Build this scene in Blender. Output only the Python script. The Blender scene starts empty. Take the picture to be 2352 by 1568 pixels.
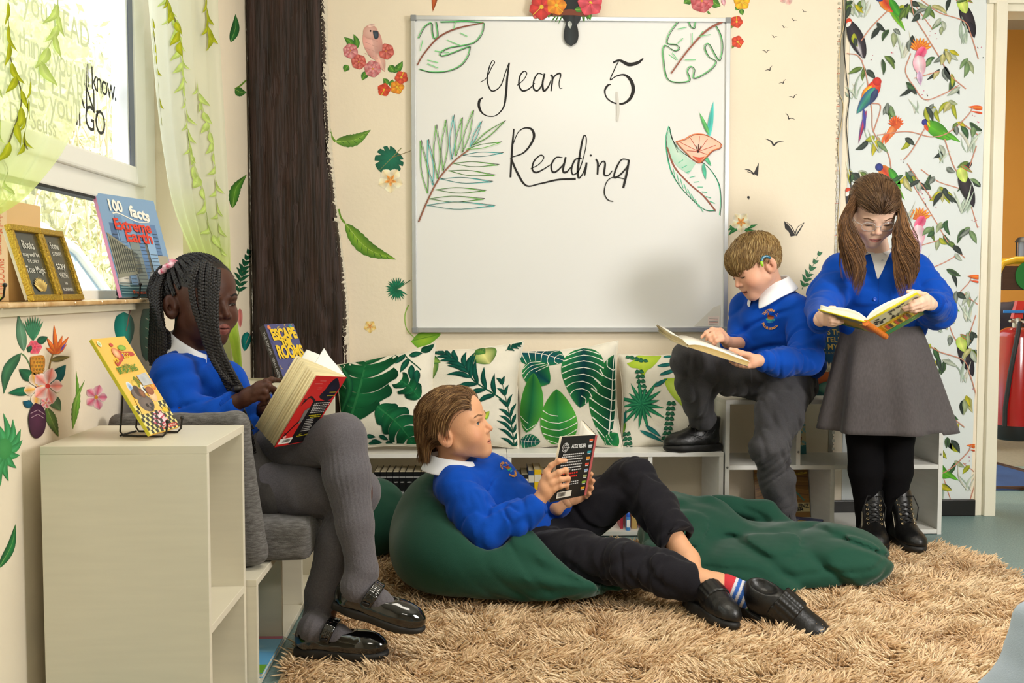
import bpy, bmesh, math, random
import numpy as np
from mathutils import Vector, Matrix, Euler, noise as mnoise

SC = bpy.context.scene
COL = SC.collection
rnd = random.Random(7)
R = math.radians
PI = math.pi

# ------------------------------------------------------------------ camera, world, light, exposure
F = 2287.0                      # focal length in pixels of the 2352 x 1568 frame (35 mm lens)
CAM_Z = 0.906
PITCH, YAW = 2.98, 1.65
cam_d = bpy.data.cameras.new('camera'); cam = bpy.data.objects.new('camera', cam_d); COL.objects.link(cam)
cam_d.sensor_width = 36.0; cam_d.lens = 36.0 * F / 2352.0; cam_d.clip_start = 0.02
cam.location = (0, 0, CAM_Z)
cam.rotation_euler = (R(90 - PITCH), 0, R(-YAW))
SC.camera = cam
CAMROT = Euler((R(90 - PITCH), 0, R(-YAW))).to_matrix()

SC.view_settings.view_transform = 'Standard'
SC.view_settings.look = 'None'
SC.view_settings.gamma = 1.0
SC.view_settings.use_curve_mapping = False
SC.view_settings.exposure = -0.12

w = bpy.data.worlds.new('sky'); SC.world = w; w.use_nodes = True
_bg = w.node_tree.nodes['Background']
_bg.inputs[0].default_value = (0.90, 0.96, 1.0, 1); _bg.inputs[1].default_value = 3.2

def lamp(name, typ, loc, target, energy, color=(1, 1, 1), size=1.0, size_y=None, **kw):
 d = bpy.data.lights.new(name, typ); d.energy = energy; d.color = color
 if typ == 'AREA':
  d.shape = 'RECTANGLE'; d.size = size; d.size_y = size_y or size
 for k, v in kw.items(): setattr(d, k, v)
 o = bpy.data.objects.new(name, d); COL.objects.link(o); o.location = loc
 o.rotation_euler = (Vector(target) - Vector(loc)).to_track_quat('-Z', 'Y').to_euler()
 return o
# the photographer's softbox low on the right, two unseen ceiling lamps added as fill, the corridor's lamp, daylight
lamp('softbox', 'AREA', (2.45, 1.15, 1.55), (0.35, 3.3, 0.75), 62, (1.0, 0.965, 0.92), 0.75, 0.75)
lamp('ceiling_fill_light', 'AREA', (0.6, 2.2, 2.58), (0.6, 2.2, 0), 24, (1.0, 0.93, 0.80), 1.2, 0.6)
lamp('ceiling_fill_light', 'AREA', (0.8, -0.6, 2.58), (0.8, 0.3, 0), 34, (1.0, 0.93, 0.80), 1.2, 0.6)
lamp('corridor_light', 'AREA', (3.0, 5.6, 2.75), (3.0, 5.6, 0), 42, (1.0, 0.88, 0.68), 1.0, 0.6)
lamp('sun', 'SUN', (4, 2, 8), (-3.0, 4.6, 0.5), 7.0, (1.0, 0.95, 0.85), angle=R(1.0))
lamp('window_portal', 'AREA', (-1.06, 1.95, 1.56), (3, 1.95, 1.56), 1, (1, 1, 1), 2.1, 1.4).data.cycles.is_portal = True

# ------------------------------------------------------------------ helpers
def ray(px, py):
 return CAMROT @ Vector(((px - 1176.0) / F, -(py - 784.0) / F, -1.0))
def P(px, py, Y):
 d = ray(px, py); t = Y / d.y
 return Vector((0, 0, CAM_Z)) + d * t
def PX(px, py, X):                      # on the plane X = const
 d = ray(px, py); return Vector((0, 0, CAM_Z)) + d * (X / d.x)
def PZ(px, py, Z):                      # on the plane Z = const
 d = ray(px, py); return Vector((0, 0, CAM_Z)) + d * ((Z - CAM_Z) / d.z)

def lin(c):
 if isinstance(c, str):
  c = c.lstrip('#'); c = tuple(int(c[i:i + 2], 16) / 255.0 for i in (0, 2, 4))
 return tuple((x / 12.92 if x <= 0.04045 else ((x + 0.055) / 1.055) ** 2.4) for x in c[:3])

MATS = {}
def mat(name, color='#808080', rough=0.6, spec=0.5, metal=0.0, var=0.0, var_scale=8.0, bump=0.0, bump_scale=60.0,
  stretch=(1, 1, 1), sheen=0.0, coat=0.0, sss=0.0, attr=None, trans=0.0, color2=None, detail=4.0, weave=0.0, weave_scale=600.0, coat_rough=0.1):
 """procedural principled material: noise colour variation, noise bump, optional weave bump, optional colour attribute"""
 if name in MATS: return MATS[name]
 m = bpy.data.materials.new(name); m.use_nodes = True; nt = m.node_tree; N, L = nt.nodes, nt.links
 b = N['Principled BSDF']
 c = lin(color) + (1,)
 b.inputs['Base Color'].default_value = c
 b.inputs['Roughness'].default_value = rough; b.inputs['Metallic'].default_value = metal
 b.inputs['Specular IOR Level'].default_value = spec
 if sheen: b.inputs['Sheen Weight'].default_value = sheen; b.inputs['Sheen Roughness'].default_value = 0.4
 if coat: b.inputs['Coat Weight'].default_value = coat; b.inputs['Coat Roughness'].default_value = coat_rough
 if sss:
  b.inputs['Subsurface Weight'].default_value = sss; b.inputs['Subsurface Radius'].default_value = (0.012, 0.005, 0.003)
  b.inputs['Subsurface Scale'].default_value = 0.6
 if trans: b.inputs['Transmission Weight'].default_value = trans
 tc = N.new('ShaderNodeTexCoord'); mp = N.new('ShaderNodeMapping'); mp.inputs['Scale'].default_value = stretch
 L.new(tc.outputs['Object'], mp.inputs['Vector'])
 src = None
 if attr:
  a = N.new('ShaderNodeVertexColor'); a.layer_name = attr; src = a.outputs['Color']
 if var or color2:
  n = N.new('ShaderNodeTexNoise'); n.inputs['Scale'].default_value = var_scale; n.inputs['Detail'].default_value = detail
  L.new(mp.outputs['Vector'], n.inputs['Vector'])
  if color2:
   r = N.new('ShaderNodeValToRGB'); r.color_ramp.elements[0].position = 0.35; r.color_ramp.elements[1].position = 0.68
   r.color_ramp.elements[0].color = c; r.color_ramp.elements[1].color = lin(color2) + (1,)
   L.new(n.outputs['Fac'], r.inputs['Fac']); src = r.outputs['Color']
  if var:
   mr = N.new('ShaderNodeMapRange'); mr.inputs[1].default_value = 0.3; mr.inputs[2].default_value = 0.7
   mr.inputs[3].default_value = 1 - var; mr.inputs[4].default_value = 1 + var
   L.new(n.outputs['Fac'], mr.inputs[0])
   mx = N.new('ShaderNodeVectorMath'); mx.operation = 'SCALE'
   if src: L.new(src, mx.inputs[0])
   else: mx.inputs[0].default_value = c[:3]
   L.new(mr.outputs[0], mx.inputs['Scale']); src = mx.outputs[0]
 if src: L.new(src, b.inputs['Base Color'])
 h = None
 if bump:
  n2 = N.new('ShaderNodeTexNoise'); n2.inputs['Scale'].default_value = bump_scale; n2.inputs['Detail'].default_value = 5
  L.new(mp.outputs['Vector'], n2.inputs['Vector'])
  bm_ = N.new('ShaderNodeBump'); bm_.inputs['Strength'].default_value = bump; bm_.inputs['Distance'].default_value = 0.01
  L.new(n2.outputs['Fac'], bm_.inputs['Height']); L.new(bm_.outputs[0], b.inputs['Normal']); h = bm_
 if weave:
  wv = N.new('ShaderNodeTexNoise'); wv.inputs['Scale'].default_value = weave_scale; wv.inputs['Detail'].default_value = 1
  L.new(tc.outputs['Object'], wv.inputs['Vector'])
  b2 = N.new('ShaderNodeBump'); b2.inputs['Strength'].default_value = weave; b2.inputs['Distance'].default_value = 0.002
  L.new(wv.outputs['Fac'], b2.inputs['Height'])
  if h: L.new(h.outputs[0], b2.inputs['Normal'])
  L.new(b2.outputs[0], b.inputs['Normal'])
 MATS[name] = m; m.diffuse_color = c
 return m

def tag(o, label=None, cat=None, group=None, kind=None):
 if label: o['label'] = label
 if cat: o['category'] = cat
 if group: o['group'] = group
 if kind: o['kind'] = kind
 return o
def empty(name, loc=(0, 0, 0), label=None, cat=None, group=None, rot=None):
 o = bpy.data.objects.new(name, None); COL.objects.link(o); o.location = loc; o.empty_display_size = 0.05
 if rot is not None: o.rotation_euler = rot
 return tag(o, label, cat, group)
def link(name, me, m=None, parent=None, M=None):
 o = bpy.data.objects.new(name, me); COL.objects.link(o)
 if m is not None:
  for x in (m if isinstance(m, (list, tuple)) else [m]): me.materials.append(x)
 if parent is not None: o.parent = parent
 if M is not None: o.matrix_local = M
 return o
def mesh_np(V, quads=None, tris=None, cols=None, smooth=True, midx=None):
 V = np.asarray(V, np.float32)
 q = np.zeros((0, 4), np.int32) if quads is None or len(quads) == 0 else np.asarray(quads, np.int32)
 t = np.zeros((0, 3), np.int32) if tris is None or len(tris) == 0 else np.asarray(tris, np.int32)
 me = bpy.data.meshes.new('m'); me.vertices.add(len(V)); me.vertices.foreach_set('co', V.ravel())
 nl = q.size + t.size; me.loops.add(nl); me.loops.foreach_set('vertex_index', np.concatenate([q.ravel(), t.ravel()]).astype(np.int32))
 npoly = len(q) + len(t); me.polygons.add(npoly)
 me.polygons.foreach_set('loop_start', np.concatenate([np.arange(len(q)) * 4, q.size + np.arange(len(t)) * 3]).astype(np.int32))
 if smooth: me.polygons.foreach_set('use_smooth', np.ones(npoly, bool))
 if midx is not None: me.polygons.foreach_set('material_index', np.asarray(midx, np.int32))
 if cols is not None:
  a = me.color_attributes.new('Col', 'FLOAT_COLOR', 'POINT'); c = np.ones((len(V), 4), np.float32); c[:, :3] = cols
  a.data.foreach_set('color', c.ravel())
 me.update(calc_edges=True); me.validate()
 return me

class MB:
 """collects simple solids into one mesh"""
 def __init__(s): s.bm = bmesh.new()
 def box(s, lo, hi, bevel=0.0, M=None, seg=2):
  lo, hi = Vector(lo), Vector(hi)
  r = bmesh.ops.create_cube(s.bm, size=1.0); vs = r['verts']
  for v in vs:
   v.co = Vector([lo[i] + (v.co[i] + 0.5) * (hi[i] - lo[i]) for i in range(3)])
  if bevel:
   es = list({e for v in vs for e in v.link_edges})
   g = bmesh.ops.bevel(s.bm, geom=es, offset=bevel, segments=seg, affect='EDGES', profile=0.6)
   vs = list({v for f in g['faces'] for v in f.verts} | {v for v in vs if v.is_valid})
  if M is not None: bmesh.ops.transform(s.bm, matrix=M, verts=vs)
  return s
 def prism(s, pts, a, b, axis=2, M=None):
  """polygon pts (2D) extruded along axis from a to b"""
  def mk(p, h):
   c = [0, 0, 0]; k = [i for i in range(3) if i != axis]; c[k[0]], c[k[1]] = p; c[axis] = h; return Vector(c)
  A = [s.bm.verts.new(mk(p, a)) for p in pts]; B = [s.bm.verts.new(mk(p, b)) for p in pts]
  n = len(pts)
  for i in range(n): s.bm.faces.new((A[i], A[(i + 1) % n], B[(i + 1) % n], B[i]))
  s.bm.faces.new(A[::-1]); s.bm.faces.new(B)
  if M is not None: bmesh.ops.transform(s.bm, matrix=M, verts=A + B)
  return s
 def tube(s, pts, r, n=8, closed=False, cap=True):
  pts = [Vector(p) for p in pts]; rr = r if isinstance(r, (list, tuple)) else [r] * len(pts)
  rings = []; up = None
  m = len(pts)
  for i, p in enumerate(pts):
   a = pts[(i - 1) % m] if (closed or i > 0) else p; b = pts[(i + 1) % m] if (closed or i < m - 1) else p
   d = (b - a).normalized()
   if up is None: up = d.orthogonal().normalized()
   up = (up - d * up.dot(d)); up = up.normalized() if up.length > 1e-6 else d.orthogonal().normalized()
   x = d.cross(up)
   rings.append([s.bm.verts.new(p + (up * math.cos(2 * PI * k / n) + x * math.sin(2 * PI * k / n)) * rr[i]) for k in range(n)])
  for i in range(m if closed else m - 1):
   A, B = rings[i], rings[(i + 1) % m]
   for k in range(n): s.bm.faces.new((A[k], A[(k + 1) % n], B[(k + 1) % n], B[k]))
  if cap and not closed:
   s.bm.faces.new(rings[0][::-1]); s.bm.faces.new(rings[-1])
  return s
 def lathe(s, prof, n=24, M=None):
  rings = []; new = []
  for r_, z in prof:
   if r_ < 1e-6: v = s.bm.verts.new((0, 0, z)); rings.append([v]); new.append(v)
   else:
    g = [s.bm.verts.new((r_ * math.cos(2 * PI * k / n), r_ * math.sin(2 * PI * k / n), z)) for k in range(n)]; rings.append(g); new += g
  for A, B in zip(rings, rings[1:]):
   for k in range(n):
    a, b = A[k % len(A)], A[(k + 1) % len(A)]; c, d = B[(k + 1) % len(B)], B[k % len(B)]
    f = [x for i, x in enumerate((a, b, c, d)) if x not in (a, b, c, d)[:i]]
    if len(f) >= 3: s.bm.faces.new(f)
  if M is not None: bmesh.ops.transform(s.bm, matrix=M, verts=new)
  return s
 def build(s, name, m, parent=None, smooth=False, angle=80, M=None):
  bmesh.ops.recalc_face_normals(s.bm, faces=s.bm.faces)
  me = bpy.data.meshes.new(name); s.bm.to_mesh(me); s.bm.free()
  if smooth:
   me.polygons.foreach_set('use_smooth', np.ones(len(me.polygons), bool))
   try: me.set_sharp_from_angle(angle=R(angle))
   except Exception: pass
  return link(name, me, m, parent, M)

def text_mesh(s, size, align='CENTER', bold=0.0, shear=0.0, extrude=0.0002, space=1.0, width=None):
 cu = bpy.data.curves.new('t', 'FONT'); cu.body = s; cu.size = size; cu.align_x = align; cu.align_y = 'CENTER'
 cu.offset = bold; cu.shear = shear; cu.extrude = extrude; cu.space_character = space; cu.resolution_u = 3
 o = bpy.data.objects.new('t', cu); COL.objects.link(o)
 dg = bpy.context.evaluated_depsgraph_get(); dg.update()
 me = bpy.data.meshes.new_from_object(o.evaluated_get(dg))
 bpy.data.objects.remove(o); bpy.data.curves.remove(cu)
 if width:
  xs = np.empty(len(me.vertices) * 3, np.float32); me.vertices.foreach_get('co', xs)
  x = xs.reshape(-1, 3); w0 = x[:, 0].max() - x[:, 0].min()
  if w0 > 0: x[:, 0] *= width / w0; me.vertices.foreach_set('co', x.ravel())
 return me
def frame_mat(o, x, y):
 """matrix with local x, y axes along the given vectors, origin o"""
 x = Vector(x).normalized(); y = Vector(y); z = x.cross(y).normalized(); y = z.cross(x)
 M = Matrix((x, y, z)).transposed().to_4x4(); M.translation = Vector(o); return M
def text(name, s, size, M, m, parent=None, **kw):
 me = text_mesh(s, size, **kw); me.materials.clear()
 return link(name, me, m, parent, M)

# ------------------------------------------------------------------ vectorised noise
_rs = np.random.RandomState(3); _perm = _rs.permutation(256); _perm = np.concatenate([_perm, _perm, _perm]); _gr = _rs.randn(256, 3); _gr /= np.linalg.norm(_gr, axis=1)[:, None]
def vnoise(p):
 p = np.asarray(p, np.float64); i = np.floor(p).astype(np.int64); f = p - i; i &= 255
 u = f * f * f * (f * (f * 6 - 15) + 10); out = 0
 for dx in (0, 1):
  wx = u[:, 0] if dx else 1 - u[:, 0]
  for dy in (0, 1):
   wy = u[:, 1] if dy else 1 - u[:, 1]
   for dz in (0, 1):
    wz = u[:, 2] if dz else 1 - u[:, 2]
    h = _perm[_perm[_perm[(i[:, 0] + dx) & 255] + ((i[:, 1] + dy) & 255)] + ((i[:, 2] + dz) & 255)]
    g = _gr[h]; out = out + wx * wy * wz * (g[:, 0] * (f[:, 0] - dx) + g[:, 1] * (f[:, 1] - dy) + g[:, 2] * (f[:, 2] - dz))
 return out
def fbm(p, o=3):
 s = 0; a = 1.0
 for k in range(o): s = s + a * vnoise(p * (2 ** k) + 17.3 * k); a *= 0.5
 return s

# ------------------------------------------------------------------ implicit surfaces -> one continuous mesh (surface nets on sparse blocks)
class Blob:
 def __init__(s, h=0.004): s.h = h; s.pr = []; s.disp = []
 def cone(s, a, b, ra, rb=None, k=0.01, op='u'):
  rb = ra if rb is None else rb
  s.pr.append(('c', np.array(a, float), np.array(b, float), ra, rb, k, op)); return s
 def chain(s, pts, rr, k=0.01):
  for i in range(len(pts) - 1): s.cone(pts[i], pts[i + 1], rr[i], rr[i + 1], k)
  return s
 def ell(s, c, r, M=None, k=0.01, op='u'):
  Rm = np.eye(3) if M is None else np.array(M.to_3x3() if hasattr(M, 'to_3x3') else M, float)
  s.pr.append(('e', np.array(c, float), np.array(r, float), Rm, None, k, op)); return s
 def box(s, c, hs, M=None, rd=0.01, k=0.01, op='u'):
  Rm = np.eye(3) if M is None else np.array(M.to_3x3() if hasattr(M, 'to_3x3') else M, float)
  s.pr.append(('b', np.array(c, float), np.array(hs, float), Rm, rd, k, op)); return s
 def group(s, k=0.01):
  """start a new group: it is shaped by itself, then joined to the rest with radius k"""
  s.pr.append(('g', None, None, None, None, k, 'g')); return s
 def half(s, pt, nrm, k=0.002):
  """keep only the side the normal points away from"""
  n = np.array(nrm, float); n /= np.linalg.norm(n)
  s.pr.append(('h', np.array(pt, float), n, None, None, k, 'i')); return s
 def d1(s, q, p):
  t = q[0]
  if t == 'c':
   a, b, ra, rb = q[1:5]; ab = b - a; L2 = max(ab @ ab, 1e-12); pa = p - a
   h = np.clip(pa @ ab / L2, 0, 1); return np.linalg.norm(pa - h[:, None] * ab, axis=1) - (ra + (rb - ra) * h)
  if t == 'e':
   l = (p - q[1]) @ q[3]; k0 = np.linalg.norm(l / q[2], axis=1); k1 = np.linalg.norm(l / (q[2] ** 2), axis=1)
   return k0 * (k0 - 1) / np.maximum(k1, 1e-9)
  if t == 'b':
   l = np.abs((p - q[1]) @ q[3]) - (q[2] - q[4])
   return np.linalg.norm(np.maximum(l, 0), axis=1) + np.minimum(l.max(axis=1), 0) - q[4]
  return (p - q[1]) @ q[2]
 def ev(s, p, idx=None, disp=True):
  D = np.full(len(p), 1.0); T = None; kg = 0.01
  def join(T, D, k):
   if T is None: return D
   hh = np.maximum(k - np.abs(T - D), 0) / k; return np.minimum(T, D) - hh * hh * k * 0.25
  for i in (range(len(s.pr)) if idx is None else idx):
   q = s.pr[i]
   if q[0] == 'g': T = join(T, D, kg); kg = q[5]; D = np.full(len(p), 1.0); continue
   d = s.d1(q, p); k = max(q[5], 1e-5); op = q[6]
   if op == 'u':
    hh = np.maximum(k - np.abs(D - d), 0) / k; D = np.minimum(D, d) - hh * hh * k * 0.25
   else:
    if op == 's': d = -d
    hh = np.maximum(k - np.abs(D - d), 0) / k; D = np.maximum(D, d) + hh * hh * k * 0.25
  D = join(T, D, kg)
  if disp:
   for f in s.disp: D = D + f(p)
  return D
 def mesh(s, B=8):
  h = s.h; lo = np.full(3, 1e9); hi = -lo
  for q in s.pr:
   if q[6] != 'u': continue
   if q[0] == 'c':
    r = max(q[3], q[4]); lo = np.minimum(lo, np.minimum(q[1], q[2]) - r); hi = np.maximum(hi, np.maximum(q[1], q[2]) + r)
   else:
    r = np.abs(q[3]) @ q[2] if q[0] == 'e' else np.abs(q[3]) @ q[2]
    lo = np.minimum(lo, q[1] - r); hi = np.maximum(hi, q[1] + r)
  lo -= 4 * h + 0.012; hi += 4 * h + 0.012; S = B * h
  nb = np.ceil((hi - lo) / S).astype(int)
  g = np.stack(np.meshgrid(*[np.arange(n) for n in nb], indexing='ij'), -1).reshape(-1, 3)
  c = lo + (g + 0.5) * S; hd = S * 0.87
  DD = np.full(len(c), 1.0); near = []
  for q in s.pr:
   if q[0] == 'g': near.append(np.ones(len(c), bool)); continue
   d = s.d1(q, c); near.append(d < hd * 1.7 + q[5] + 0.02 if q[6] != 'i' else np.ones(len(c), bool))
  D0 = s.ev(c, disp=False)
  act = np.where(np.abs(D0) < hd * 1.7 + 0.012)[0]; near = np.array(near)
  n = B + 1; ax = np.arange(n)
  off = np.stack(np.meshgrid(ax, ax, ax, indexing='ij'), -1).reshape(-1, 3)
  NX = nb * B + 2
  keys, vs, edges = [], [], [[], [], []]
  cor = [(0,0,0),(1,0,0),(0,1,0),(1,1,0),(0,0,1),(1,0,1),(0,1,1),(1,1,1)]
  ep = [(0,1),(2,3),(4,5),(6,7),(0,2),(1,3),(4,6),(5,7),(0,4),(1,5),(2,6),(3,7)]
  cor_a = np.array(cor, float)
  for bi in act:
   idx = np.where(near[:, bi])[0]
   if not len(idx): continue
   base = g[bi] * B; p = lo + (base + off) * h
   d = s.ev(p, idx).reshape(n, n, n)
   if d.min() > 0 or d.max() < 0: continue
   cs = np.stack([d[a:a + B, b:b + B, e:e + B] for a, b, e in cor], -1)
   sg = cs < 0; cnt = sg.sum(-1); m = (cnt > 0) & (cnt < 8)
   if not m.any(): continue
   ci = np.argwhere(m); cv = cs[m]; acc = np.zeros((len(ci), 3)); num = np.zeros(len(ci))
   for a, b in ep:
    da, db = cv[:, a], cv[:, b]; x = (da < 0) != (db < 0)
    t = np.where(x, da / np.where(x, da - db, 1), 0)
    acc += np.where(x[:, None], cor_a[a] + t[:, None] * (cor_a[b] - cor_a[a]), 0); num += x
   vs.append(lo + (base + ci + acc / num[:, None]) * h)
   gi = base + ci; keys.append((gi[:, 0] * NX[1] + gi[:, 1]) * NX[2] + gi[:, 2])
   for k, (a, b) in enumerate(((0, 1), (0, 2), (0, 4))):
    x = (cv[:, a] < 0) != (cv[:, b] < 0)
    if x.any(): edges[k].append(np.concatenate([gi[x], (cv[x, a] < 0)[:, None]], 1))
  V = np.concatenate(vs); K = np.concatenate(keys); o = np.argsort(K); Ks = K[o]
  quads = []
  for k in range(3):
   if not edges[k]: continue
   E = np.concatenate(edges[k]); a1, a2 = [(1, 2), (2, 0), (0, 1)][k]; Q = []
   for da, db in ((0, 0), (-1, 0), (-1, -1), (0, -1)):
    gg = E[:, :3].copy(); gg[:, a1] += da; gg[:, a2] += db
    kk = (gg[:, 0] * NX[1] + gg[:, 1]) * NX[2] + gg[:, 2]
    j = np.clip(np.searchsorted(Ks, kk), 0, len(Ks) - 1); ok = Ks[j] == kk; Q.append(np.where(ok, o[j], -1))
   Q = np.stack(Q, 1); fl = E[:, 3] == 0; Q[fl] = Q[fl][:, ::-1]; quads.append(Q[(Q >= 0).all(1)])
  Fq = np.concatenate(quads)
  # one light smoothing pass keeps the nets even
  for _ in range(2):
   A = np.zeros_like(V); n_ = np.zeros(len(V))
   for i in range(4):
    np.add.at(A, Fq[:, i], V[Fq[:, (i + 1) % 4]]); np.add.at(n_, Fq[:, i], 1)
   V = V * 0.5 + 0.5 * A / np.maximum(n_, 1)[:, None]
  return V, Fq

def v3(x): return np.array(x, float)
def creases(u, fu, fl, amp, w=0.10, seed=0.0, tilt=0.0, c=None, rad=None):
 """sharp crease lines running across direction u; fu lines per metre along it, fl waviness across"""
 u = v3(u) / np.linalg.norm(u); e = np.cross(u, [.23, .55, .8]); e /= np.linalg.norm(e); g = np.cross(u, e); A = np.stack([u * fu + e * tilt * fu, e * fl, g * fl])
 def f(p):
  q = p @ A.T + seed; n = vnoise(q); d = amp * np.exp(-(n / w) ** 2) - amp * .35 * np.exp(-((np.abs(n) - w * 2) / (w * 1.2)) ** 2)
  if c is not None: d = d * np.exp(-np.clip(np.linalg.norm(p - v3(c), axis=1) / rad, 0, 4) ** 2)
  return d
 return f
# ------------------------------------------------------------------ flat printed / drawn shapes: coloured strips mapped on to a surface
class Deco:
 def __init__(s, layer=0.00012, cycle=60): s.V = []; s.Q = []; s.C = []; s.n = 0; s.lay = 0; s.dl = layer; s.cy = cycle
 def grid(s, U, Cc):
  """U: (a, b, 2) points, Cc: (a, b, 3) colours"""
  a, b = U.shape[:2]; z = np.full((a, b, 1), (1 + s.lay % s.cy) * s.dl); s.lay += 1
  s.V.append(np.concatenate([U, z], -1).reshape(-1, 3)); s.C.append(np.broadcast_to(Cc, (a, b, 3)).reshape(-1, 3))
  i = np.arange(a * b).reshape(a, b) + s.n
  s.Q.append(np.stack([i[:-1, :-1], i[1:, :-1], i[1:, 1:], i[:-1, 1:]], -1).reshape(-1, 4)); s.n += a * b
 def curve(s, p, n):
  p = np.asarray(p, float)
  if len(p) == 2: t = np.linspace(0, 1, n)[:, None]; return p[0] * (1 - t) + p[1] * t
  # Catmull-Rom through the points
  q = np.vstack([2 * p[0] - p[1], p, 2 * p[-1] - p[-2]]); out = []; m = len(p) - 1
  for x in np.linspace(0, m - 1e-6, n):
   i = int(x); t = x - i; a, b, c, d = q[i:i + 4]
   out.append(0.5 * ((2 * b) + (-a + c) * t + (2 * a - 5 * b + 4 * c - d) * t * t + (-a + 3 * b - 3 * c + d) * t ** 3))
  return np.array(out)
 def nor(s, c):
  d = np.gradient(c, axis=0); d /= np.maximum(np.linalg.norm(d, axis=1), 1e-9)[:, None]; return np.stack([-d[:, 1], d[:, 0]], 1)
 def line(s, pts, w, col, n=None, taper=False, w2=None):
  c = s.curve(pts, n or max(2, 7 * (len(pts) - 1))); nn = s.nor(c); k = np.linspace(0, 1, len(c))
  ww = np.interp(k, np.linspace(0, 1, len(w)), w) if isinstance(w, (list, tuple)) else np.full(len(c), w)
  if taper: ww = ww * (1 - 0.85 * k)
  hw = ww[:, None] * 0.5; s.grid(np.stack([c + nn * hw, c - nn * hw], 1), np.array(lin(col)))
 def leaf(s, a, b, w, cm, ce=None, bend=0.0, n=12, peak=0.4, vein=None, jag=0.0, split=None, tip=1.0):
  """blade from a to b; colour cm along the midrib, ce at the edge"""
  a = np.array(a, float); b = np.array(b, float); d = b - a; nl = np.array([-d[1], d[0]])
  c = s.curve([a, a + d * 0.5 + nl * bend, b], n); nn = s.nor(c); t = np.linspace(0, 1, n)
  ex = math.log(0.5) / math.log(peak); hw = 0.5 * w * np.sin(PI * t ** ex) ** tip; hw[0] = hw[-1] = 0
  if jag: hw = hw * (1 - jag * (np.arange(n) % 2))
  cm_ = np.array(lin(cm)); ce_ = np.array(lin(ce or cm)); rows = []; cc = []
  sides = [-1, -.78, -.55, -.3, -.06, .06, .3, .55, .78, 1] if split is None else split
  for f in sides:
   rows.append(c + nn * (hw * f)[:, None]); k = min(1, abs(f)); sh = 1.0 + 0.10 * (1 if f > 0 else -1)
   cc.append((cm_ * (1 - k) + ce_ * k) * sh)
  U = np.stack(rows, 1); C = np.broadcast_to(np.stack(cc, 0)[None], U.shape[:2] + (3,)).copy()
  C *= (1 + 0.12 * np.sin(t * 9 + a[0] * 37))[:, None, None]
  s.grid(U, np.clip(C, 0, 1))
  if vein: s.line([c[0], c[n // 2], c[-1]], max(w * 0.045, 0.0008), vein, n=n, taper=True)
  return c
 def disc(s, c, r, col, ce=None, ry=None, n=18, rot=0.0):
  ry = ry or r; t = np.linspace(0, 2 * PI, n); cr, sr = math.cos(rot), math.sin(rot)
  x = r * np.cos(t); y = ry * np.sin(t); e = np.stack([x * cr - y * sr, x * sr + y * cr], 1); c = np.array(c, float)
  U = np.stack([np.broadcast_to(c, e.shape), c + e * 0.6, c + e], 1); a, b = np.array(lin(col)), np.array(lin(ce or col))
  s.grid(U, np.stack([a, a * 0.5 + b * 0.5, b], 0)[None])
 def shape(s, pts, col, ce=None, n=None, cen=None):
  """star-shaped closed outline"""
  p = np.array(list(pts) + [pts[0]], float); cc = p[:-1].mean(0) if cen is None else np.array(cen, float)
  if n: p = s.curve(p, n)
  a, b = np.array(lin(col)), np.array(lin(ce or col))
  k = np.linspace(0, 1, 6)
  s.grid(cc + (p - cc)[:, None] * k[None, :, None], (a + (b - a) * k[:, None])[None])
 def quad(s, p, col, n=8):
  p = np.array(p, float); t = np.linspace(0, 1, n)
  A = p[0] + (p[1] - p[0]) * t[:, None]; Bq = p[3] + (p[2] - p[3]) * t[:, None]
  U = A[:, None] * (1 - t)[None, :, None] + Bq[:, None] * t[None, :, None]; s.grid(U, np.array(lin(col)))
 def flower(s, c, r, petals, cm, ce, centre, wid=0.85, rot=0.0, bend=0.0, sy=1.0):
  for i in range(petals):
   a = rot + 2 * PI * i / petals; s.leaf(c, (c[0] + r * math.cos(a), c[1] + sy * r * math.sin(a)), r * wid, cm, ce, bend=bend, peak=0.62, n=9)
  s.disc(c, r * 0.16, centre)
 def frond(s, pts, n, ln, w, cm, ce, stem='#3c5a2a', sw=0.004, ang=0.9, tipf=0.45, basef=0.75):
  c = s.curve(pts, 40); d = np.gradient(c, axis=0); d /= np.linalg.norm(d, axis=1)[:, None]
  s.line(pts, [sw, sw * 0.4], stem)
  for i in range(n):
   t = (i + 0.7) / n; k = min(39, int(t * 39)); f = np.interp(t, [0, 0.35, 1], [basef, 1, tipf])
   for sd in (-1, 1):
    a = math.atan2(d[k, 1], d[k, 0]) + sd * ang * (1 - 0.55 * t); L_ = ln * f * rnd.uniform(0.9, 1.08)
    s.leaf(c[k], c[k] + L_ * np.array([math.cos(a), math.sin(a)]), w, cm, ce, bend=-sd * 0.10, n=9)
 def monstera(s, c, r, rot, cm, ce, gap, vein=None, notches=4):
  c = np.array(c, float); t = np.linspace(0, 2 * PI, 61)[:-1]; pts = []
  for x in t:
   rr = r * (0.78 + 0.22 * math.cos(x)) * (1 - 0.25 * max(0, math.cos(x - PI)) ** 6)
   y = abs(((x + PI) % (2 * PI)) - PI)            # 0 at the tip
   if 0.5 < y < 2.6: rr *= 1 - 0.38 * max(0, math.cos((y - 0.5) / 2.1 * notches * 2 * PI)) ** 5
   a = x + rot; pts.append(c + rr * np.array([math.cos(a), math.sin(a)]))
  s.shape(pts, cm, ce, cen=c)
  u = np.array([math.cos(rot), math.sin(rot)]); v = np.array([-u[1], u[0]])
  if vein: s.line([c - u * r * 0.75, c + u * r * 0.95], [r * 0.05, r * 0.015], vein)
 def build(s, name, m, mapf, parent=None):
  V = np.concatenate(s.V); X = mapf(V[:, 0], V[:, 1], V[:, 2])
  me = mesh_np(X, np.concatenate(s.Q), cols=np.concatenate(s.C)); return link(name, me, m, parent)
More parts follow.
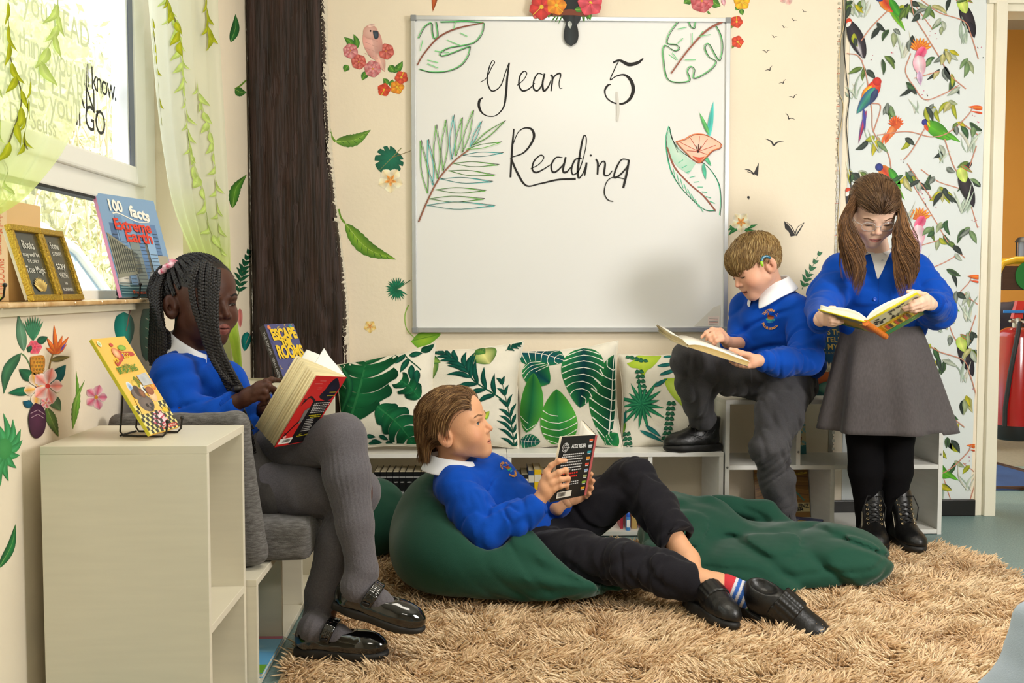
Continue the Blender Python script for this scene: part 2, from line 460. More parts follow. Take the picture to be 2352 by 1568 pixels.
def plane_map(o, ux, uy):
 o, ux, uy = (np.array(x, float) for x in (o, ux, uy)); nz = np.cross(ux, uy); nz /= np.linalg.norm(nz)
 return lambda u, v, z: o + u[:, None] * ux + v[:, None] * uy + z[:, None] * nz
INK = mat('printed_ink', rough=0.55, spec=0.3, attr='Col')
INK_M = mat('printed_ink_on_cloth', rough=0.9, spec=0.1, attr='Col', weave=0.25, weave_scale=900)

# ------------------------------------------------------------------ the room
XL, YB = -0.89, 3.91
FLOOR_M = mat('vinyl_floor', '#6f8a8a', 0.45, var=0.10, var_scale=180, color2='#86a0a0', bump=0.03, bump_scale=300)
WALL_M = mat('cream_wall_paint', '#f3e6cf', 0.7, spec=0.25, var=0.03, var_scale=3, bump=0.10, bump_scale=55)
WHITE_GLOSS = mat('white_gloss_paint', '#f1ead6', 0.3, var=0.03, var_scale=5, bump=0.04, bump_scale=30)
def struct(name, m, parts, bevel=0.0, label=None):
 b = MB()
 for lo, hi in parts: b.box(lo, hi, bevel)
 return tag(b.build(name, m), label, kind='structure')
struct('floor', FLOOR_M, [((-1.02, -2.5, -0.05), (5.0, 8.0, 0.0))])
struct('ceiling', mat('ceiling_paint', '#f5efe2', 0.9), [((-1.02, -2.5, 2.6), (5.0, 4.05, 2.7))])
struct('ceiling_corridor', mat('ceiling_grey', '#b9b5a8', 0.9), [((1.0, 4.05, 2.86), (5.0, 8.0, 2.95))])
DX0 = P(2303, 700, YB).x                   # left edge of the door opening
struct('wall_back', WALL_M, [((-1.02, YB, 0), (DX0 - 0.02, YB + 0.12, 2.6)), ((DX0 - 0.02, YB, 2.04), (5.0, YB + 0.12, 2.95)), ((3.3, YB, 0), (5, YB + 0.12, 2.04))])
WOP = 2.99                                 # far end of the window opening
struct('wall_left', WALL_M, [((-1.02, -2.5, 0), (XL, YB, 0.858)), ((-1.02, WOP, 0.858), (XL, YB, 2.6)), ((-1.02, -2.5, 2.25), (XL, WOP, 2.6)), ((-1.02, -2.5, 0.858), (XL, 0.9, 2.25))])
struct('wall_rear', WALL_M, [((-1.02, -2.6, 0), (5.0, -2.5, 2.6))])
struct('wall_right', WALL_M, [((5.0, -2.5, 0), (5.1, 8, 2.95))])
struct('wall_corridor', mat('ochre_wall_paint', '#d79a47', 0.8, var=0.03, var_scale=2, bump=0.06, bump_scale=60), [((1.0, 7.5, 0), (5.0, 7.6, 2.9))])
struct('wall_corridor_side', mat('ochre_wall_paint'), [((2.42, 4.1, 0), (2.6, 4.3, 2.86))])
struct('baseboard_back', mat('black_skirting', '#14110f', 0.35, bump=0.2, bump_scale=20), [((1.0, YB - 0.016, 0), (P(2236, 1180, YB).x, YB, 0.066))], 0.004)
struct('baseboard_corridor', mat('black_skirting'), [((1.0, 7.48, 0), (5.0, 7.5, 0.12))])
# door frame
def px_x(px, Y=YB, py=665): return P(px, py, Y).x
xa, xb, xc = px_x(2250), px_x(2266), px_x(2292)
b = MB(); b.box((xa, YB - 0.006, 0.0), (xb + 0.004, YB + 0.02, 2.10), 0.002); b.box((xb, YB - 0.026, 0.0), (xc, YB + 0.135, 2.03), 0.004)
b.box((xa, YB - 0.022, 2.022), (3.4, YB + 0.02, 2.10), 0.003); b.box((xb, YB - 0.004, 1.995), (3.3, YB + 0.12, 2.03), 0.002)
tag(b.build('door_1', WHITE_GLOSS), kind='structure')

# ------------------------------------------------------------------ window in the left wall
PVC = mat('white_pvc', '#f2f1ea', 0.3, spec=0.5)
GASKET = mat('grey_gasket', '#71788a', 0.5)
GLASS = bpy.data.materials.new('window_glass'); GLASS.use_nodes = True
nt = GLASS.node_tree; nt.nodes.remove(nt.nodes['Principled BSDF']); tr = nt.nodes.new('ShaderNodeBsdfTransparent'); gl = nt.nodes.new('ShaderNodeBsdfGlossy'); mx = nt.nodes.new('ShaderNodeMixShader')
gl.inputs['Roughness'].default_value = 0.02; mx.inputs[0].default_value = 0.06; tr.inputs[0].default_value = (0.97, 0.98, 0.97, 1)
nt.links.new(tr.outputs[0], mx.inputs[1]); nt.links.new(gl.outputs[0], mx.inputs[2]); nt.links.new(mx.outputs[0], nt.nodes['Material Output'].inputs[0])
GX = -0.985
win = MB()
win.box((-1.02, 0.9, 0.872), (-0.966, 2.888, 0.905), 0.003); win.box((-1.02, 2.885, 0.872), (-0.965, WOP, 2.25), 0.004)
win.box((-1.02, 0.9, 1.138), (-0.966, 2.888, 1.20), 0.005); win.box((-1.02, 0.9, 2.2), (-0.966, 2.888, 2.25), 0.003)
window = tag(win.build('window_1', PVC), kind='structure')
sash = MB(); sash.box((-1.0, 0.9, 1.195), (-0.951, 2.79, 1.243), 0.006); sash.box((-1.0, 2.785, 1.195), (-0.95, 2.87, 2.2), 0.006)
sash.box((-0.995, 0.9, 1.20), (-0.955, 2.86, 1.225)); sash.build('window_sash', PVC, window)
g = MB(); g.box((-1.0, 2.742, 1.243), (-0.958, 2.786, 2.2)); g.build('window_gasket', mat('pale_gasket', '#e9eaee', 0.4), window)
g = MB(); g.box((-0.985, 2.752, 1.243), (-0.955, 2.786, 2.2)); g.build('window_gasket', GASKET, window)
g = MB(); g.box((-1.0, 2.868, 1.20), (-0.9635, 2.8865, 2.2)); g.box((-1.0, 0.9, 1.132), (-0.968, 2.88, 1.139)); g.build('window_seal', mat('black_rubber', '#1b1c1e', 0.6), window)
g = MB(); g.box((GX - 0.004, 0.9, 1.243), (GX, 2.786, 2.2)); g.build('window_pane', GLASS, window)
g = MB(); g.box((GX - 0.004, 0.9, 0.905), (GX, 2.885, 1.138)); g.build('window_pane', GLASS, window)
tag(MB().box((-1.02, 0.9, 0.856), (-0.875, WOP, 0.874), 0.0).build('trim_sill_bed', mat('cream_grout', '#d8cfb4', 0.8)), kind='structure')
SILLT = mat('glazed_sill_tile', '#d9a867', 0.25, var=0.22, var_scale=14, color2='#e6c99a', bump=0.12, bump_scale=25, coat=0.3)
sill = empty('window_sill', (XL, 2.0, 0.874)); tag(sill, kind='structure')
y = 0.95
while y < WOP - 0.01:
 y2 = min(y + 0.148, WOP)
 MB().box((-0.978 - XL, y - 2.0, -0.002), (-0.862 - XL, y2 - 2.0 - 0.003, 0.008), 0.004, seg=3).build('sill_tile', SILLT, sill); y = y2

# words stuck on the window glass
VINYL = mat('black_vinyl_letters', '#2a2b27', 0.6)
def on_glass(px, py): return PX(px, py, GX + 0.002)
def glass_text(s, right_px, py, h, sx=1.0, **kw):
 q = on_glass(right_px, py); M = frame_mat(q, (0, 1, 0), (0, 0, 1))
 me = text_mesh(s, h, align='RIGHT', **kw); me.materials.clear()
 o = link('window_lettering', me, VINYL, None, M)
 return o
for s, rp, py, h, sp in (('The more that you READ', 206, 92, 0.085, 1.0), ('the more things you will know.', 268, 212, 0.082, 0.84), ('The more that you LEARN,', 226, 240, 0.088, 0.98), ("the more PLACES you'll GO", 243, 290, 0.090, 0.95), ('Dr. Seuss', 130, 298, 0.06, 1.0)):
 o = glass_text(s, rp, py, h, space=sp); o.parent = window; o.matrix_parent_inverse = Matrix()

# ------------------------------------------------------------------ outside the window
tag(MB().box((-14, -3, -0.3), (-1.1, 22, -0.15)).build('ground_outside', mat('tarmac_outside', '#b9b2a4', 0.9, var=0.1)), kind='structure')
def leaf_cloud(name, n, fpos, size, m, seed):
 r = np.random.RandomState(seed); c = fpos(r, n); u = r.randn(n, 3); u /= np.linalg.norm(u, axis=1)[:, None]
 v = np.cross(u, r.randn(n, 3)); v /= np.linalg.norm(v, axis=1)[:, None]; s = size * r.uniform(0.6, 1.4, n)[:, None]
 V = np.stack([c - u * s, c + v * s * 0.42, c + u * s, c - v * s * 0.42], 1).reshape(-1, 3)
 return V, np.arange(4 * n).reshape(-1, 4)
def hedge_pos(r, n):
 y = r.uniform(1, 17, n); z = r.uniform(-0.2, 4.6, n); x = -5.0 - 0.5 * np.abs(r.randn(n)) - 0.25 * np.sin(y * 1.7 + z)
 return np.stack([x, y, z], 1)
V, Q = leaf_cloud('hedge', 9000, hedge_pos, 0.075, None, 5)
hedge = link('hedge', mesh_np(V, Q, smooth=False), mat('hedge_leaves', '#b9bd88', 0.7, var=0.3, var_scale=1.2, color2='#e2ddc2'))
tag(hedge, 'sunlit overgrown hedge outside the window', 'hedge', kind='stuff')
tw = MB(); r_ = random.Random(4)
for i in range(150):
 y0, z0 = r_.uniform(1.5, 15), r_.uniform(-0.2, 3.0); L_ = r_.uniform(0.8, 2.0); a = r_.uniform(0.2, 2.9)
 p0 = Vector((-4.75 - r_.random() * 0.4, y0, z0)); d = Vector((r_.uniform(-.1, .1), math.cos(a), abs(math.sin(a)))) * L_
 tw.tube([p0, p0 + d * 0.5 + Vector((0, 0, 0.12)), p0 + d + Vector((0, 0, r_.uniform(-.2, .1)))], [0.016, 0.011, 0.004], 5)
tw.build('twigs', mat('pale_twigs', '#cdbb9a', 0.8), hedge)
tag(MB().box((-5.9, 0.5, -0.2), (-5.75, 18, 4.5)).build('hedge_core', mat('hedge_core_green', '#a5a67c', 0.9, var=0.4, var_scale=3, color2='#ddd6b8'), hedge), None)
# parked car
car = empty('car', (-2.5, 6.0, -0.15), 'pale blue and white car parked outside the window', 'car')
CARP = mat('pale_blue_car_paint', '#a9cbe8', 0.25, coat=0.6); CARW = mat('white_car_paint', '#eef1f4', 0.25, coat=0.6); CARG = mat('car_window_glass', '#c9cdb5', 0.15, var=0.3, var_scale=3)
prof = [(-2.0, 0.28), (-2.05, 0.75), (-1.75, 0.95), (-1.45, 1.36), (-0.9, 1.46), (-0.35, 1.43), (0.15, 1.33), (0.75, 0.98), (1.6, 0.84), (1.95, 0.68), (2.0, 0.3)]
b = MB().prism(prof, -1.62, 0.0, axis=0); b.build('car_body', CARP, car, smooth=True, angle=25)
b = MB(); b.tube([(0.012, -1.5, 1.34), (0.012, -0.9, 1.44), (0.012, -0.3, 1.41), (0.012, 0.17, 1.30), (0.012, 0.80, 0.97)], 0.03, 8); b.build('roof_rail', CARW, car, True)
for y0, y1 in ((-1.3, -0.55), (-0.47, 0.16), (0.2, 0.56)):
 f = lambda yy: np.interp(yy, [-1.45, -0.9, -0.3, 0.17, 0.75], [1.28, 1.38, 1.36, 1.25, 0.93])
 MB().prism([(y0, 0.93), (y1, 0.93), (y1, f(y1)), ((y0 + y1) / 2, f((y0 + y1) / 2)), (y0, f(y0))], -0.01, 0.006, axis=0).build('car_window', CARG, car)
for yy in (-1.25, 1.3):
 MB().lathe([(0, -.1), (.3, -.1), (.32, -.05), (.32, .05), (.3, .1), (0, .1)], 24, Matrix.Translation((-0.1, yy, 0.32)) @ Matrix.Rotation(R(90), 4, 'Y')).build('wheel', mat('black_rubber'), car)
MB().box((-1.6, 1.96, 0.35), (-0.02, 2.06, 0.55), 0.02).build('bumper', CARW, car)

# ------------------------------------------------------------------ old timber post in the corner
def beam():
 zs = np.linspace(0, 2.6, 110); nx = 26
 pe = [(0, 745), (180, 747), (300, 751), (420, 760), (520, 770), (620, 782), (700, 788), (860, 791), (1568, 795)]
 V = [];
 for z in zs:
  py = 665 - (z - CAM_Z) / 3.80 * F
  xr = px_x(np.interp(py, [a for a, _ in pe], [b for _, b in pe]), 3.80); xl = px_x(np.interp(py, [0, 300, 860], [573, 576, 579]), 3.80)
  t = np.linspace(0, 1, nx); x = xl + (xr - xl) * t
  edge = np.minimum(t, 1 - t); yy = 3.80 + 0.02 * np.maximum(0, 1 - edge / 0.06) ** 2
  V.append(np.concatenate([[[xl, 3.905, z]], np.stack([x, yy, np.full(nx, z)], 1), [[xr, 3.905, z]]]))
 V = np.array(V); n = V.shape[1]; q = V.reshape(-1, 3)
 s = np.stack([q[:, 0] * 26, q[:, 1] * 4, q[:, 2] * 1.6], 1); d = fbm(s, 4) * 0.011
 ck = vnoise(np.stack([q[:, 0] * 30, q[:, 2] * 1.2, q[:, 1] * 0], 1)); d += np.where(np.abs(ck) < 0.03, 0.008, 0)
 q = q.copy(); q[:, 1] += d * (q[:, 1] < 3.9); q[:, 0] += fbm(np.stack([q[:, 2] * 9, q[:, 0] * 3, q[:, 0] * 0], 1), 3) * 0.006 * (np.abs(q[:, 1] - 3.82) < .03)
 i = np.arange(len(zs) * n).reshape(len(zs), n); Q = np.stack([i[:-1, :-1], i[:-1, 1:], i[1:, 1:], i[1:, :-1]], -1).reshape(-1, 4)
 return mesh_np(q, Q)
BEAM = mat('dark_oak', '#261a13', 0.55, spec=0.35, var=0.3, var_scale=14, color2='#392722', stretch=(5, 5, 0.25), bump=0.7, bump_scale=22, detail=8)
tag(link('timber_post', beam(), BEAM), 'dark old oak post standing floor to ceiling in the corner', 'post')
# the rough paint line along the post
V = []; zs = np.linspace(0.3, 2.6, 420); rs = np.random.RandomState(2); pe = [(0, 745), (180, 747), (300, 751), (420, 760), (520, 770), (620, 782), (700, 788), (860, 791), (1568, 795)]
for side in (1, 0):
 A = []
 for z in zs:
  py = 665 - (z - CAM_Z) / 3.80 * F
  e = np.interp(py, [a for a, _ in pe], [b for _, b in pe]) if side else np.interp(py, [0, 300, 860], [573, 576, 579])
  wd = abs(rs.randn()) * (3.0 + (4 if 380 < py < 760 and side else 0)) * (1 if side else 0.3)
  A.append([[px_x(e - wd, 3.80), 3.812, z], [px_x(e, 3.80) + (.002 + .004 * rs.rand() if side else -.001), 3.9085 if side else 3.818, z]])
 V.append(np.array(A))
V = np.concatenate([a.reshape(-1, 3) for a in V]); i = np.arange(len(V)).reshape(2, -1, 2)
Q = np.concatenate([np.stack([k[:-1, 0], k[:-1, 1], k[1:, 1], k[1:, 0]], -1) for k in i])
post = bpy.data.objects['timber_post']; link('paint_edge', mesh_np(V, Q), mat('rough_cream_paint', '#e3dccb', 0.8), post)

# ------------------------------------------------------------------ whiteboard
BX0, BX1, BZ0, BZ1 = px_x(948), px_x(1668), P(1200, 763, YB - 0.025).z, P(1200, 37, YB - 0.025).z
wb = empty('whiteboard', ((BX0 + BX1) / 2, YB, BZ0), 'large whiteboard with Year 5 Reading written on it in black marker', 'whiteboard')
ALU = mat('brushed_aluminium', '#c9ccce', 0.35, metal=0.75, var=0.04);
def wloc(p): return (p[0] - wb.location.x, p[1] - wb.location.y, p[2] - wb.location.z)
def wbox(name, lo, hi, m, bv=0.002): return MB().box(wloc(lo), wloc(hi), bv).build(name, m, wb)
wbox('writing_surface', (BX0 + .01, YB - 0.017, BZ0 + .01), (BX1 - .01, YB - 0.001, BZ1 - .01), mat('whiteboard_enamel', '#eeeeec', 0.22, spec=0.5, var=0.012, var_scale=2), 0.001)
for lo, hi in (((BX0, YB - .026, BZ0), (BX1, YB, BZ0 + .02)), ((BX0, YB - .026, BZ1 - .017), (BX1, YB, BZ1)), ((BX0, YB - .026, BZ0), (BX0 + .017, YB, BZ1)), ((BX1 - .017, YB - .026, BZ0), (BX1, YB, BZ1))):
 wbox('frame', lo, hi, ALU)
for x in (BX0, BX1):
 for z in (BZ0, BZ1):
  wbox('corner_cap', (x - .021 if x == BX1 else x - .002, YB - .029, z - .021 if z == BZ1 else z - .002), (x + .002 if x == BX1 else x + .021, YB - .001, z + .002 if z == BZ1 else z + .021), mat('grey_plastic', '#8d9092', 0.5), 0.004)

def pix_map(axis, val, sgn):
 RM = np.array(CAMROT)
 def f(u, v, z):
  d = np.stack([(u - 1176.0) / F, -(v - 784.0) / F, -np.ones_like(u)], 1) @ RM.T
  off = val + sgn * z; o = (0, 0, CAM_Z)[axis]; t = (off - o) / d[:, axis]
  return np.array([0, 0, CAM_Z]) + d * t[:, None]
 return f
def shift_map(f, loc):
 l = np.array(loc); return lambda u, v, z: f(u, v, z) - l
BOARD = shift_map(pix_map(1, YB - 0.0172, -1), wb.location)
def zz(*p): return [(740 + x / 2.4, y / 2.4) for x, y in p]
D = Deco()
K = '#1d1b1a'
def stroke(w, *p, col=K, **kw): D.line(zz(*p), w, col, **kw)
stroke([1.6, 2.2, 2, 3.0, 3.2, 2.5, 2], (872,453),(905,430),(935,370),(951,345),(938,336),(920,375),(910,440),(925,492),(950,500),(985,470),(1010,400),(1030,345))
stroke([3, 5, 5, 3, 2, 3, 6, 6, 2], (1032,345),(1020,430),(1013,520),(1000,590),(960,635),(915,640),(880,620),(864,585),(868,552),(886,538))
stroke([2, 2, 3.5, 4, 2], (1075,470),(1110,440),(1128,405),(1112,393),(1090,420),(1085,470),(1105,500),(1140,490),(1172,458))
stroke([2, 3.5, 4, 2], (1218,412),(1190,405),(1168,440),(1165,485),(1185,500),(1210,470),(1226,405))
stroke([4, 5, 2], (1226,405),(1215,460),(1222,500),(1245,480),(1262,440))
stroke([4, 4.5, 3], (1260,412),(1270,430),(1262,502)); stroke([2, 3.5, 4, 2.5, 1.5, 1.5], (1265,450),(1283,418),(1308,404),(1314,418),(1306,455),(1310,486),(1325,485))
stroke([4, 5, 9, 7, 3], (1603,345),(1640,333),(1690,355),(1740,345),(1770,322)); stroke([2, 2.5, 2, 4, 8, 8, 5, 3, 3, 5, 2], (1635,335),(1610,385),(1588,440),(1620,420),(1665,412),(1700,440),(1715,490),(1700,540),(1660,570),(1610,567),(1570,540),(1558,500),(1575,470),(1592,465))
stroke([3, 5, 4], (1057,710),(1047,820),(1038,978)); stroke([2, 2, 4, 6, 4, 2], (1050,800),(1080,730),(1120,705),(1158,716),(1165,765),(1115,838),(1040,868)); stroke([4, 5, 3, 4, 5], (1040,868),(1075,950),(1125,1022),(1200,1012),(1300,990),(1398,985))
stroke([2, 2, 3.5, 4, 2], (1150,930),(1195,905),(1222,870),(1205,855),(1170,885),(1158,930),(1178,950),(1215,935),(1262,905))
stroke([2, 4, 4, 2], (1325,868),(1290,868),(1265,905),(1268,943),(1290,945),(1330,905),(1343,865)); stroke([4, 5, 2], (1343,865),(1328,940),(1348,947),(1372,920))
stroke([2, 4, 3, 2, 2, 4, 5, 3, 2], (1432,872),(1395,880),(1375,930),(1385,962),(1420,930),(1452,820),(1456,758),(1441,752),(1424,830),(1410,930),(1414,980),(1435,960),(1450,920))
stroke([4, 5, 3], (1458,895),(1447,968)); D.disc(zz((1481,856))[0], 2.2, K)
stroke([3, 4.5, 4], (1508,875),(1520,900),(1518,962)); stroke([2, 3, 4.5, 3, 2], (1520,925),(1545,890),(1560,900),(1555,960),(1578,965),(1600,940))
stroke([2, 4, 4, 2], (1690,880),(1650,880),(1620,930),(1610,977),(1640,965),(1680,920),(1692,880)); stroke([4, 5, 5], (1692,880),(1680,950),(1660,1035)); stroke([2, 2, 2.5, 2], (1665,985),(1610,975),(1570,1000),(1555,1060),(1575,1100),(1605,1110))
def oleaf(a, b, w, cols=('#3f9e5a', '#2c2a28'), j=0):
 (ax, ay), (bx, by) = zz(a, b); dx, dy = bx - ax, by - ay; nx, ny = -dy, dx
 for kk, col in enumerate(cols):
  o = kk * 2.0
  for s_ in (1, -1):
   D.line([(ax + o, ay), (ax + dx * .45 + s_ * nx * w + o, ay + dy * .45 + s_ * ny * w), (bx + o * 1.5, by - o)], 0.9 if kk else 1.3, col, n=10)
G1_, G2_, TQ = '#6cc04a', '#35b98a', '#4fc7c4'
for k, (a, b_) in enumerate((((580,1065),(540,775)),((610,1020),(580,770)),((635,985),(625,690)),((665,940),(680,660)),((712,880),(722,635)),((735,860),(768,650)),((770,840),(830,610)),((815,810),(875,670)),((830,800),(1005,668)),
  ((795,822),(985,785)),((770,855),(995,845)),((720,900),(970,910)),((695,940),(950,968)),((650,985),(935,1003)),((625,1045),(900,1052)),((590,1095),(890,1098)),((575,1130),(950,1135)))):
 oleaf(a, b_, 0.062 if k < 9 else 0.055, ((G1_, TQ, G1_)[k % 3], '#3a3a34'))
for o in (0, 4): D.line(zz((530 + o,1222),(577 + o,1110),(642 + o,985),(722 + o,892),(815 + o,818)), 2.2, '#a5705a' if o else '#7c4c40')
def dbl(cols, *p):
 for i, c in enumerate(cols): D.line([(x + i * 2.0, y + i * 1.5) for x, y in zz(*p)], 1.3 if i else 1.8, c)
dbl(('#59c46a', '#27302a'), (890,125),(880,180),(840,230),(780,248),(700,262),(655,285),(650,305),(690,300),(800,258),(812,262),(800,310),(760,360),(690,390),(600,395),(535,380))
dbl(('#59c46a', '#27302a'), (528,210),(560,150),(600,125),(605,170),(615,210),(635,195),(630,140),(626,118)); dbl(('#59c46a', '#3c8a50'), (650,120),(720,118),(800,116),(890,125))
for o in (0, 5): D.line(zz((525,360 - o),(560,300 - o),(640,210 - o),(740,160 - o),(890,125)), 1.8, '#8c4f3e')
for a, b_ in (((580,330),(640,345)),((620,280),(700,290)),((690,220),(760,250)),((725,160),(735,120)),((760,180),(800,200)),((540,280),(555,220)),((580,350),(640,375))): D.line(zz(a, b_), 1.8, '#7fd68a')
dbl(('#59c46a', '#27302a'), (1965,112),(1915,180),(1900,235),(1950,245),(1967,265),(1940,278),(1885,250),(1880,330),(1910,440),(2020,445),(2012,390),(2030,365),(2050,380),(2050,430),(2130,390),(2170,340),(2130,310),(2108,260),(2130,240),(2165,300),(2190,330),(2205,260),(2195,190),(2170,140))
dbl(('#59c46a', '#27302a'), (2020,112),(2030,145),(2050,152),(2056,120));
for o in (0, 6): D.line(zz((2210,115 + o),(2120,165 + o),(2020,270 + o),(1925,400 + o)), [2.6, 1.6], '#9b5a48')
for a, b_ in (((1960,160),(2010,150)),((2040,240),(2040,180)),((1960,330),(1930,290)),((2080,200),(2140,190)),((2000,330),(2060,330)),((1990,210),(1960,240)),((2100,170),(2060,230)),((1910,300),(1950,330))): D.line(zz(a, b_), 1.6, '#6fcf86')
dbl(('#43bf8e', '#2a4438'), (1910,695),(1935,780),(2000,850),(2110,905),(2180,1000),(2195,1100),(2190,1185)); dbl(('#43bf8e', '#3a3a34'), (1910,695),(1893,770),(1905,880),(1935,970),(2000,1060),(2100,1150),(2165,1160))
D.shape(zz((1910,705),(1925,760),(1990,850),(2060,900),(2020,960),(1960,920),(1905,850),(1898,770)), '#d5ead9', '#b5dfc8')
for o in (0, 5): D.line(zz((1898 + o,810),(1940 + o,920),(2020 + o,1010),(2100 + o,1080),(2165 + o,1160)), 2.0, '#9b5a48')
for i in range(9): D.line(zz((1960 + i * 22, 900 + i * 26), (1990 + i * 22, 880 + i * 30)), 1.6, '#57c79c'); D.line(zz((1915 + i * 20, 900 + i * 28), (1925 + i * 22, 960 + i * 26)), 1.4, '#57c79c')
D.leaf(*zz((2128,770),(2157,558)), 12, '#49bdb5', '#63d0c4'); D.leaf(*zz((2135,745),(2080,620)), 9, '#72c873', '#4aa860')
D.leaf(*zz((2110,860),(2145,915)), 8, '#63c587', '#49b58f'); D.leaf(*zz((2100,900),(2115,990)), 9, '#57c1a0', '#49b58f')
D.shape(zz((1950,780),(2000,765),(2040,742),(2085,738),(2130,750),(2195,790),(2190,815),(2150,830),(2120,860),(2080,895),(2040,875),(2010,845),(1975,810)), '#f3d8c6', '#f5c5a8')
dbl(('#e8793a', '#8c3a2a'), (1950,780),(2000,765),(2040,742),(2085,738),(2130,750),(2195,790),(2190,815),(2150,830),(2120,860),(2080,895),(2040,875),(2010,845),(1975,810),(1950,780))
for q_ in ((1975,785),(2030,760),(2080,750),(2125,765),(2170,800),(2010,830),(2120,850)): D.line(zz((2075,835), q_), 1.2, '#c8452c')
for q_ in ((2060,800),(2075,795),(2090,802)): D.line(zz((2072,842), q_), 1.4, '#3a1c18')
D.shape(zz((2040,860),(2080,868),(2110,862),(2080,895)), '#d9503f', '#e06a4c')
for q_ in (((1625,505),(1632,600),(1628,668)),): D.line(zz(*q_), [3, 7, 4], '#d9d6cf')
D.build('marker_drawing', INK, BOARD, wb)
# torn transparent corner sheet
cs = Deco(); cs.quad([(1594, 749), (1655, 749), (1655, 700), (1640, 705)], '#dedbd2', 4); cs.quad([(1626, 747), (1652, 747), (1652, 726), (1626, 727)], '#ecdcd4', 3)
for i in range(5): cs.line([(1629, 731 + i * 3.3), (1649, 730.5 + i * 3.3)], 1.0, '#c07a70' if i % 2 else '#777777')
tag(cs.build('paper_scrap', INK, pix_map(1, YB - 0.0195, -1)), 'torn scrap of printed paper stuck in the lower right corner of the whiteboard', 'paper')

# ------------------------------------------------------------------ white storage units
LAM = mat('white_laminate', '#eae8e2', 0.38, var=0.025, var_scale=6, stretch=(1, 1, 12), bump=0.02, bump_scale=80)
LAMW = mat('warm_white_laminate', '#e6e0cc', 0.42, var=0.025, var_scale=6, stretch=(1, 1, 12), bump=0.02, bump_scale=80)
SCREW = mat('steel_screw', '#9a9a98', 0.35, metal=0.8)
def unit(name, loc, label, group, panels, m=LAM, screws=()):
 u = empty(name, loc, label, 'shelf unit', group)
 for nm, lo, hi in panels: MB().box(lo, hi, 0.0012).build(nm, m, u)
 for p, ax in screws:
  MB().lathe([(0, 0), (.0045, 0), (.0038, .0014), (.001, .0016), (.001, .0008), (0, .0008)], 12, Matrix.Translation(p) @ (Matrix.Rotation(R(90), 4, 'X') if ax == 'y' else Matrix.Rotation(R(90), 4, 'Y'))).build('screw', SCREW, u, True)
 return u
T = 0.016
# low benches on the back wall; each has one off-centre divider
def bench(X0, X1, div, label, d=.29):
 W = X1 - X0
 return unit('bench_unit', (X0, 3.60, 0), label, 'low storage benches along the back wall', [
  ('top_board', (0, 0, 0.295), (W, d, 0.311)), ('bottom_board', (T, 0.002, 0.004), (W - T, d, 0.02)),
  ('side_panel', (0, 0.001, 0), (T, d, 0.295)), ('side_panel', (W - T, 0.001, 0), (W, d, 0.295)),
  ('divider', (div - X0 - T / 2, 0.003, 0.02), (div - X0 + T / 2, d, 0.295))])
S36 = F / 3.60
bx = lambda px: (px - 1110) / S36
bench(bx(661), bx(1163.5), bx(995), 'low white bench unit holding the black paperbacks, behind the reclining reader', .19)
bench(bx(1164.5), bx(1669), bx(1498), 'low white bench unit under the right-hand cushions, beside the taller cube unit')
RX0, RX1 = bx(1673), bx(2187); RW = RX1 - RX0
unit('cube_unit', (RX0, 3.60, 0), 'white four-cell cube unit with offset dividers in front of the bird wallpaper', None, [
 ('top_board', (0, 0, 0.487), (RW, 0.29, 0.503)), ('shelf', (T, 0.002, 0.245), (RW - T, 0.29, 0.261)), ('bottom_board', (T, 0.002, 0.003), (RW - T, 0.29, 0.019)),
 ('side_panel', (0, 0.001, 0), (T, 0.29, 0.487)), ('side_panel', (RW - T, 0.001, 0), (RW, 0.29, 0.487)),
 ('divider', (bx(1845) - RX0 - T / 2, 0.003, 0.261), (bx(1845) - RX0 + T / 2, 0.29, 0.487)), ('divider', (bx(1927) - RX0 - T / 2, 0.003, 0.019), (bx(1927) - RX0 + T / 2, 0.29, 0.245))],
 screws=[((T / 2, 0.0, 0.255), 'y'), ((bx(1845) - RX0, 0.002, 0.31), 'y'), ((RW - T / 2, 0.0, 0.30), 'y'), ((bx(1927) - RX0, 0.002, 0.04), 'y')])
# tower units on the left wall, open to the right
def tower(Y0, Y1, x1, label, h=0.606):
 D_ = Y1 - Y0
 return unit('tower_unit', (-0.85, Y0, 0), label, 'white two-cell towers along the window wall', [
  ('top_board', (0, 0, h - T), (x1, D_, h)), ('shelf', (0, T, 0.232), (x1 - .001, D_ - T, 0.248)), ('bottom_board', (0, T, 0.003), (x1 - .001, D_ - T, 0.019)),
  ('side_panel', (0, 0, 0), (x1 - .0005, T, h - T)), ('side_panel', (0, D_ - T, 0), (x1 - .0005, D_, h - T)), ('back_panel', (0, T, 0.019), (0.006, D_ - T, h - T))], LAMW,
  screws=[((x1 * .55, D_ - T, h - .055), 'y')])
tower(1.92, 2.215, 0.318, 'white tower unit in the left foreground with the yellow picture book on top')
tower(3.10, 3.40, 0.345, 'white tower unit beyond the grey chair, under the blue paperback on a stand')
unit('bench_unit', (-0.85, 2.222, 0), 'low white bench unit under the grey chair along the window wall', None, [
 ('top_board', (0, 0, 0.239), (0.34, 0.872, 0.255)), ('bottom_board', (0, T, 0.004), (0.34, 0.856, 0.02)),
 ('side_panel', (0, 0, 0), (0.34, T, 0.239)), ('side_panel', (0, 0.856, 0), (0.34, 0.872, 0.239)),
 ('divider', (0, 0.28, 0.02), (0.338, 0.296, 0.239)), ('divider', (0, 0.56, 0.02), (0.338, 0.576, 0.239))], LAMW)

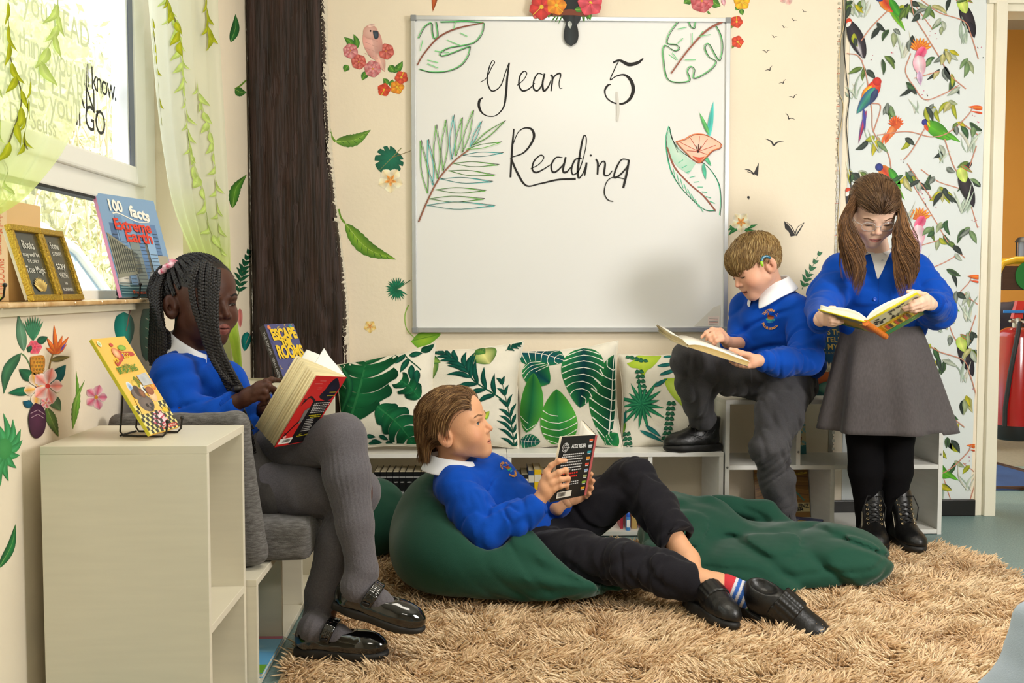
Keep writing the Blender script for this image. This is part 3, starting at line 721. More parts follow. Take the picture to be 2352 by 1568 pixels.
# ------------------------------------------------------------------ grey tub chair on the low bench
CHAIRF = mat('grey_linen', '#5f5d5a', 0.95, spec=0.1, var=0.16, var_scale=60, color2='#737170', stretch=(1, 1, 5), bump=0.12, bump_scale=30, weave=0.5, weave_scale=700, sheen=0.2)
ch = empty('tub_chair', (-0.68, 2.58, 0.255), 'grey linen low tub chair the braided girl is sitting in', 'chair')
def chair_part(name, fn, h=0.006):
 b = Blob(h); fn(b); V, Q = b.mesh(); V = V - np.array(ch.location); return link(name, mesh_np(V, Q), CHAIRF, ch)
def sh(b):
 # near arm, far arm, back; front edges lean forward at the foot
 for yy in (2.322, 2.862):
  b.box((-0.71, yy, 0.44), (0.155, 0.026, 0.18), Matrix.Rotation(0, 3, 'Y'), 0.02, 0.02)
  for a, c in (((-0.566, 0.60), (-0.525, 0.29)), ):
   b.cone((a[0] - .01, yy, a[1] - .012), (c[0] - .01, yy, c[1]), 0.028, 0.030, 0.03)
 b.box((-0.848, 2.59, 0.42), (0.027, 0.27, 0.155), None, 0.025, 0.05)
 b.disp.append(lambda p: 0.002 * vnoise(p * 22))
chair_part('shell', sh)
def st(b):
 b.box((-0.63, 2.592, 0.305), (0.215, 0.238, 0.048), None, 0.022, 0.02); b.ell((-0.62, 2.592, 0.335), (0.18, 0.2, 0.03), None, 0.03)
 b.disp.append(lambda p: 0.002 * vnoise(p * 18))
chair_part('seat_cushion', st)
b = MB(); b.tube([(-0.42 + .68, y_ - 2.58, 0.268 - .255) for y_ in np.linspace(2.37, 2.81, 8)], 0.003, 6); b.build('piping', CHAIRF, ch, True)

# ------------------------------------------------------------------ cushions with leaf prints
CLOTH = mat('natural_linen', '#ece6d6', 0.95, spec=0.1, var=0.03, var_scale=30, weave=0.4, weave_scale=800, sheen=0.15)
class Cushion:
 def __init__(s, corners, Y, thick, seed, lean=0.10, label='', sag=0.04):
  # corners in photo pixels: top-left, top-right, bottom-right, bottom-left, standing on the bench and leaning on the wall
  yb, yt = Y - lean, Y
  c = [P(*corners[0], yt), P(*corners[1], yt), P(*corners[2], yb), P(*corners[3], yb)]; s.c = [np.array(x) for x in c]; s.T = thick; s.seed = seed; s.sag = sag; s.root = None
  s.o = (s.c[0] + s.c[1] + s.c[2] + s.c[3]) / 4; s.n = np.cross(s.c[1] - s.c[0], s.c[3] - s.c[0]); s.n /= -np.linalg.norm(s.n)
  if s.n[1] > 0: s.n = -s.n
  s.label = label
 def pos(s, u, v, side, off=0.0):
  """u, v in 0..1 (v down)"""
  sg = 0.25
  cu, cv = 2 * u - 1, 2 * v - 1
  # edges pull in between the ears
  iu = u + (0.5 - u) * s.sag * (1 - cv ** 2) * np.abs(cu) ** 2 * 2; iv = v + (0.5 - v) * s.sag * (1 - cu ** 2) * np.abs(cv) ** 2 * 2
  p = ((1 - iu) * (1 - iv))[:, None] * s.c[0] + (iu * (1 - iv))[:, None] * s.c[1] + (iu * iv)[:, None] * s.c[2] + ((1 - iu) * iv)[:, None] * s.c[3]
  e = np.clip((1 - np.abs(cu) ** 3.2) * (1 - np.abs(cv) ** 3.2), 0, 1) ** 0.55
  w = vnoise(np.stack([u * 4.2 + s.seed, v * 4.2, np.full_like(u, s.seed * 3.1)], 1)) * 0.012 * np.minimum(1, e * 1.6) + 0.005 * np.sin((cu * 5 + cv * 3) * 2 + s.seed) * (1 - e)
  t = s.T * 0.5 * e * (1.0 if side > 0 else 0.55) + (w if side > 0 else 0)
  return p + s.n * (side * t + off)[:, None]
 def build(s, name, m, prints):
  n = 44; g = np.linspace(0, 1, n); U, Vv = [a.ravel() for a in np.meshgrid(g, g, indexing='ij')]
  A = s.pos(U, Vv, 1.0); Bk = s.pos(U, Vv, -1.0); i = np.arange(n * n).reshape(n, n)
  q = np.stack([i[:-1, :-1], i[:-1, 1:], i[1:, 1:], i[1:, :-1]], -1).reshape(-1, 4)
  s.root = empty(name, s.o, s.label, 'cushion', 'leaf print cushions on the bench')
  me = mesh_np(np.concatenate([A, Bk]) - s.o, np.concatenate([q, q[:, ::-1] + n * n])); bmx = bmesh.new(); bmx.from_mesh(me); bmesh.ops.remove_doubles(bmx, verts=bmx.verts, dist=0.0008); bmesh.ops.recalc_face_normals(bmx, faces=bmx.faces); bmx.to_mesh(me); bmx.free()
  for p_ in me.polygons: p_.use_smooth = True
  link('cover', me, m, s.root)
  D = Deco(0.00009, 24); prints(D)
  # clip prints to the front face
  for k in range(len(D.V)): D.V[k][:, :2] = np.clip(D.V[k][:, :2], 0.012, 0.988)
  D.build('leaf_print', INK_M, lambda u, v, z: s.pos(u, v, 1.0, 0.0012 + z) - s.o, s.root)
  # seam piping
  e = np.linspace(0, 1, 14); o = np.zeros_like(e); per = np.concatenate([np.stack([e, o], 1), np.stack([o + 1, e], 1), np.stack([1 - e, o + 1], 1), np.stack([o, 1 - e], 1)])
  pp = s.pos(per[:, 0], per[:, 1], 1.0) - s.o
  MB().tube([Vector(x) for x in pp], 0.0022, 6, closed=True).build('seam', m, s.root, True)
DG, MG, LG, BG, YG = '#0f4a33', '#1f6b43', '#3f8f3f', '#0d3b3e', '#b9d24a'
def banana(D, a, b, w, n, cm, ce, bend=0.05, gap=0.16, stem='#2f7a4a'):
 """big split banana leaf: lobes either side of a midrib, with gaps"""
 a, b = np.array(a, float), np.array(b, float); d = b - a; nl = np.array([-d[1], d[0]])
 c = D.curve([a, a + d * .5 + nl * bend, b], 40); nn = D.nor(c); dd = np.gradient(c, axis=0); dd /= np.linalg.norm(dd, axis=1)[:, None]
 for sd in (-1, 1):
  for i in range(n):
   t0, t1 = i / n, (i + 1) / n; k0, k1 = int(t0 * 39), min(39, int(t1 * 39)); rows = []
   for f in np.linspace(0, 1, 7):
    hw = w * 0.5 * math.sin(PI * (0.12 + 0.80 * ((i + .5) / n))) ** 0.6; sw = f * f * 0.35 * w; g_ = gap * f * (t1 - t0) * 39 * 0.5
    ks = np.linspace(k0 + g_, k1 - g_, 5); pts = np.stack([np.interp(ks, np.arange(40), c[:, j]) for j in (0, 1)], 1); nm = np.stack([np.interp(ks, np.arange(40), nn[:, j]) for j in (0, 1)], 1); tg = np.stack([np.interp(ks, np.arange(40), dd[:, j]) for j in (0, 1)], 1)
    bul = 1 - 0.18 * f * np.abs(np.linspace(-1, 1, 5))[:, None] ** 2
    rows.append(pts + sd * nm * hw * f * bul + tg * sw * 0.6)
   U = np.stack(rows, 0); A_, B_ = np.array(lin(cm)), np.array(lin(ce)); j_ = np.random.RandomState(int(abs(a[0]) * 1e4) % 9999 + i + 50 * (sd + 1)).uniform(0.7, 1.25, 5)
   C = (A_ * (1 - np.linspace(0, 1, 7))[:, None, None] + B_ * np.linspace(0, 1, 7)[:, None, None]) * j_[None, :, None]
   D.grid(U, np.clip(C, 0, 1))
 D.line([c[0], c[20], c[39]], [w * .045, w * .02], stem)
def veined(D, a, b, w, cm, ce, vein='#eef0e2', bend=0.03, nv=7, peak=0.45, rt=1.0):
 """heart-like leaf with pale veins and gaps"""
 D.leaf(a, b, w, cm, ce, bend=bend, n=26, peak=peak, tip=0.75, split=[-1, -.85, -.7, -.55, -.4, -.2, -.06, .06, .2 * rt, .4 * rt, .55 * rt, .7 * rt, .85 * rt, rt])
 a, b = np.array(a, float), np.array(b, float); d = b - a; nl = np.array([-d[1], d[0]]); c = D.curve([a, a + d * .5 + nl * bend, b], 30); nn = D.nor(c)
 ex = math.log(.5) / math.log(peak); hw_ = lambda t: 0.5 * w * max(0, math.sin(PI * min(1, t) ** ex)) ** 0.75
 at = lambda t, sd, f: np.array([np.interp(t * 29, np.arange(30), c[:, q] + sd * nn[:, q] * hw_(t) * f) for q in (0, 1)])
 for i in range(nv):
  t = (i + .4) / (nv + 1.0)
  for sd in (-1, 1): e_ = rt if sd > 0 else 1; D.line([at(t, sd, 0), at(t + .035 * e_, sd, .5 * e_), at(t + .11 * e_, sd, .97 * e_)], [w * .022, w * .014, w * .030], vein, n=9)
 D.line([c[0], c[15], c[29]], [w * .032, w * .015], vein, n=18)
def px2uv(cu):
 """photo pixels inside a cushion -> u, v (approximate inverse of its corner quad)"""
 q = np.array(cu, float)
 def f(x, y):
  u = v = 0.5
  for _ in range(12):
   p = (1-u)*(1-v)*q[0] + u*(1-v)*q[1] + u*v*q[2] + (1-u)*v*q[3]; du = (1-v)*(q[1]-q[0]) + v*(q[2]-q[3]); dv = (1-u)*(q[3]-q[0]) + u*(q[2]-q[1])
   s_ = np.linalg.solve(np.stack([du, dv], 1), np.array([x, y]) - p); u += s_[0]; v += s_[1]
  return (u, v)
 return f
zc = lambda x, y: (740 + x / 2.5565, 740 + y / 2.5565)     # reading of an enlarged crop
C1 = [(768, 838), (1000, 786), (1012, 1030), (776, 1034)]
C2 = [(952, 803), (1203, 783), (1192, 1030), (968, 1034)]
C3 = [(1168, 806), (1420, 782), (1430, 1030), (1190, 1034)]
C4 = [(1420, 812), (1628, 803), (1652, 1028), (1422, 1034)]
def p1(D):
 q = px2uv(C1); z_ = lambda x, y: q(*zc(x, y)); r_ = lambda k: k / 2.5565 / 240
 banana(D, z_(175, 600), z_(285, 170), r_(430), 5, '#1c6a3e', '#0f4128', 0.03); banana(D, z_(345, 520), z_(560, 760), r_(230), 5, '#1c6a3e', '#0f4430', -0.05)
 banana(D, z_(590, 470), z_(480, 370), r_(150), 3, '#1c6a3e', '#0d3b2b'); D.leaf(z_(330, 185), z_(680, 115), r_(60), '#1c6a3e', '#0d3b2b', bend=-.05); D.leaf(z_(590, 180), z_(670, 110), r_(70), '#124a36', '#0d3b2b')
 D.line([z_(600, 300), z_(520, 230), z_(490, 185)], r_(6), '#124a36')
 for a, b_ in (((495,190),(445,260)),((520,225),(475,320)),((540,270),(545,370)),((575,300),(580,390)),((520,200),(600,190))): D.leaf(z_(*a), z_(*b_), r_(42), '#1a6048', '#0d3b33')
 for a, b_ in (((270,690),(330,700)),((300,720),(360,735)),((350,690),(400,720)),((280,735),(330,745)),((380,735),(430,745))): D.leaf(z_(*a), z_(*b_), r_(30), '#1a6048', '#0d3b33')
 D.leaf(z_(95, 560), z_(110, 250), r_(50), '#2a7a4a', '#124a36', bend=.2)
def p2(D):
 q = px2uv(C2); z_ = lambda x, y: q(*zc(x, y)); r_ = lambda k: k / 2.5565 / 240
 D.leaf(z_(595, 200), z_(630, 365), r_(150), '#cfd27a', '#3a7a3a', tip=.7); D.leaf(z_(560, 200), z_(700, 250), r_(90), '#8aa84a', '#2c6a3a')
 D.leaf(z_(930, 150), z_(985, 262), r_(150), '#d8d68a', '#4a7a34', tip=.7); D.leaf(z_(905, 150), z_(960, 190), r_(70), '#5c8a3a', '#2c6a3a')
 D.frond([z_(1060, 470), z_(900, 370), z_(830, 270), z_(700, 175)], 9, r_(170), r_(30), '#16584a', '#0d3a33', stem='#16503c', sw=r_(8), ang=1.0)
 D.frond([z_(1130, 760), z_(1120, 600), z_(1060, 360)], 8, r_(120), r_(22), '#16584a', '#0d3a33', stem='#16503c', sw=r_(7), ang=1.1)
 D.frond([z_(1080, 170), z_(1130, 140), z_(1185, 110)], 6, r_(60), r_(14), '#16584a', '#0d3a33', stem='#16503c', sw=r_(5))
 D.leaf(z_(945, 590), z_(985, 540), r_(40), '#c9d24a', '#6aa53a'); D.leaf(z_(580, 730), z_(640, 750), r_(40), '#2c7a4a', '#124a36')
 for k in range(6): D.leaf(z_(640 + 55 * k, 745), z_(700 + 55 * k, 700 - 12 * (k % 2)), r_(26), '#1d6a48', '#0d3a33')
def p3(D):
 q = px2uv(C3); z_ = lambda x, y: q(*zc(x, y)); r_ = lambda k: k / 2.5565 / 240
 veined(D, z_(1110, 170), z_(1420, 240), r_(210), '#12495a', '#1d6a48', bend=-.08); veined(D, z_(1210, 240), z_(1330, 380), r_(170), '#0f4450', '#2d8444', bend=.1)
 veined(D, z_(1530, 140), z_(1505, 520), r_(250), '#0c3440', '#2a7d44', nv=8, peak=.4, bend=-.02); veined(D, z_(1672, 735), z_(1722, 195), r_(290), '#0f4438', '#2a7a40', nv=8, peak=.5, bend=.02, rt=.22)
 veined(D, z_(1190, 660), z_(1235, 315), r_(145), '#1c6a42', '#4a9a3c', nv=8, bend=.02); veined(D, z_(1405, 760), z_(1370, 415), r_(215), '#2a8444', '#4fa53c', nv=7, peak=.42, bend=-.02)
 veined(D, z_(1155, 700), z_(1280, 720), r_(90), '#0f4450', '#2a7d54', nv=5); veined(D, z_(1660, 740), z_(1740, 660), r_(90), '#1c6a42', '#2c8444', nv=4)
def p4(D):
 q = px2uv(C4); z_ = lambda x, y: q(*zc(x, y)); r_ = lambda k: k / 2.5565 / 240
 D.shape([z_(1775,250),z_(1810,235),z_(1850,185),z_(1900,180),z_(1980,178),z_(1960,230),z_(1920,280),z_(1890,300),z_(1865,345),z_(1845,290),z_(1800,280)], '#c3d64e', '#a9c83a', n=50)
 D.shape([z_(1985,350),z_(2090,350),z_(2120,400),z_(2115,520),z_(2070,490),z_(2030,450),z_(2000,400)], '#cddd72', '#a9c83a', n=40)
 c0 = z_(1855, 500)
 for k in range(17):
  a = k * 2 * PI / 17 + .2; L_ = r_(150 + 40 * math.sin(k * 2.3)); D.leaf(c0, (c0[0] + L_ * math.cos(a), c0[1] + L_ * math.sin(a)), r_(24), '#3a9a6a', '#14604a')
 for bx_, by_, ang, n in ((1845, 300, 1.4, 6), (2030, 490, 1.7, 8), (1770, 660, 1.2, 4), (1800, 200, .3, 4)):
  for k in range(n):
   x, y = bx_ + k * 26 * math.cos(ang), by_ + k * 30 * math.sin(ang); s1 = 28
   D.leaf(z_(x, y), z_(x - s1, y + 14), r_(28), '#3a7a58', '#174a3a'); D.leaf(z_(x, y), z_(x + s1, y + 14), r_(28), '#3a7a58', '#174a3a')
 for a, b_ in (((1950,270),(2070,250)),((1960,330),(2090,280)),((1990,200),(2060,190)),((1850,650),(2000,730)),((1880,620),(1980,700)),((1740,620),(1760,520)),((2160,700),(2260,600)),((2160,640),(2230,540)),((1930,400),(2010,350))): D.leaf(z_(*a), z_(*b_), r_(26), '#2a7a74', '#1a5a5a')
 for a, b_ in (((1740,580),(1755,660)),((2270,400),(2330,520)),((2290,520),(2340,640))): D.leaf(z_(*a), z_(*b_), r_(34), '#8ab83a', '#4a8a2a')
for cc, p_, Y_, lb in ((C1, p1, 3.755, 'cushion printed with a huge split banana leaf, leftmost on the bench'), (C2, p2, 3.80, 'cushion printed with dark palm fronds, behind the reclining boy\'s head'),
                       (C3, p3, 3.82, 'cushion printed with large dark leaves with pale veins, third from the left'), (C4, p4, 3.84, 'cushion printed with lime leaves and spiky palms, behind the black trainer')):
 Cushion(cc, Y_, 0.15, Y_ * 10 + cc[0][0], label=lb).build('cushion', CLOTH, p_)

# ------------------------------------------------------------------ bean bags
BBM = mat('bottle_green_cotton', '#1b4839', 0.8, spec=0.2, var=0.06, var_scale=5, bump=0.10, bump_scale=14, weave=0.35, weave_scale=900, sheen=0.25)
def seam_line(V, pts, name, parent, o): MB().tube([Vector(p) - Vector(o) for p in pts], 0.0018, 5).build(name, BBM, parent, True)
def beanbag(label, loc, fn, h=0.008):
 r = empty('bean_bag', loc, label, 'bean bag', 'green bean bags on the rug'); b = Blob(h); fn(b); V, Q = b.mesh()
 link('cover', mesh_np(V - np.array(loc), Q), BBM, r); return r, b
def bb_front(b):
 b.ell((0.02, 2.98, 0.135), (0.28, 0.30, 0.125), None, 0.05); b.ell((-0.10, 3.05, 0.19), (0.17, 0.24, 0.165), None, 0.10); b.ell((0.25, 2.90, 0.10), (0.22, 0.25, 0.085), None, 0.10)
 b.ell((-0.02, 2.86, 0.13), (0.22, 0.16, 0.13), None, 0.08)
 b.half((0, 0, 0.028), (0, 0, -1), 0.05); w = P
 for a_, c_, r1, r2 in ((w(1190, 1245, 2.92), w(1432, 1282, 2.70), .105, .07), (w(1060, 1110, 2.94), w(1215, 1245, 2.94), .085, .10), (w(1050, 1120, 2.84), w(1118, 1222, 2.77), .055, .055), (w(1250, 1240, 2.98), w(1420, 1180, 2.95), .10, .12)): b.cone(a_, c_, r1, r2, .05, 's')
 def fd(p):
  x, y, z = p.T; a = np.arctan2(z - 0.1, x - 0.30); rr = np.hypot(x - 0.30, z - 0.1)
  return 0.006 * np.sin(a * 14 + 3 * vnoise(p * 5)) * np.exp(-((rr - 0.16) / 0.12) ** 2) + 0.010 * vnoise(p * 6)
 b.disp += [fd, creases((.9, 0, .45), 16, 3.5, .007, .09, 3.7, .3, (.22, 2.80, .12), .22)]
bbf, _ = beanbag('green bean bag squashed under the reclining boy', (0.03, 2.97, 0), bb_front)
MB().tube([(-0.255, -0.06, 0.155), (-0.275, -0.08, 0.150), (-0.285, -0.075, 0.125), (-0.262, -0.06, 0.118)], [.004, .007, .007, .004], 6).build('fabric_loop', mat('grey_tape', '#8f9488', 0.9), bbf, True)
def bb_right(b):
 def w(px, py, Y): return P(px, py, Y)
 b.ell((0.90, 3.08, 0.07), (0.30, 0.23, 0.085), None, 0.06); b.ell((0.67, 3.24, 0.12), (0.16, 0.16, 0.10), None, 0.09); b.ell((1.10, 3.02, 0.08), (0.15, 0.19, 0.085), None, 0.08); b.ell((0.62, 3.08, 0.06), (0.13, 0.16, 0.07), None, 0.08)
 # loose folds of the half-empty cover
 for pts, rr in (([(1550,1152,3.33),(1630,1165,3.25),(1720,1240,3.1),(1830,1305,2.93)], [.034,.040,.032,.022]), ([(1640,1152,3.36),(1760,1180,3.3),(1850,1245,3.15),(1930,1268,3.0)], [.032,.036,.032,.022]),
     ([(1555,1205,3.2),(1660,1268,3.03),(1770,1330,2.93)], [.030,.034,.022]), ([(1760,1228,3.2),(1850,1258,3.1),(1950,1300,2.98)], [.028,.030,.022]), ([(1530,1290,3.0),(1640,1335,2.92),(1800,1350,2.87),(1900,1335,2.9)], [.040,.046,.046,.036])):
  b.group(.016); b.chain([w(*q) for q in pts], rr, 0.028)
 b.group(.02); b.half((0, 0, 0.028), (0, 0, -1), 0.03)
 def fd(p):
  q = np.stack([p[:, 0] * 5 + p[:, 2] * 8, p[:, 1] * 4, p[:, 0] * 3 - p[:, 2] * 6], 1); return 0.012 * vnoise(q) + 0.003 * vnoise(q * 4)
 b.disp += [fd, creases((.5, .2, .75), 9, 3.0, .012, .10, 2.3, .3), creases((.3, -.3, .9), 16, 4.0, .006, .10, 7.1, .5), lambda p: np.where(p[:, 2] < .028, .03, 0)]
bbr, _ = beanbag('green bean bag lying crumpled and half empty in front of the cube unit', (0.88, 3.08, 0), bb_right, 0.007)
tg = P(1918, 1224, 3.03) - Vector(bbr.location)
b = MB(); b.prism([(-.026, -.008), (.020, -.010), (.028, .018), (-.012, .012)], -.0004, .0004, axis=1, M=Matrix.Translation(tg) @ Matrix.Rotation(R(-28), 4, 'X')); b.build('care_label', mat('white_label', '#eceeee', 0.7), bbr)
b = MB(); e0 = P(1972, 1352, 2.93) - Vector(bbr.location)
for dx in (0.012, 0.02, 0.026): b.tube([e0, e0 + Vector((dx, -.006, .004)), e0 + Vector((dx * 1.5, -.012, -.006))], 0.0018, 5)
b.build('draw_cord', mat('black_cord', '#15161a', 0.8), bbr, True)
def bb_back(b):
 c = P(825, 1262, 3.28); b.ell((c.x, 3.3, 0.12), (0.155, 0.15, 0.125), None, 0.05); b.ell((c.x + .03, 3.34, 0.17), (0.12, 0.12, 0.10), None, 0.06); b.half((0, 0, 0.02), (0, 0, -1), 0.04)
 b.disp.append(lambda p: 0.014 * vnoise(p * 8) + 0.005 * vnoise(p * 20))
beanbag('dark green bean bag partly hidden behind the crossed legs of the seated girl', (P(825, 1262, 3.28).x, 3.3, 0), bb_back)

# ------------------------------------------------------------------ shaggy rug
def rug():
 X0, X1, Y0, Y1, rc = -0.47, 1.66, 1.45, 3.46, 0.30
 pts = []
 for cx, cy, a0 in ((X1 - rc, Y1 - rc, 0), (X0 + rc, Y1 - rc, 90), (X0 + rc, Y0 + rc, 180), (X1 - rc, Y0 + rc, 270)):
  for k in range(9): a = R(a0 + k * 90 / 8); pts.append((cx + rc * math.cos(a), cy + rc * math.sin(a)))
 base = MB().prism(pts, 0.0005, 0.012, axis=2).build('rug', mat('rug_backing', '#b39a78', 0.95))
 tag(base, 'beige deep-pile shaggy rug covering the floor', 'rug')
 r = np.random.RandomState(11); n = 130000
 x = r.uniform(X0, X1, n); y = r.uniform(Y0, Y1, n)
 dx = np.maximum(np.abs(x - (X0 + X1) / 2) - ((X1 - X0) / 2 - rc), 0); dy = np.maximum(np.abs(y - (Y0 + Y1) / 2) - ((Y1 - Y0) / 2 - rc), 0)
 ok = dx ** 2 + dy ** 2 < rc ** 2
 # what the camera (or one a step aside) can see
 ok &= (x > -0.62 * y + 0.55) | (y > 2.3); ok &= x < 0.62 * y + 0.35
 ok &= (y > 1.95 + r.uniform(-.1, 0, n)); x, y = x[ok], y[ok]; n = len(x)
 p = np.stack([x, y, np.zeros(n)], 1)
 a = 2.6 * vnoise(p * 3.1) + 5.0 * vnoise(p * 9.0 + 7) + r.randn(n) * 0.55 - 1.3
 lean = np.clip(0.95 + 0.9 * vnoise(p * 14 + 3) + r.randn(n) * 0.2, 0.3, 1.45); L_ = r.uniform(0.032, 0.054, n)
 edge = ((x > X1 - .03) | (y > Y1 - .03));
 d = np.stack([np.cos(a) * np.sin(lean), np.sin(a) * np.sin(lean), np.cos(lean)], 1); sdv = np.stack([-np.sin(a), np.cos(a), np.zeros(n)], 1); up = np.cross(d, sdv) * -1
 ts = np.array([0, 0.4, 0.75, 1.0]); wd = r.uniform(0.0019, 0.0034, n); prof = np.array([0.8, 1.0, 0.8, 0.15]); bend = r.uniform(0.1, 0.5, n); side = r.randn(n) * .2
 rings = []
 for t, w_ in zip(ts, prof):
  c = np.stack([x, y, np.full(n, 0.010)], 1) + d * (L_ * t)[:, None] + sdv * (side * L_ * t * t)[:, None]; c[:, 2] -= bend * L_ * t * t * 0.55; c[:, 2] = np.maximum(c[:, 2], 0.010 + 0.002 * t)
  for k in range(3):
   b_ = 2 * PI * k / 3; rings.append(c + (sdv * math.cos(b_) + up * math.sin(b_)) * (wd * w_)[:, None])
 V = np.stack(rings, 1).reshape(-1, 3); base_i = np.arange(n)[:, None] * 12; Q = []
 for j in range(3):
  for k in range(3): Q.append(np.concatenate([base_i + 3 * j + k, base_i + 3 * j + (k + 1) % 3, base_i + 3 * j + 3 + (k + 1) % 3, base_i + 3 * j + 3 + k], 1))
 c1, c2, c3 = np.array(lin('#e6c59a')), np.array(lin('#f4dbb6')), np.array(lin('#d4b28a')); m1 = np.clip(0.5 + vnoise(p * 6 + 30) * 1.6 + r.randn(n) * .25, 0, 1)[:, None]; col = c1 * (1 - m1) + c2 * m1; m2 = np.clip(vnoise(p * 4 + 60) * 2.4 - .2 + r.randn(n) * .2, 0, .8)[:, None]; col = col * (1 - m2) + c3 * m2
 col = np.repeat(col, 12, axis=0)
 pile = link('pile', mesh_np(V, np.concatenate(Q), cols=col), mat('rug_pile', rough=0.85, spec=0.15, attr='Col', sheen=0.3), base); tag(pile, None, None, None, 'stuff')
rug()

# ------------------------------------------------------------------ people: shared builders
def orient(c, f, up=(0, 0, 1), s=1.0):
 """local x = right, y = forward, z = up"""
 f = Vector(f).normalized(); u = Vector(up); u = (u - f * u.dot(f)).normalized(); r = f.cross(u)
 M = (Matrix((r, f, u)).transposed() * s).to_4x4(); M.translation = Vector(c); return M
def xf(M, V):
 A = np.array(M); return np.asarray(V) @ A[:3, :3].T + A[:3, 3]
def inv(M, p): return np.array(M.inverted() @ Vector(p))
def merge(parts):
 V, Q, C, n = [], [], [], 0
 for v, q, c in parts: V.append(v); Q.append(q + n); C.append(np.broadcast_to(c, v.shape)); n += len(v)
 return np.concatenate(V), np.concatenate(Q), np.concatenate(C)
def skin_mat(name, base):
 return mat(name, base, 0.5, spec=0.35, attr='Col', sss=0.12, bump=0.05, bump_scale=220)
def sm(d, r): return np.exp(-np.clip(d / r, 0, 4) ** 2)
EYEC = (0.031, 0.0672, 0.006)
def head_mesh(M, neck_to, o):
 """o: dict of face options. returns V, Q, C (world) and the local vertex positions"""
 b = Blob(0.00165); s_ = M.to_scale()[0]
 jw = o.get('jaw', 1.0); ck = o.get('cheek', 1.0)
 b.ell((0, -.014, .036), (.0735, .091, .081), None, 0.02)
 b.ell((0, .030, .044), (.0610, .0565, .058), None, 0.03)
 b.ell((0, .034, -.018), (.0575 * ck, .0500, .060), None, 0.03)
 for sd in (-1, 1):
  b.cone((sd * .044 * jw, .004, -.046), (sd * .011, .060, -.080), .018, .0135, 0.03)
  b.ell((sd * .033 * ck, .054, -.029), (.027, .0265, .026), None, 0.025)
  b.cone((sd * .018, .0815, .021), (sd * .042, .0700, .021), .0080, .0075, 0.012)      # brow
 b.ell((0, .0695, -.0815), (.0165, .0140, .0125), None, 0.02)                            # chin
 b.ell((0, .0710, -.052), (.028, .0175, .023), None, 0.02)                               # muzzle
 for sd in (-1, 1): b.ell((sd * .030, .0935, .0055), (.0155, .0125, .0085), None, 0.012, 's')
 ow, lo = o.get('eye', 0.004), o.get('eye_drop', 0.0)
 for sd in (-1, 1):
  b.ell((sd * EYEC[0], EYEC[1], EYEC[2]), (.0150, .0143, .0128), None, 0.004)
  if ow: b.ell((sd * EYEC[0], EYEC[1] + .0145, EYEC[2] - lo), (.0132, .0095, ow), None, 0.0015, 's')
 nw = o.get('nose_w', 1.0); nl = o.get('nose', 1.0)
 b.cone((0, .0805, .012), (0, .0815 + .0165 * nl, -.0195), .0055, .0082 * nw, 0.011)
 for sd in (-1, 1): b.ell((sd * .0100 * nw, .0885, -.0250), (.0068 * nw, .0080, .0060), None, 0.006)
 for sd in (-1, 1): b.ell((sd * .0056 * nw, .0955, -.0300), (.003, .004, .002), None, 0.002, 's')
 lp = o.get('lips', 1.0); op = o.get('mouth', 0.0); sml = o.get('smile', 0.0)
 for x0, x1 in ((0, 1), (0, -1)):
  b.cone((0, .0868, -.0508), (x1 * .0205, .0765, -.0535 + sml), .0046 * lp, .0022 * lp, 0.004)
  b.cone((0, .0850, -.0592 - op), (x1 * .0180, .0760, -.0550 + sml - op * .4), .0054 * lp, .0022 * lp, 0.004)
 b.ell((0, .0940, -.0548 - op * .5), (.0195, .010, .0010 + op * .55), None, 0.0015, 's')
 if sml or True:
  for sd in (-1, 1): b.ell((sd * .0225, .0790, -.0545 + sml), (.003, .004, .0015), None, 0.003, 's')
 for sd in (-1, 1):                                                                      # ears
  Me = (Matrix.Rotation(R(sd * 26), 3, 'Z') @ Matrix.Rotation(R(12), 3, 'X'))
  A_ = np.array(Me); ec = v3((sd * .0775, -.014, -.008)); es = o.get('ear', 1.0)
  eo = lambda x, y, z: ec + A_ @ v3((sd * x, y, z)) * es
  b.ell(ec, (.0080 * es, .0200 * es, .0305 * es), Me, 0.007)
  b.ell(eo(.0085, .003, .003), (.0062 * es, .0128 * es, .0215 * es), Me, 0.003, 's')
  b.ell(eo(.0040, -.004, .006), (.003 * es, .0045 * es, .012 * es), Me, 0.004); b.ell(eo(.004, .014, -.004), (.0035, .0045, .0065), Me, 0.004); b.ell(eo(.002, -.001, -.002), (.004, .005, .007), Me, 0.003, 's')
 n0 = v3((0, -.022, -.040)); n1 = inv(M, neck_to); b.cone(n0, n1, .0425, .046, 0.030)
 V, Q = b.mesh(); base = np.array(lin(o['skin'])); C = np.tile(base, (len(V), 1))
 def tint(m, col, a):
  nonlocal C
  w_ = (np.clip(m, 0, 1) * a)[:, None]; C = C * (1 - w_) + np.array(lin(col)) * w_
 L_ = V
 for sd in (-1, 1):
  tint(sm(np.linalg.norm(L_ - v3((sd * .042, .068, -.026)), axis=1), .022), o['blush'], .45)
  tint(sm(np.linalg.norm((L_ - v3((sd * .083, -.012, -.002))) * v3((2.2, 1.2, .8)), axis=1), .022), o['blush'], .45)
  tint(sm(np.linalg.norm((L_ - v3((sd * EYEC[0], .083, EYEC[2]))) * v3((1, 1, 1.4)), axis=1), .013), o['lid'], .35)
 tint(sm(np.linalg.norm(L_ - v3((0, .100, -.021)), axis=1), .012), o['blush'], .4)
 lipm = (np.abs(L_[:, 0]) < .021 - 0.00) * (L_[:, 1] > .0725)
 zc_ = L_[:, 2] - sml * (np.abs(L_[:, 0]) / .02) ** 2
 up_ = -.0545; hw = np.clip(1 - (np.abs(L_[:, 0]) / .0225) ** 2, 0, 1)
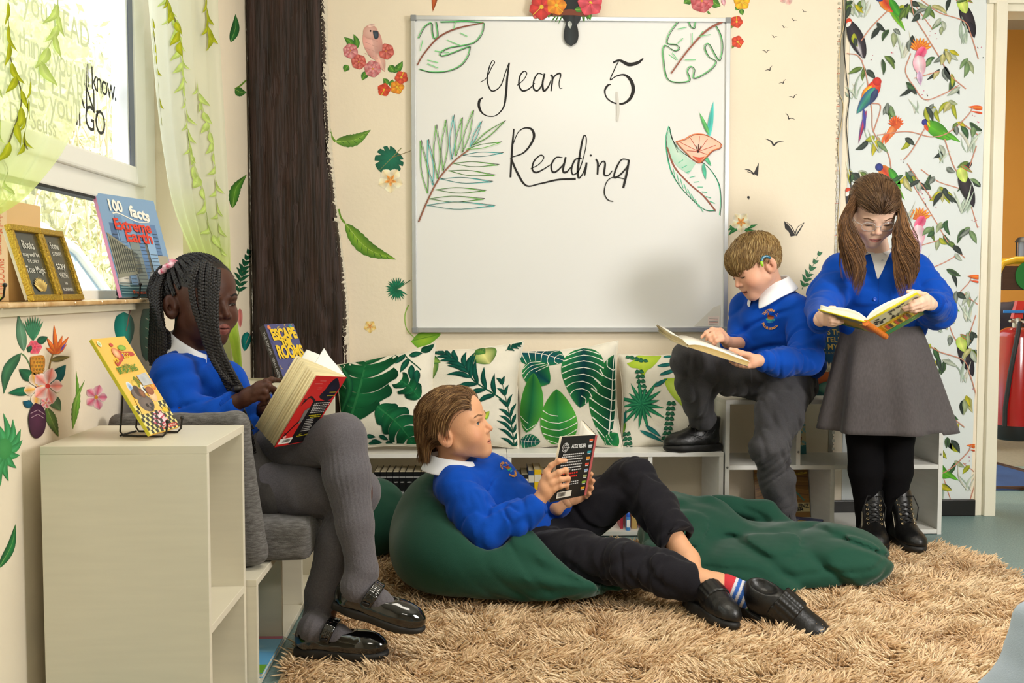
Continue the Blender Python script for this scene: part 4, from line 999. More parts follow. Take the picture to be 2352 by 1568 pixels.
 tint(lipm * (zc_ < up_ + .0075 * lp * hw ** .8) * (zc_ > up_ - op - .0095 * lp * hw ** .8), o['lip'], .8)
 tint(lipm * (np.abs(zc_ - (up_ - op * .5)) < .0012 + op * .5) * (np.abs(L_[:, 0]) < .019) * (L_[:, 1] < .089), '#3a1512', .85)
 for sd in (-1, 1): tint(sm(np.linalg.norm(L_ - v3((sd * .0058 * nw, .097, -.0315)), axis=1), .0028), '#3a1a14', .7)
 if 'hairmask' in o: tint(o['hairmask'](L_), o['hair'], .96)
 return xf(M, V), Q, C, V
def eyes(M, o, parent, gaze=(0, -0.5), VL=None):
 """eyeballs, lashes, brows as children"""
 white = mat('eye_white', '#e8e4de', 0.15, coat=0.5); ir = mat(o.get('iris_name', 'brown_iris'), o.get('iris', '#4a2f20'), 0.15, coat=0.6); pu = mat('pupil', '#070606', 0.1, coat=0.6)
 hm = mat('lash_' + o['hair'], o.get('lash', '#1c1410'), 0.6); bm_ = mat('brow_' + o['hair'], o.get('brow', o['hair']), 0.7)
 ow, lo = o.get('eye', 0.004), o.get('eye_drop', 0); M = Matrix.Translation(-parent.location) @ M
 fr = VL[VL[:, 1] > .03]
 def sy(x, z):
  k = np.hypot(fr[:, 0] - x, fr[:, 2] - z) < .0026; return fr[k, 1].max() if k.any() else .08
 for sd in (-1, 1):
  c = Vector((sd * EYEC[0], EYEC[1], EYEC[2])); g = Vector((gaze[0], 1, gaze[1])).normalized(); q = Vector((0, 0, 1)).rotation_difference(g).to_matrix().to_4x4()
  Mx = M @ Matrix.Translation(c) @ q; r = .0132
  def cap(a0, a1, rr): return [(rr * math.sin(t), rr * math.cos(t)) for t in np.linspace(a0, a1, 8)]
  e = MB().lathe(cap(R(28), R(179.9), r), 20).build('eyeball', white, parent, True, M=Mx) if ow else None
  if ow:
   MB().lathe(cap(R(11), R(28.5), r * 1.004), 20).build('iris', ir, parent, True, M=Mx); MB().lathe(cap(R(0.01), R(11.3), r * 1.006), 16).build('pupil', pu, parent, True, M=Mx)
  pts = []
  for t in np.linspace(-1, 1, 11):
   x = c.x + t * .0128; z = c.z - lo + (ow if ow else -.004) * (1 - t * t) * (1 if ow else 0.7) + 0.0002 if ow else c.z - .0035 - .003 * (1 - t * t)
   dx, dz = x - c.x, z - c.z; y = max(c.y + math.sqrt(max(1e-8, 1 - (dx / .0150) ** 2 - (dz / .0128) ** 2)) * .0143, sy(x, z) if not ow else 0) + .0004; pts.append((x, y, z))
  b = MB().tube(pts, [.0003 + .0011 * math.sin(PI * i / 10) for i in range(11)], 6)
  for k in range(9):
   p = Vector(pts[1 + k]); b.tube([p, p + Vector((sd * .0004 * (k - 4), .0022, -.0010)), p + Vector((sd * .0007 * (k - 4), .0042, -.0006 if ow else -.0026))], [.0004, .0003, .0001], 4)
  b.build('eyelashes', hm, parent, True, M=M)
  b = MB(); rr_ = random.Random(3)
  for k in range(46):
   t = rr_.random(); x = .013 + t * .034; z = .0235 + .0055 * math.sin(t * 2.4) - .006 * max(0, t - .6) + rr_.uniform(-.0022, .0022) * (1.2 - t);
   b.tube([(sd * (x + q_), sy(sd * (x + q_), z + h_) + e_, z + h_) for q_, h_, e_ in ((0, 0, .0002), (.003, .0010, .0007), (.006, .0006, .0003))], [.0005, .0005, .0002], 4)
  b.build('eyebrow', bm_, parent, True, M=M)
def strands(name, M, roots, flow, length, n_seg, grav, colls, cols, m, parent, rad=0.0010, jit=0.12, seed=1, clump=0.55, extra=None, sides=3, lift=0.0, hug=0.25):
 """roots (n,3) local; flow(p, t) -> local direction; hair lies on the ellipsoids in colls [(c, r)]"""
 r = np.random.RandomState(seed); n = len(roots); p = roots.copy(); ln = length if np.ndim(length) else np.full(n, length)
 st = (ln / n_seg)[:, None]; G = np.array(M.to_3x3().inverted() @ Vector((0, 0, -1))); G /= np.linalg.norm(G); jt = r.randn(n, 3) * jit; lay = np.abs(r.randn(n)) * 0.5
 P_ = [p.copy()]; d = flow(p, 0.0); d /= np.maximum(np.linalg.norm(d, axis=1), 1e-9)[:, None]
 for k in range(n_seg):
  t = (k + 1) / n_seg; f = flow(p, t); f = f / np.maximum(np.linalg.norm(f, axis=1), 1e-9)[:, None]
  g = grav(t) if callable(grav) else grav
  l0 = (p - np.array(colls[0][0])) / np.array(colls[0][1]) if colls else None
  if l0 is not None:
   q0 = np.linalg.norm(l0, axis=1); nn = l0 / np.array(colls[0][1]); nn /= np.linalg.norm(nn, axis=1)[:, None]; nr = (q0 < 1.35)[:, None]
   f = np.where(nr, f - nn * np.maximum(0, (f * nn).sum(1))[:, None] - nn * hug * np.clip((q0 - 1.03) * 6, 0, 1)[:, None], f)
  d = d * 0.45 + f * (1 - g) * 0.55 + G * g * 0.75 + jt * 0.35; d /= np.maximum(np.linalg.norm(d, axis=1), 1e-9)[:, None]; p = p + d * st
  for c, rr in colls:
   rr = np.array(rr) + (0.0015 + lift * math.sin(PI * min(1, t * 1.2)) + 0.004 * lay * min(1, 2 * t))[:, None]; l = (p - np.array(c)) / rr; q = np.linalg.norm(l, axis=1); m_ = q < 1
   p = np.where(m_[:, None], np.array(c) + (p - np.array(c)) / np.maximum(q, 1e-6)[:, None], p)
  if extra is not None: p = extra(p, t)
  P_.append(p.copy())
 A = np.stack(P_, 1)
 if clump and n > 60:
  gi = r.choice(n, max(20, n // 16), False); near = np.empty(n, int)
  for i0 in range(0, n, 800): near[i0:i0 + 800] = gi[((roots[i0:i0 + 800, None] - roots[gi][None]) ** 2).sum(2).argmin(1)]
  t_ = np.linspace(0, 1, A.shape[1])[None, :, None]; A = A + (A[near] + (roots - roots[near])[:, None] * .35 - A) * clump * t_ * r.uniform(.6, 1.2, (n, 1, 1))
 return ribbons(name, xf(M, A.reshape(-1, 3)).reshape(A.shape), cols, m, parent, rad, sides)
def ribbons(name, A, cols, m, parent, rad=0.001, sides=3, taper=0.25):
 n, k = A.shape[:2]; d = np.gradient(A, axis=1); d /= np.maximum(np.linalg.norm(d, axis=2), 1e-9)[..., None]
 u = np.cross(d, np.array([.31, .77, .55])); u /= np.maximum(np.linalg.norm(u, axis=2), 1e-9)[..., None]; v = np.cross(d, u)
 t = np.linspace(0, 1, k); w_ = (rad * (0.75 + 0.5 * np.sin(PI * t)) * np.where(t > .75, 1 - (1 - taper) * (t - .75) / .25, 1))[None, :, None]
 V = np.stack([A + (u * math.cos(2 * PI * j / sides) + v * math.sin(2 * PI * j / sides)) * w_ for j in range(sides)], 2)
 i = np.arange(n * k * sides).reshape(n, k, sides); Q = np.stack([i[:, :-1], np.roll(i, -1, 2)[:, :-1], np.roll(i, -1, 2)[:, 1:], i[:, 1:]], -1).reshape(-1, 4)
 C = np.broadcast_to(cols[:, None, None, :], (n, k, sides, 3)).reshape(-1, 3)
 return link(name, mesh_np(V.reshape(-1, 3) - np.array(parent.location), Q, cols=C), m, parent)
def scalp_roots(VL, o, n, rs):
 """hair roots spread over the part of the head the hair covers"""
 q = VL[o['hairmask'](VL) > .5]; q = q[rs.randint(0, len(q), n)] + rs.randn(n, 3) * .0012; c = v3((0, -.01, .03)); d = q - c; return q + d / np.linalg.norm(d, axis=1)[:, None] * .0012
def hair_cols(n, a, b, c, seed):
 r = np.random.RandomState(seed); A, B_, C_ = (np.array(lin(x)) for x in (a, b, c)); t = r.rand(n, 1); k = (r.rand(n, 1) > .8) * .7
 return (A * (1 - t) + B_ * t) * (1 - k) + C_ * k
HAIRM = mat('hair', rough=0.42, spec=0.4, attr='Col')
def cuff(par, a, b_, r0, r1, p, m=None):
 a, b_ = v3(a), v3(b_); u = (b_ - a) / np.linalg.norm(b_ - a); e = np.cross(u, [.2, .5, .8]); e /= np.linalg.norm(e); g = np.cross(u, e); c = Blob(.0026); c.cone(a, b_, r0, r1, .004); c.half(b_, u, .004); c.half(a, -u, .004)
 c.disp.append(lambda q: .0006 * np.sin(44 * np.arctan2((q - a) @ g, (q - a) @ e)))
 V, Q = c.mesh(); return link('cuff', mesh_np(V - np.array(p.location), Q), m or RIB, par)
def cloth_noise(amp, sc=14, seed=0.0): return lambda p: amp * (vnoise(p * sc + seed) + 0.5 * vnoise(p * sc * 2.3 + seed))
def person(loc, label): return empty('person', loc, label, 'person')
def part_blob(name, b, m, p, tris=None, cols=None):
 V, Q = b.mesh(); o = link(name, mesh_np(V - np.array(p.location), Q, cols=cols(V) if cols else None), m, p); return o
def hand_blob(wrist, fingers, thumb, fore, rw=0.021, rf=0.0074, h=0.0019, palm=0.0125, rfore=0.024):
 """every finger is its own chain of three bones from its knuckle; thumb leaves the side of the palm"""
 b = Blob(h); kn = [v3(f[0]) for f in fingers]; wr = v3(wrist); c = sum(kn) / len(kn)
 b.cone(v3(fore), wr, rfore, rw * .92, 0.01)
 for k_ in kn: b.cone(wr + (k_ - wr) * .12 , k_, palm * 1.05, rf * 1.25, 0.010)
 for i in range(len(kn) - 1): b.cone(wr * .45 + kn[i] * .55, wr * .45 + kn[i + 1] * .55, palm * .95, palm * .9, 0.012)
 for i, f in enumerate(fingers):
  s_ = (1.0, 1.03, 0.98, 0.86)[i] if len(fingers) == 4 else 1.0
  rr = [rf * 1.12 * s_, rf * 1.06 * s_, rf * .95 * s_, rf * .78 * s_][:len(f)]
  for j in range(len(f) - 1): b.cone(f[j], f[j + 1], rr[j], rr[j + 1], 0.0022 if j else 0.006)
  for j in (1, 2):
   if j < len(f) - 1: b.ell(f[j], (rf * 1.1 * s_,) * 3, None, 0.003)
 if thumb is not None:
  t = [v3(x) for x in thumb]; b.cone(wr + (t[0] - wr) * .3, t[0], rw * .62, rf * 1.5, 0.012)
  rr = [rf * 1.5, rf * 1.22, rf * 1.08, rf * .82]
  for j in range(len(t) - 1): b.cone(t[j], t[j + 1], rr[j], rr[j + 1], 0.005)
 return b
def skin_part(b, o, nails=()):
 V, Q = b.mesh(); C = np.tile(np.array(lin(o['skin'])), (len(V), 1))
 C *= (1 + 0.10 * vnoise(V * 60))[:, None]
 for t, d in nails:
  w_ = sm(np.linalg.norm(V - v3(t) , axis=1), .0048)[:, None] * .75; C = C * (1 - w_) + np.array(lin(o.get('nail', o['blush']))) * w_
 for k in nails: pass
 return V, Q, np.clip(C, 0, 1)
def collar(p, c, axis, front, r=0.058, drop=0.032, point=0.045, open_=18, m=None, tilt=0.0, up=0.020):
 """turned-down shirt collar round the neck; axis = neck direction, front = facing direction"""
 a = Vector(axis).normalized(); f = Vector(front); f = (f - a * f.dot(a)).normalized(); s_ = a.cross(f); n = 64; rows = []
 for i in range(n + 1):
  ph = R(open_) + (2 * PI - 2 * R(open_)) * i / n; d = f * math.cos(ph) + s_ * math.sin(ph); fr = max(0, math.cos(ph)) ** 3; o = Vector(c)
  rr = r * (1 + .10 * abs(math.cos(ph)))
  rows.append([o + d * (rr * .97) + a * (up * .4), o + d * rr + a * (up + .006 * (1 - fr)), o + d * (rr + .004) + a * (up + .007 * (1 - fr)), o + d * (rr + .010) + a * (up * .45), o + d * (rr + .019 + .012 * fr) - a * (drop * .35 + fr * point * .25), o + d * (rr + .026 + .022 * fr) - a * (drop * .9 + fr * point * .55)])
 V = np.array([[list(x - p.location) for x in r_] for r_ in rows]); k = V.shape[1]; i = np.arange((n + 1) * k).reshape(n + 1, k)
 Q = np.stack([i[:-1, :-1], i[1:, :-1], i[1:, 1:], i[:-1, 1:]], -1).reshape(-1, 4)
 o = link('shirt_collar', mesh_np(V.reshape(-1, 3), Q), m or mat('white_polo_cotton', '#f1f2f6', 0.85, weave=0.25, weave_scale=900), p)
 md = o.modifiers.new('thick', 'SOLIDIFY'); md.thickness = 0.0022; md.offset = 0; sb = o.modifiers.new('sub', 'SUBSURF'); sb.levels = sb.render_levels = 1
 return o
def bvh_of(o):
 from mathutils.bvhtree import BVHTree
 me = o.data; co = np.empty(len(me.vertices) * 3, np.float32); me.vertices.foreach_get('co', co)
 return BVHTree.FromPolygons(co.reshape(-1, 3).tolist(), [tuple(p.vertices) for p in me.polygons])
def project_deco(D, name, m, obj, p, o, ux, uy):
 """lay a flat drawing on a garment: the drawing's plane at o, cast along its normal"""
 t = bvh_of(obj); o, ux, uy = Vector(o) - p.location, Vector(ux), Vector(uy); nz = ux.cross(uy).normalized()
 def f(u, v, z):
  out = []
  for a, b_, c in zip(u, v, z):
   q = o + ux * a + uy * b_; h = t.ray_cast(q + nz * .12, -nz, .3); h = h if h[0] else t.find_nearest(q); out.append(h[0] + nz * (0.0006 + c))
  return np.array([list(x) for x in out])
 return D.build(name, m, f, p)
def crest(obj, p, px, upv, s=0.03):
 """embroidered badge sewn on where the view ray through px meets the garment"""
 t0 = bvh_of(obj); o_c = Vector((0, 0, CAM_Z)) - p.location; h = t0.ray_cast(o_c, ray(*px)); o = h[0] + p.location; nz = h[1]
 if nz.dot(ray(*px)) > 0: nz = -nz
 uy = Vector(upv); uy = (uy - nz * uy.dot(nz)).normalized(); ux = uy.cross(nz)
 D = Deco(0.00008);
 D.disc((0, .05), .42, '#2a7f9e', '#1f6aa0', ry=.30); D.quad([(-.45, -.02), (.45, -.06), (.5, .18), (-.5, .20)], '#2fae7a', 4); D.quad([(-.34, .1), (.36, .1), (.36, .42), (-.34, .42)], '#9a5a34', 4)
 D.quad([(-.40, .40), (.42, .40), (.30, .58), (-.28, .58)], '#6e3226', 4); D.quad([(-.36, .4), (-.2, .4), (-.2, .8), (-.36, .8)], '#a9683c', 3); D.leaf((-.4, -.28), (.4, -.22), .16, '#3d8fd0')
 o_ = project_deco(D, 'crest', INK_M, obj, p, o, Vector(ux) * s, Vector(uy) * s)
 # lettering round the crest
 M_ = []
 for st, r_, a0, a1, fl in (('TUTTON C.', 1.0, 150, 30, 1), ('PRIMA SCHOOL', 1.02, 215, 325, -1)):
  t = bvh_of(obj); nz = Vector(ux).cross(Vector(uy)).normalized()
  for k, chh in enumerate(st):
   if chh == ' ': continue
   a = R(a0 + (a1 - a0) * k / (len(st) - 1)); q = Vector(o) - p.location + Vector(ux) * (s * r_ * math.cos(a) * .9) + Vector(uy) * (s * (r_ * math.sin(a) + .1)); h = t.ray_cast(q + nz * .12, -nz, .3); h = h if h[0] else t.find_nearest(q)
   rot = a - PI / 2 if fl > 0 else a + PI / 2
   xa = Vector(ux) * math.cos(rot) + Vector(uy) * math.sin(rot); ya = -Vector(ux) * math.sin(rot) + Vector(uy) * math.cos(rot)
   M_.append((chh, frame_mat(h[0] + nz * .0012, xa, ya)))
 bm_ = bmesh.new()
 for chh, Mx in M_:
  me = text_mesh(chh, s * .40, bold=.0006, extrude=.0002); me.transform(Mx); bm_.from_mesh(me); bpy.data.meshes.remove(me)
 me = bpy.data.meshes.new('crest_lettering'); bm_.to_mesh(me); bm_.free(); me.materials.clear(); link('lettering', me, mat('gold_thread', '#c88a3c', 0.6), o_)
def pix_project(D, name, m, obj, p, lift=.0008):
 """sew a drawing given in photo pixels on to the front of a garment"""
 t = bvh_of(obj); o = Vector((0, 0, CAM_Z)) - p.location
 def f(u, v, z):
  out = []
  for a, b_, c in zip(u, v, z): d = ray(a, b_).normalized(); h = t.ray_cast(o, d); h = h if h[0] else t.find_nearest(o + d * (3.4 / d.y)); out.append(list(h[0] - d * (lift + c)))
  return np.array(out)
 return D.build(name, m, f, p)
BLUE = mat('royal_blue_jersey', '#0a4ab4', 0.9, spec=0.15, var=0.05, var_scale=30, bump=0.10, bump_scale=40, weave=0.35, weave_scale=1100, sheen=0.12)
RIB = mat('royal_blue_rib', '#0842a8', 0.9, spec=0.15, bump=0.25, bump_scale=60, stretch=(6, 6, 1))
CHAR = mat('charcoal_trouser_cloth', '#34343a', 0.95, spec=0.1, var=0.10, var_scale=260, weave=0.35, weave_scale=1000, sheen=0.15)
GREYW = mat('grey_trouser_cloth', '#4b4a4d', 0.95, spec=0.1, var=0.14, var_scale=300, weave=0.35, weave_scale=1000, sheen=0.15)
BLACKT = mat('black_trouser_cloth', '#222126', 0.95, spec=0.1, var=0.10, var_scale=260, weave=0.35, weave_scale=1000, sheen=0.12)
LEATHER = mat('black_leather', '#0f0f10', 0.38, spec=0.5, bump=0.12, bump_scale=90); PATENT = mat('black_patent', '#0a0a0b', 0.10, spec=0.6, coat=0.8, bump=0.03, bump_scale=30)
SOLE = mat('black_rubber_sole', '#171615', 0.6, bump=0.1, bump_scale=100)
def shoe(p, M, kind, ln=0.215):
 """shoe in its own frame (y to the toe, z up, origin under the heel), placed by M"""
 k = ln / .215; Ml = Matrix.Translation(-p.location) @ M
 def put(name, b, m, par=None):
  V, Q = b.mesh(); o = link(name, mesh_np(V, Q), m, par or p); o.matrix_local = Ml if par is None else Matrix(); return o
 s_ = Blob(0.0028)
 th = {'mary': .011, 'velcro': .015, 'trainer': .014, 'boot': .014}[kind] * k
 sw = .88 if kind == 'mary' else .95
 s_.box((0, .036 * k, th), (.031 * k * sw, .034 * k, th), None, .008, .02); s_.ell((0, .150 * k, th), (.041 * k * sw, .064 * k, th * 1.6), None, .03); s_.box((0, .10 * k, th), (.032 * k * sw, .06 * k, th * .95), None, .008, .03)
 s_.half((0, 0, .0006), (0, 0, -1), .004); s_.half((0, 0, 2 * th - .001), (0, 0, 1), .004)
 u = Blob(0.0024); m = PATENT if kind == 'mary' else LEATHER
 tz = 2 * th
 if kind == 'mary':
  u.ell((0, .150 * k, tz + .004 * k), (.036 * k, .060 * k, .034 * k), None, .02); u.ell((0, .035 * k, tz + .012 * k), (.030 * k, .036 * k, .046 * k), None, .02); u.ell((0, .09 * k, tz + .004 * k), (.031 * k, .06 * k, .034 * k), None, .02)
  u.ell((0, .088 * k, tz + .056 * k), (.024 * k, .056 * k, .038 * k), None, .006, 's'); u.ell((0, .04 * k, tz + .07 * k), (.022 * k, .030 * k, .050 * k), None, .006, 's')
 elif kind == 'velcro':
  u.ell((0, .152 * k, tz + .004 * k), (.040 * k, .062 * k, .042 * k), None, .02); u.ell((0, .040 * k, tz + .024 * k), (.034 * k, .040 * k, .042 * k), None, .02); u.ell((0, .095 * k, tz + .026 * k), (.034 * k, .055 * k, .036 * k), None, .03)
  u.ell((0, .040 * k, tz + .075 * k), (.026 * k, .036 * k, .035 * k), None, .006, 's')
 else:
  hh = (.092 if kind == 'trainer' else .142) * k
  u.ell((0, .152 * k, tz + .002 * k), (.039 * k, .060 * k, .038 * k), None, .02); u.cone((0, .045 * k, tz + .02 * k), (0, .040 * k, tz + hh), .034 * k, .036 * k, .03); u.cone((0, .10 * k, tz + .03 * k), (0, .055 * k, tz + hh * .8), .028 * k, .030 * k, .03); u.ell((0, .09 * k, tz + .004 * k), (.035 * k, .075 * k, .042 * k), None, .03)
  u.half((0, 0, tz + hh), (0, -.15, 1), .006); u.ell((0, .042 * k, tz + hh + .02 * k), (.026 * k, .028 * k, .035 * k), None, .006, 's')
 u.half((0, 0, tz - .004), (0, 0, -1), .002); u.disp.append(lambda q: .0012 * vnoise(q * 45) * (q[:, 1] > .05))
 uo = put('shoe', u, m); put('sole', s_, SOLE, uo)
 if kind in ('mary', 'velcro'):
  y0, w_ = ((.078, .0085) if kind == 'mary' else (.098, .021)); b = Blob(0.0022)
  for t in range(10):
   a0, a1 = (PI * (t / 10) , PI * ((t + 1) / 10)); f = lambda a: (.034 * k * math.cos(a) * 1.02, y0 * k + .012 * k * math.sin(a), tz + (.022 + (.034 if kind == 'mary' else .042) * math.sin(a) ** .8) * k)
   for dy in np.linspace(-w_, w_, 7 if kind == 'velcro' else 3): A, B_ = v3(f(a0)), v3(f(a1)); A[1] += dy * k; B_[1] += dy * k; A[2] -= dy * .3 * k; B_[2] -= dy * .3 * k; b.cone(A, B_, .0036, .0036, .006)
  so = put('strap', b, m, uo)
  if kind == 'mary':
   bb = MB().box((-.004, -.009, -.004), (.004, .009, .004), .002); bb.build('buckle', mat('black_metal_buckle', '#2a2a2c', .25, metal=.6), so, True, M=Matrix.Translation((.036 * k, y0 * k, tz + .026 * k)))
  if kind == 'velcro':
   MB().tube([(x * .031 * k, (.150 + .045 * (1 - x * x) - .03 * x * x) * k, tz + (.034 - .014 * abs(x) ** 3) * k - .002) for x in np.linspace(-1, 1, 13)], .0022, 6).build('toe_seam', LEATHER, uo, True)
 else:
  lm = mat('black_laces', '#111113', .8); n = 7 if kind == 'boot' else 5; b = MB(); ey = MB()
  for t in range(n):
   f = t / (n - 1); y = (.118 - .050 * f) * k; z = tz + (.050 + (.082 if kind == 'boot' else .036) * f) * k; hw = .017 * k
   if kind == 'trainer': y = (.125 - .062 * f) * k; z = tz + (.040 + .040 * f) * k
   f2 = min(1, (t + 1) / (n - 1)); y2 = (.118 - .050 * f2) * k; z2 = tz + (.050 + (.082 if kind == 'boot' else .036) * f2) * k
   if kind == 'trainer': y2 = (.125 - .062 * f2) * k; z2 = tz + (.040 + .040 * f2) * k
   for sd in (-1, 1):
    b.tube([(sd * hw, y + .003, z), (0, (y + y2) / 2 + .012 * k, (z + z2) / 2 + .004), (-sd * hw, y2 + .003, z2)], .0021 * k, 6)
    if kind == 'boot': ey.lathe([(.0022, 0), (.0042, 0), (.0045, .001), (.0028, .0018), (.0022, .001)], 12, Matrix.Translation((sd * (hw + .004 * k), y + .004, z)) @ Matrix.Rotation(R(-60), 4, 'X'))
  for sd in (-1, 1): b.tube([(sd * .004, y2 + .012 * k, z2), (sd * .022 * k, y2 + .034 * k, z2 + .004), (sd * .034 * k, y2 + .046 * k, z2 - .030 * k), (sd * .030 * k, y2 + .044 * k, z2 - (.075 if kind == 'boot' else .04) * k)], .0019 * k, 6)
  b.build('laces', lm, uo, True)
  if kind == 'boot':
   ey.build('eyelets', mat('brass_eyelets', '#b9a888', .25, metal=.9), uo, True)
   z_ = MB()
   for sd in (-1, 1): z_.tube([(sd * .029 * k, .060 * k, tz + .140 * k), (sd * .033 * k, .070 * k, tz + .08 * k), (sd * .036 * k, .095 * k, tz + .035 * k), (sd * .038 * k, .11 * k, tz + .014 * k)], .0012, 5)
   z_.build('stitching', mat('cream_thread', '#c9c1ac', .8), uo, True)
  elif kind == 'trainer':
   z_ = MB()
   for sd in (-1, 1): z_.tube([(sd * .0375 * k, .036 * k, tz + .050 * k), (sd * .0355 * k, .055 * k, tz + .022 * k), (sd * .040 * k, .085 * k, tz + .018 * k), (sd * .040 * k, .13 * k, tz + .038 * k), (sd * .0405 * k, .085 * k, tz + .027 * k), (sd * .039 * k, .045 * k, tz + .060 * k)], .0013, 5)
   z_.build('stitching', mat('grey_thread', '#3b3b3e', .6), uo, True)
 return uo

W = P
# =================================================================== seated girl with braids
def girl_seated():
 p = person((-0.62, 2.55, 0.36), 'girl with long black braids reading in the grey chair with crossed legs')
 o = dict(skin='#4d2c1f', blush='#5c3222', lid='#3a2018', lip='#8c4f47', hair='#120e0e', eye=.0024, eye_drop=.0030, iris='#1d100a', iris_name='dark_iris', nose_w=1.28, nose=.85, lips=1.6, cheek=1.03, nail='#8a5a4a', brow='#100c0b')
 M = orient(W(462, 698, 2.58), (.775, -.585, -.05), (0.02, 0, 1), 1.04)
 def scalp(L_): return ((L_[:, 2] > .050 - .35 * np.clip(L_[:, 1], -.2, .02) + .0 * L_[:, 0]) * (L_[:, 1] < .068) | ((L_[:, 1] < -.012) * (L_[:, 2] > -.045 - .25 * L_[:, 1]) * (np.hypot(L_[:, 1] + .012, L_[:, 2] + .004) > .03))).astype(float) * (np.abs(L_[:, 0]) < .078)
 o['hairmask'] = scalp
 nb = W(428, 815, 2.575)
 hV, hQ, hC, VL = head_mesh(M, nb, o)
 b = Blob(0.006); w = W
 b.chain([w(425, 850, 2.575), w(440, 950, 2.56), w(520, 1085, 2.57)], [.07, .085, .10], .05)
 for sd, hip, kn, an in ((0, w(560, 1108, 2.50), w(822, 1128, 2.49), w(730, 1435, 2.43)), (1, w(560, 1075, 2.64), w(782, 1000, 2.45), w(830, 1308, 2.37))): b.chain([hip, kn, an], [.07, .05, .035], .03)
 sh_, el, wr = w(392, 862, 2.46), w(430, 985, 2.42), w(535, 930, 2.435)
 b.chain([sh_, el, wr], [.045, .035, .024], .02); b.chain([w(455, 845, 2.69), w(520, 970, 2.74), w(640, 930, 2.62)], [.045, .035, .024], .02)
 V, Q = b.mesh(); parts = [(V, Q, np.array(lin(o['skin']))), (hV, hQ, hC)]
 Y = 2.425
 hb = hand_blob(w(541, 926, Y), [[w(594, 884, Y - .012), w(611, 876, Y - .012), w(624, 872, Y - .008), w(642, 873, Y + .010)], [w(590, 892, Y - .018), w(617, 886, Y - .02), w(629, 895, Y - .01), w(631, 905, Y)],
         [w(586, 904, Y - .02), w(609, 899, Y - .024), w(614, 912, Y - .018), w(603, 922, Y - .012)], [w(580, 916, Y - .018), w(604, 913, Y - .022), w(609, 925, Y - .016), w(598, 931, Y - .012)]],
         [w(565, 905, Y + .018), w(590, 898, Y + .028), w(612, 896, Y + .032), w(628, 893, Y + .034)], w(500, 945, Y))
 parts.append(skin_part(hb, o))
 Y2 = 2.56; hb2 = hand_blob(w(645, 925, Y2), [[w(690, 900, Y2), w(712, 885, Y2 - .01), w(722, 870, Y2 - .02)], [w(694, 915, Y2), w(716, 905, Y2 - .02), w(726, 893, Y2 - .03)], [w(692, 930, Y2), w(712, 928, Y2 - .02), w(722, 920, Y2 - .03)], [w(685, 945, Y2), w(704, 945, Y2 - .02), w(714, 938, Y2 - .03)]], [w(660, 900, Y2 - .02), w(675, 880, Y2 - .03), w(688, 868, Y2 - .035)], w(610, 940, Y2))
 parts.append(skin_part(hb2, o))
 V, Q, C = merge(parts); link('body', mesh_np(V - np.array(p.location), Q, cols=C), skin_mat('deep_brown_skin', o['skin']), p)
 eyes(M, o, p, (-.05, -.75), VL)
 # jumper
 j = Blob(0.0045)
 j.chain([w(428, 862, 2.575), w(445, 950, 2.565), w(505, 1060, 2.57)], [.080, .098, .108], .06); j.cone(w(402, 862, 2.47), w(462, 858, 2.68), .050, .048, .05); j.cone(w(520, 880, 2.56), w(545, 960, 2.56), .055, .06, .05)
 j.group(.014); j.chain([w(400, 868, 2.465), w(425, 985, 2.425)], [.058, .052], .03); j.chain([w(425, 985, 2.425), w(475, 962, 2.43), w(528, 934, 2.435)], [.050, .044, .035], .025)
 j.group(.014); j.chain([w(458, 856, 2.69), w(520, 970, 2.74), w(635, 933, 2.63)], [.055, .045, .034], .03)
 j.disp += [creases(v3(w(425, 985, 2.425)) - v3(sh_), 20, 7, .006, .10, 1, .5, w(425, 960, 2.41), .09), creases(v3(w(528, 934, 2.435)) - v3(w(425, 985, 2.425)), 26, 8, .005, .10, 3, .4, w(460, 960, 2.43), .09), creases((.5, 0, -.8), 12, 4, .006, .08, 5, .8), cloth_noise(.004, 12)]
 jo = part_blob('jumper', j, BLUE, p); cuff(jo, w(516, 941, 2.434), w(543, 926, 2.436), .0355, .029, p)
 collar(p, W(440, 802, 2.575), (.46, -.10, .9), (.80, -.45, -.4), r=.056, drop=.026, point=.050, up=.016, open_=12)
 # grey skirt, tights
 s = Blob(0.0045); s.chain([w(520, 1050, 2.57), w(560, 1105, 2.56)], [.105, .112], .05); s.cone(w(560, 1110, 2.50), w(618, 1130, 2.49), .082, .076, .04); s.cone(w(560, 1080, 2.63), w(640, 1045, 2.57), .085, .075, .04)
 s.disp.append(cloth_noise(.006, 14))
 part_blob('skirt', s, mat('grey_pinafore_cloth', '#4a4745', .95, spec=.1, var=.12, var_scale=200, weave=.4, weave_scale=900), p)
 TG = mat('grey_ribbed_tights', '#646166', .95, spec=.1, var=.16, var_scale=300, weave=.4, weave_scale=900, sheen=.25)
 def leg(pts, rr):
  t = Blob(0.0036); t.chain([v3(x) for x in pts], rr, .02)
  a_, b_ = v3(pts[2]), v3(pts[-4]) ; u = (b_ - a_) / np.linalg.norm(b_ - a_); e = np.cross(u, [0, 1, 0]); e /= np.linalg.norm(e); g = np.cross(u, e)
  t.disp.append(lambda q: .0011 * np.sin(30 * np.arctan2((q - a_) @ g, (q - a_) @ e)) * (np.clip((q - a_) @ u, 0, .05) / .05)); t.disp.append(cloth_noise(.002, 16)); return t
 kr, ar = w(822, 1128, 2.49), w(727, 1440, 2.43); FR = orient(W(680, 1527, 2.385), (.985, -.18, .0), (0, -.05, 1)); FR.translation.z = .028; FL = orient(W(763, 1388, 2.375), (.95, -.12, -.27), (.30, -.22, .95))
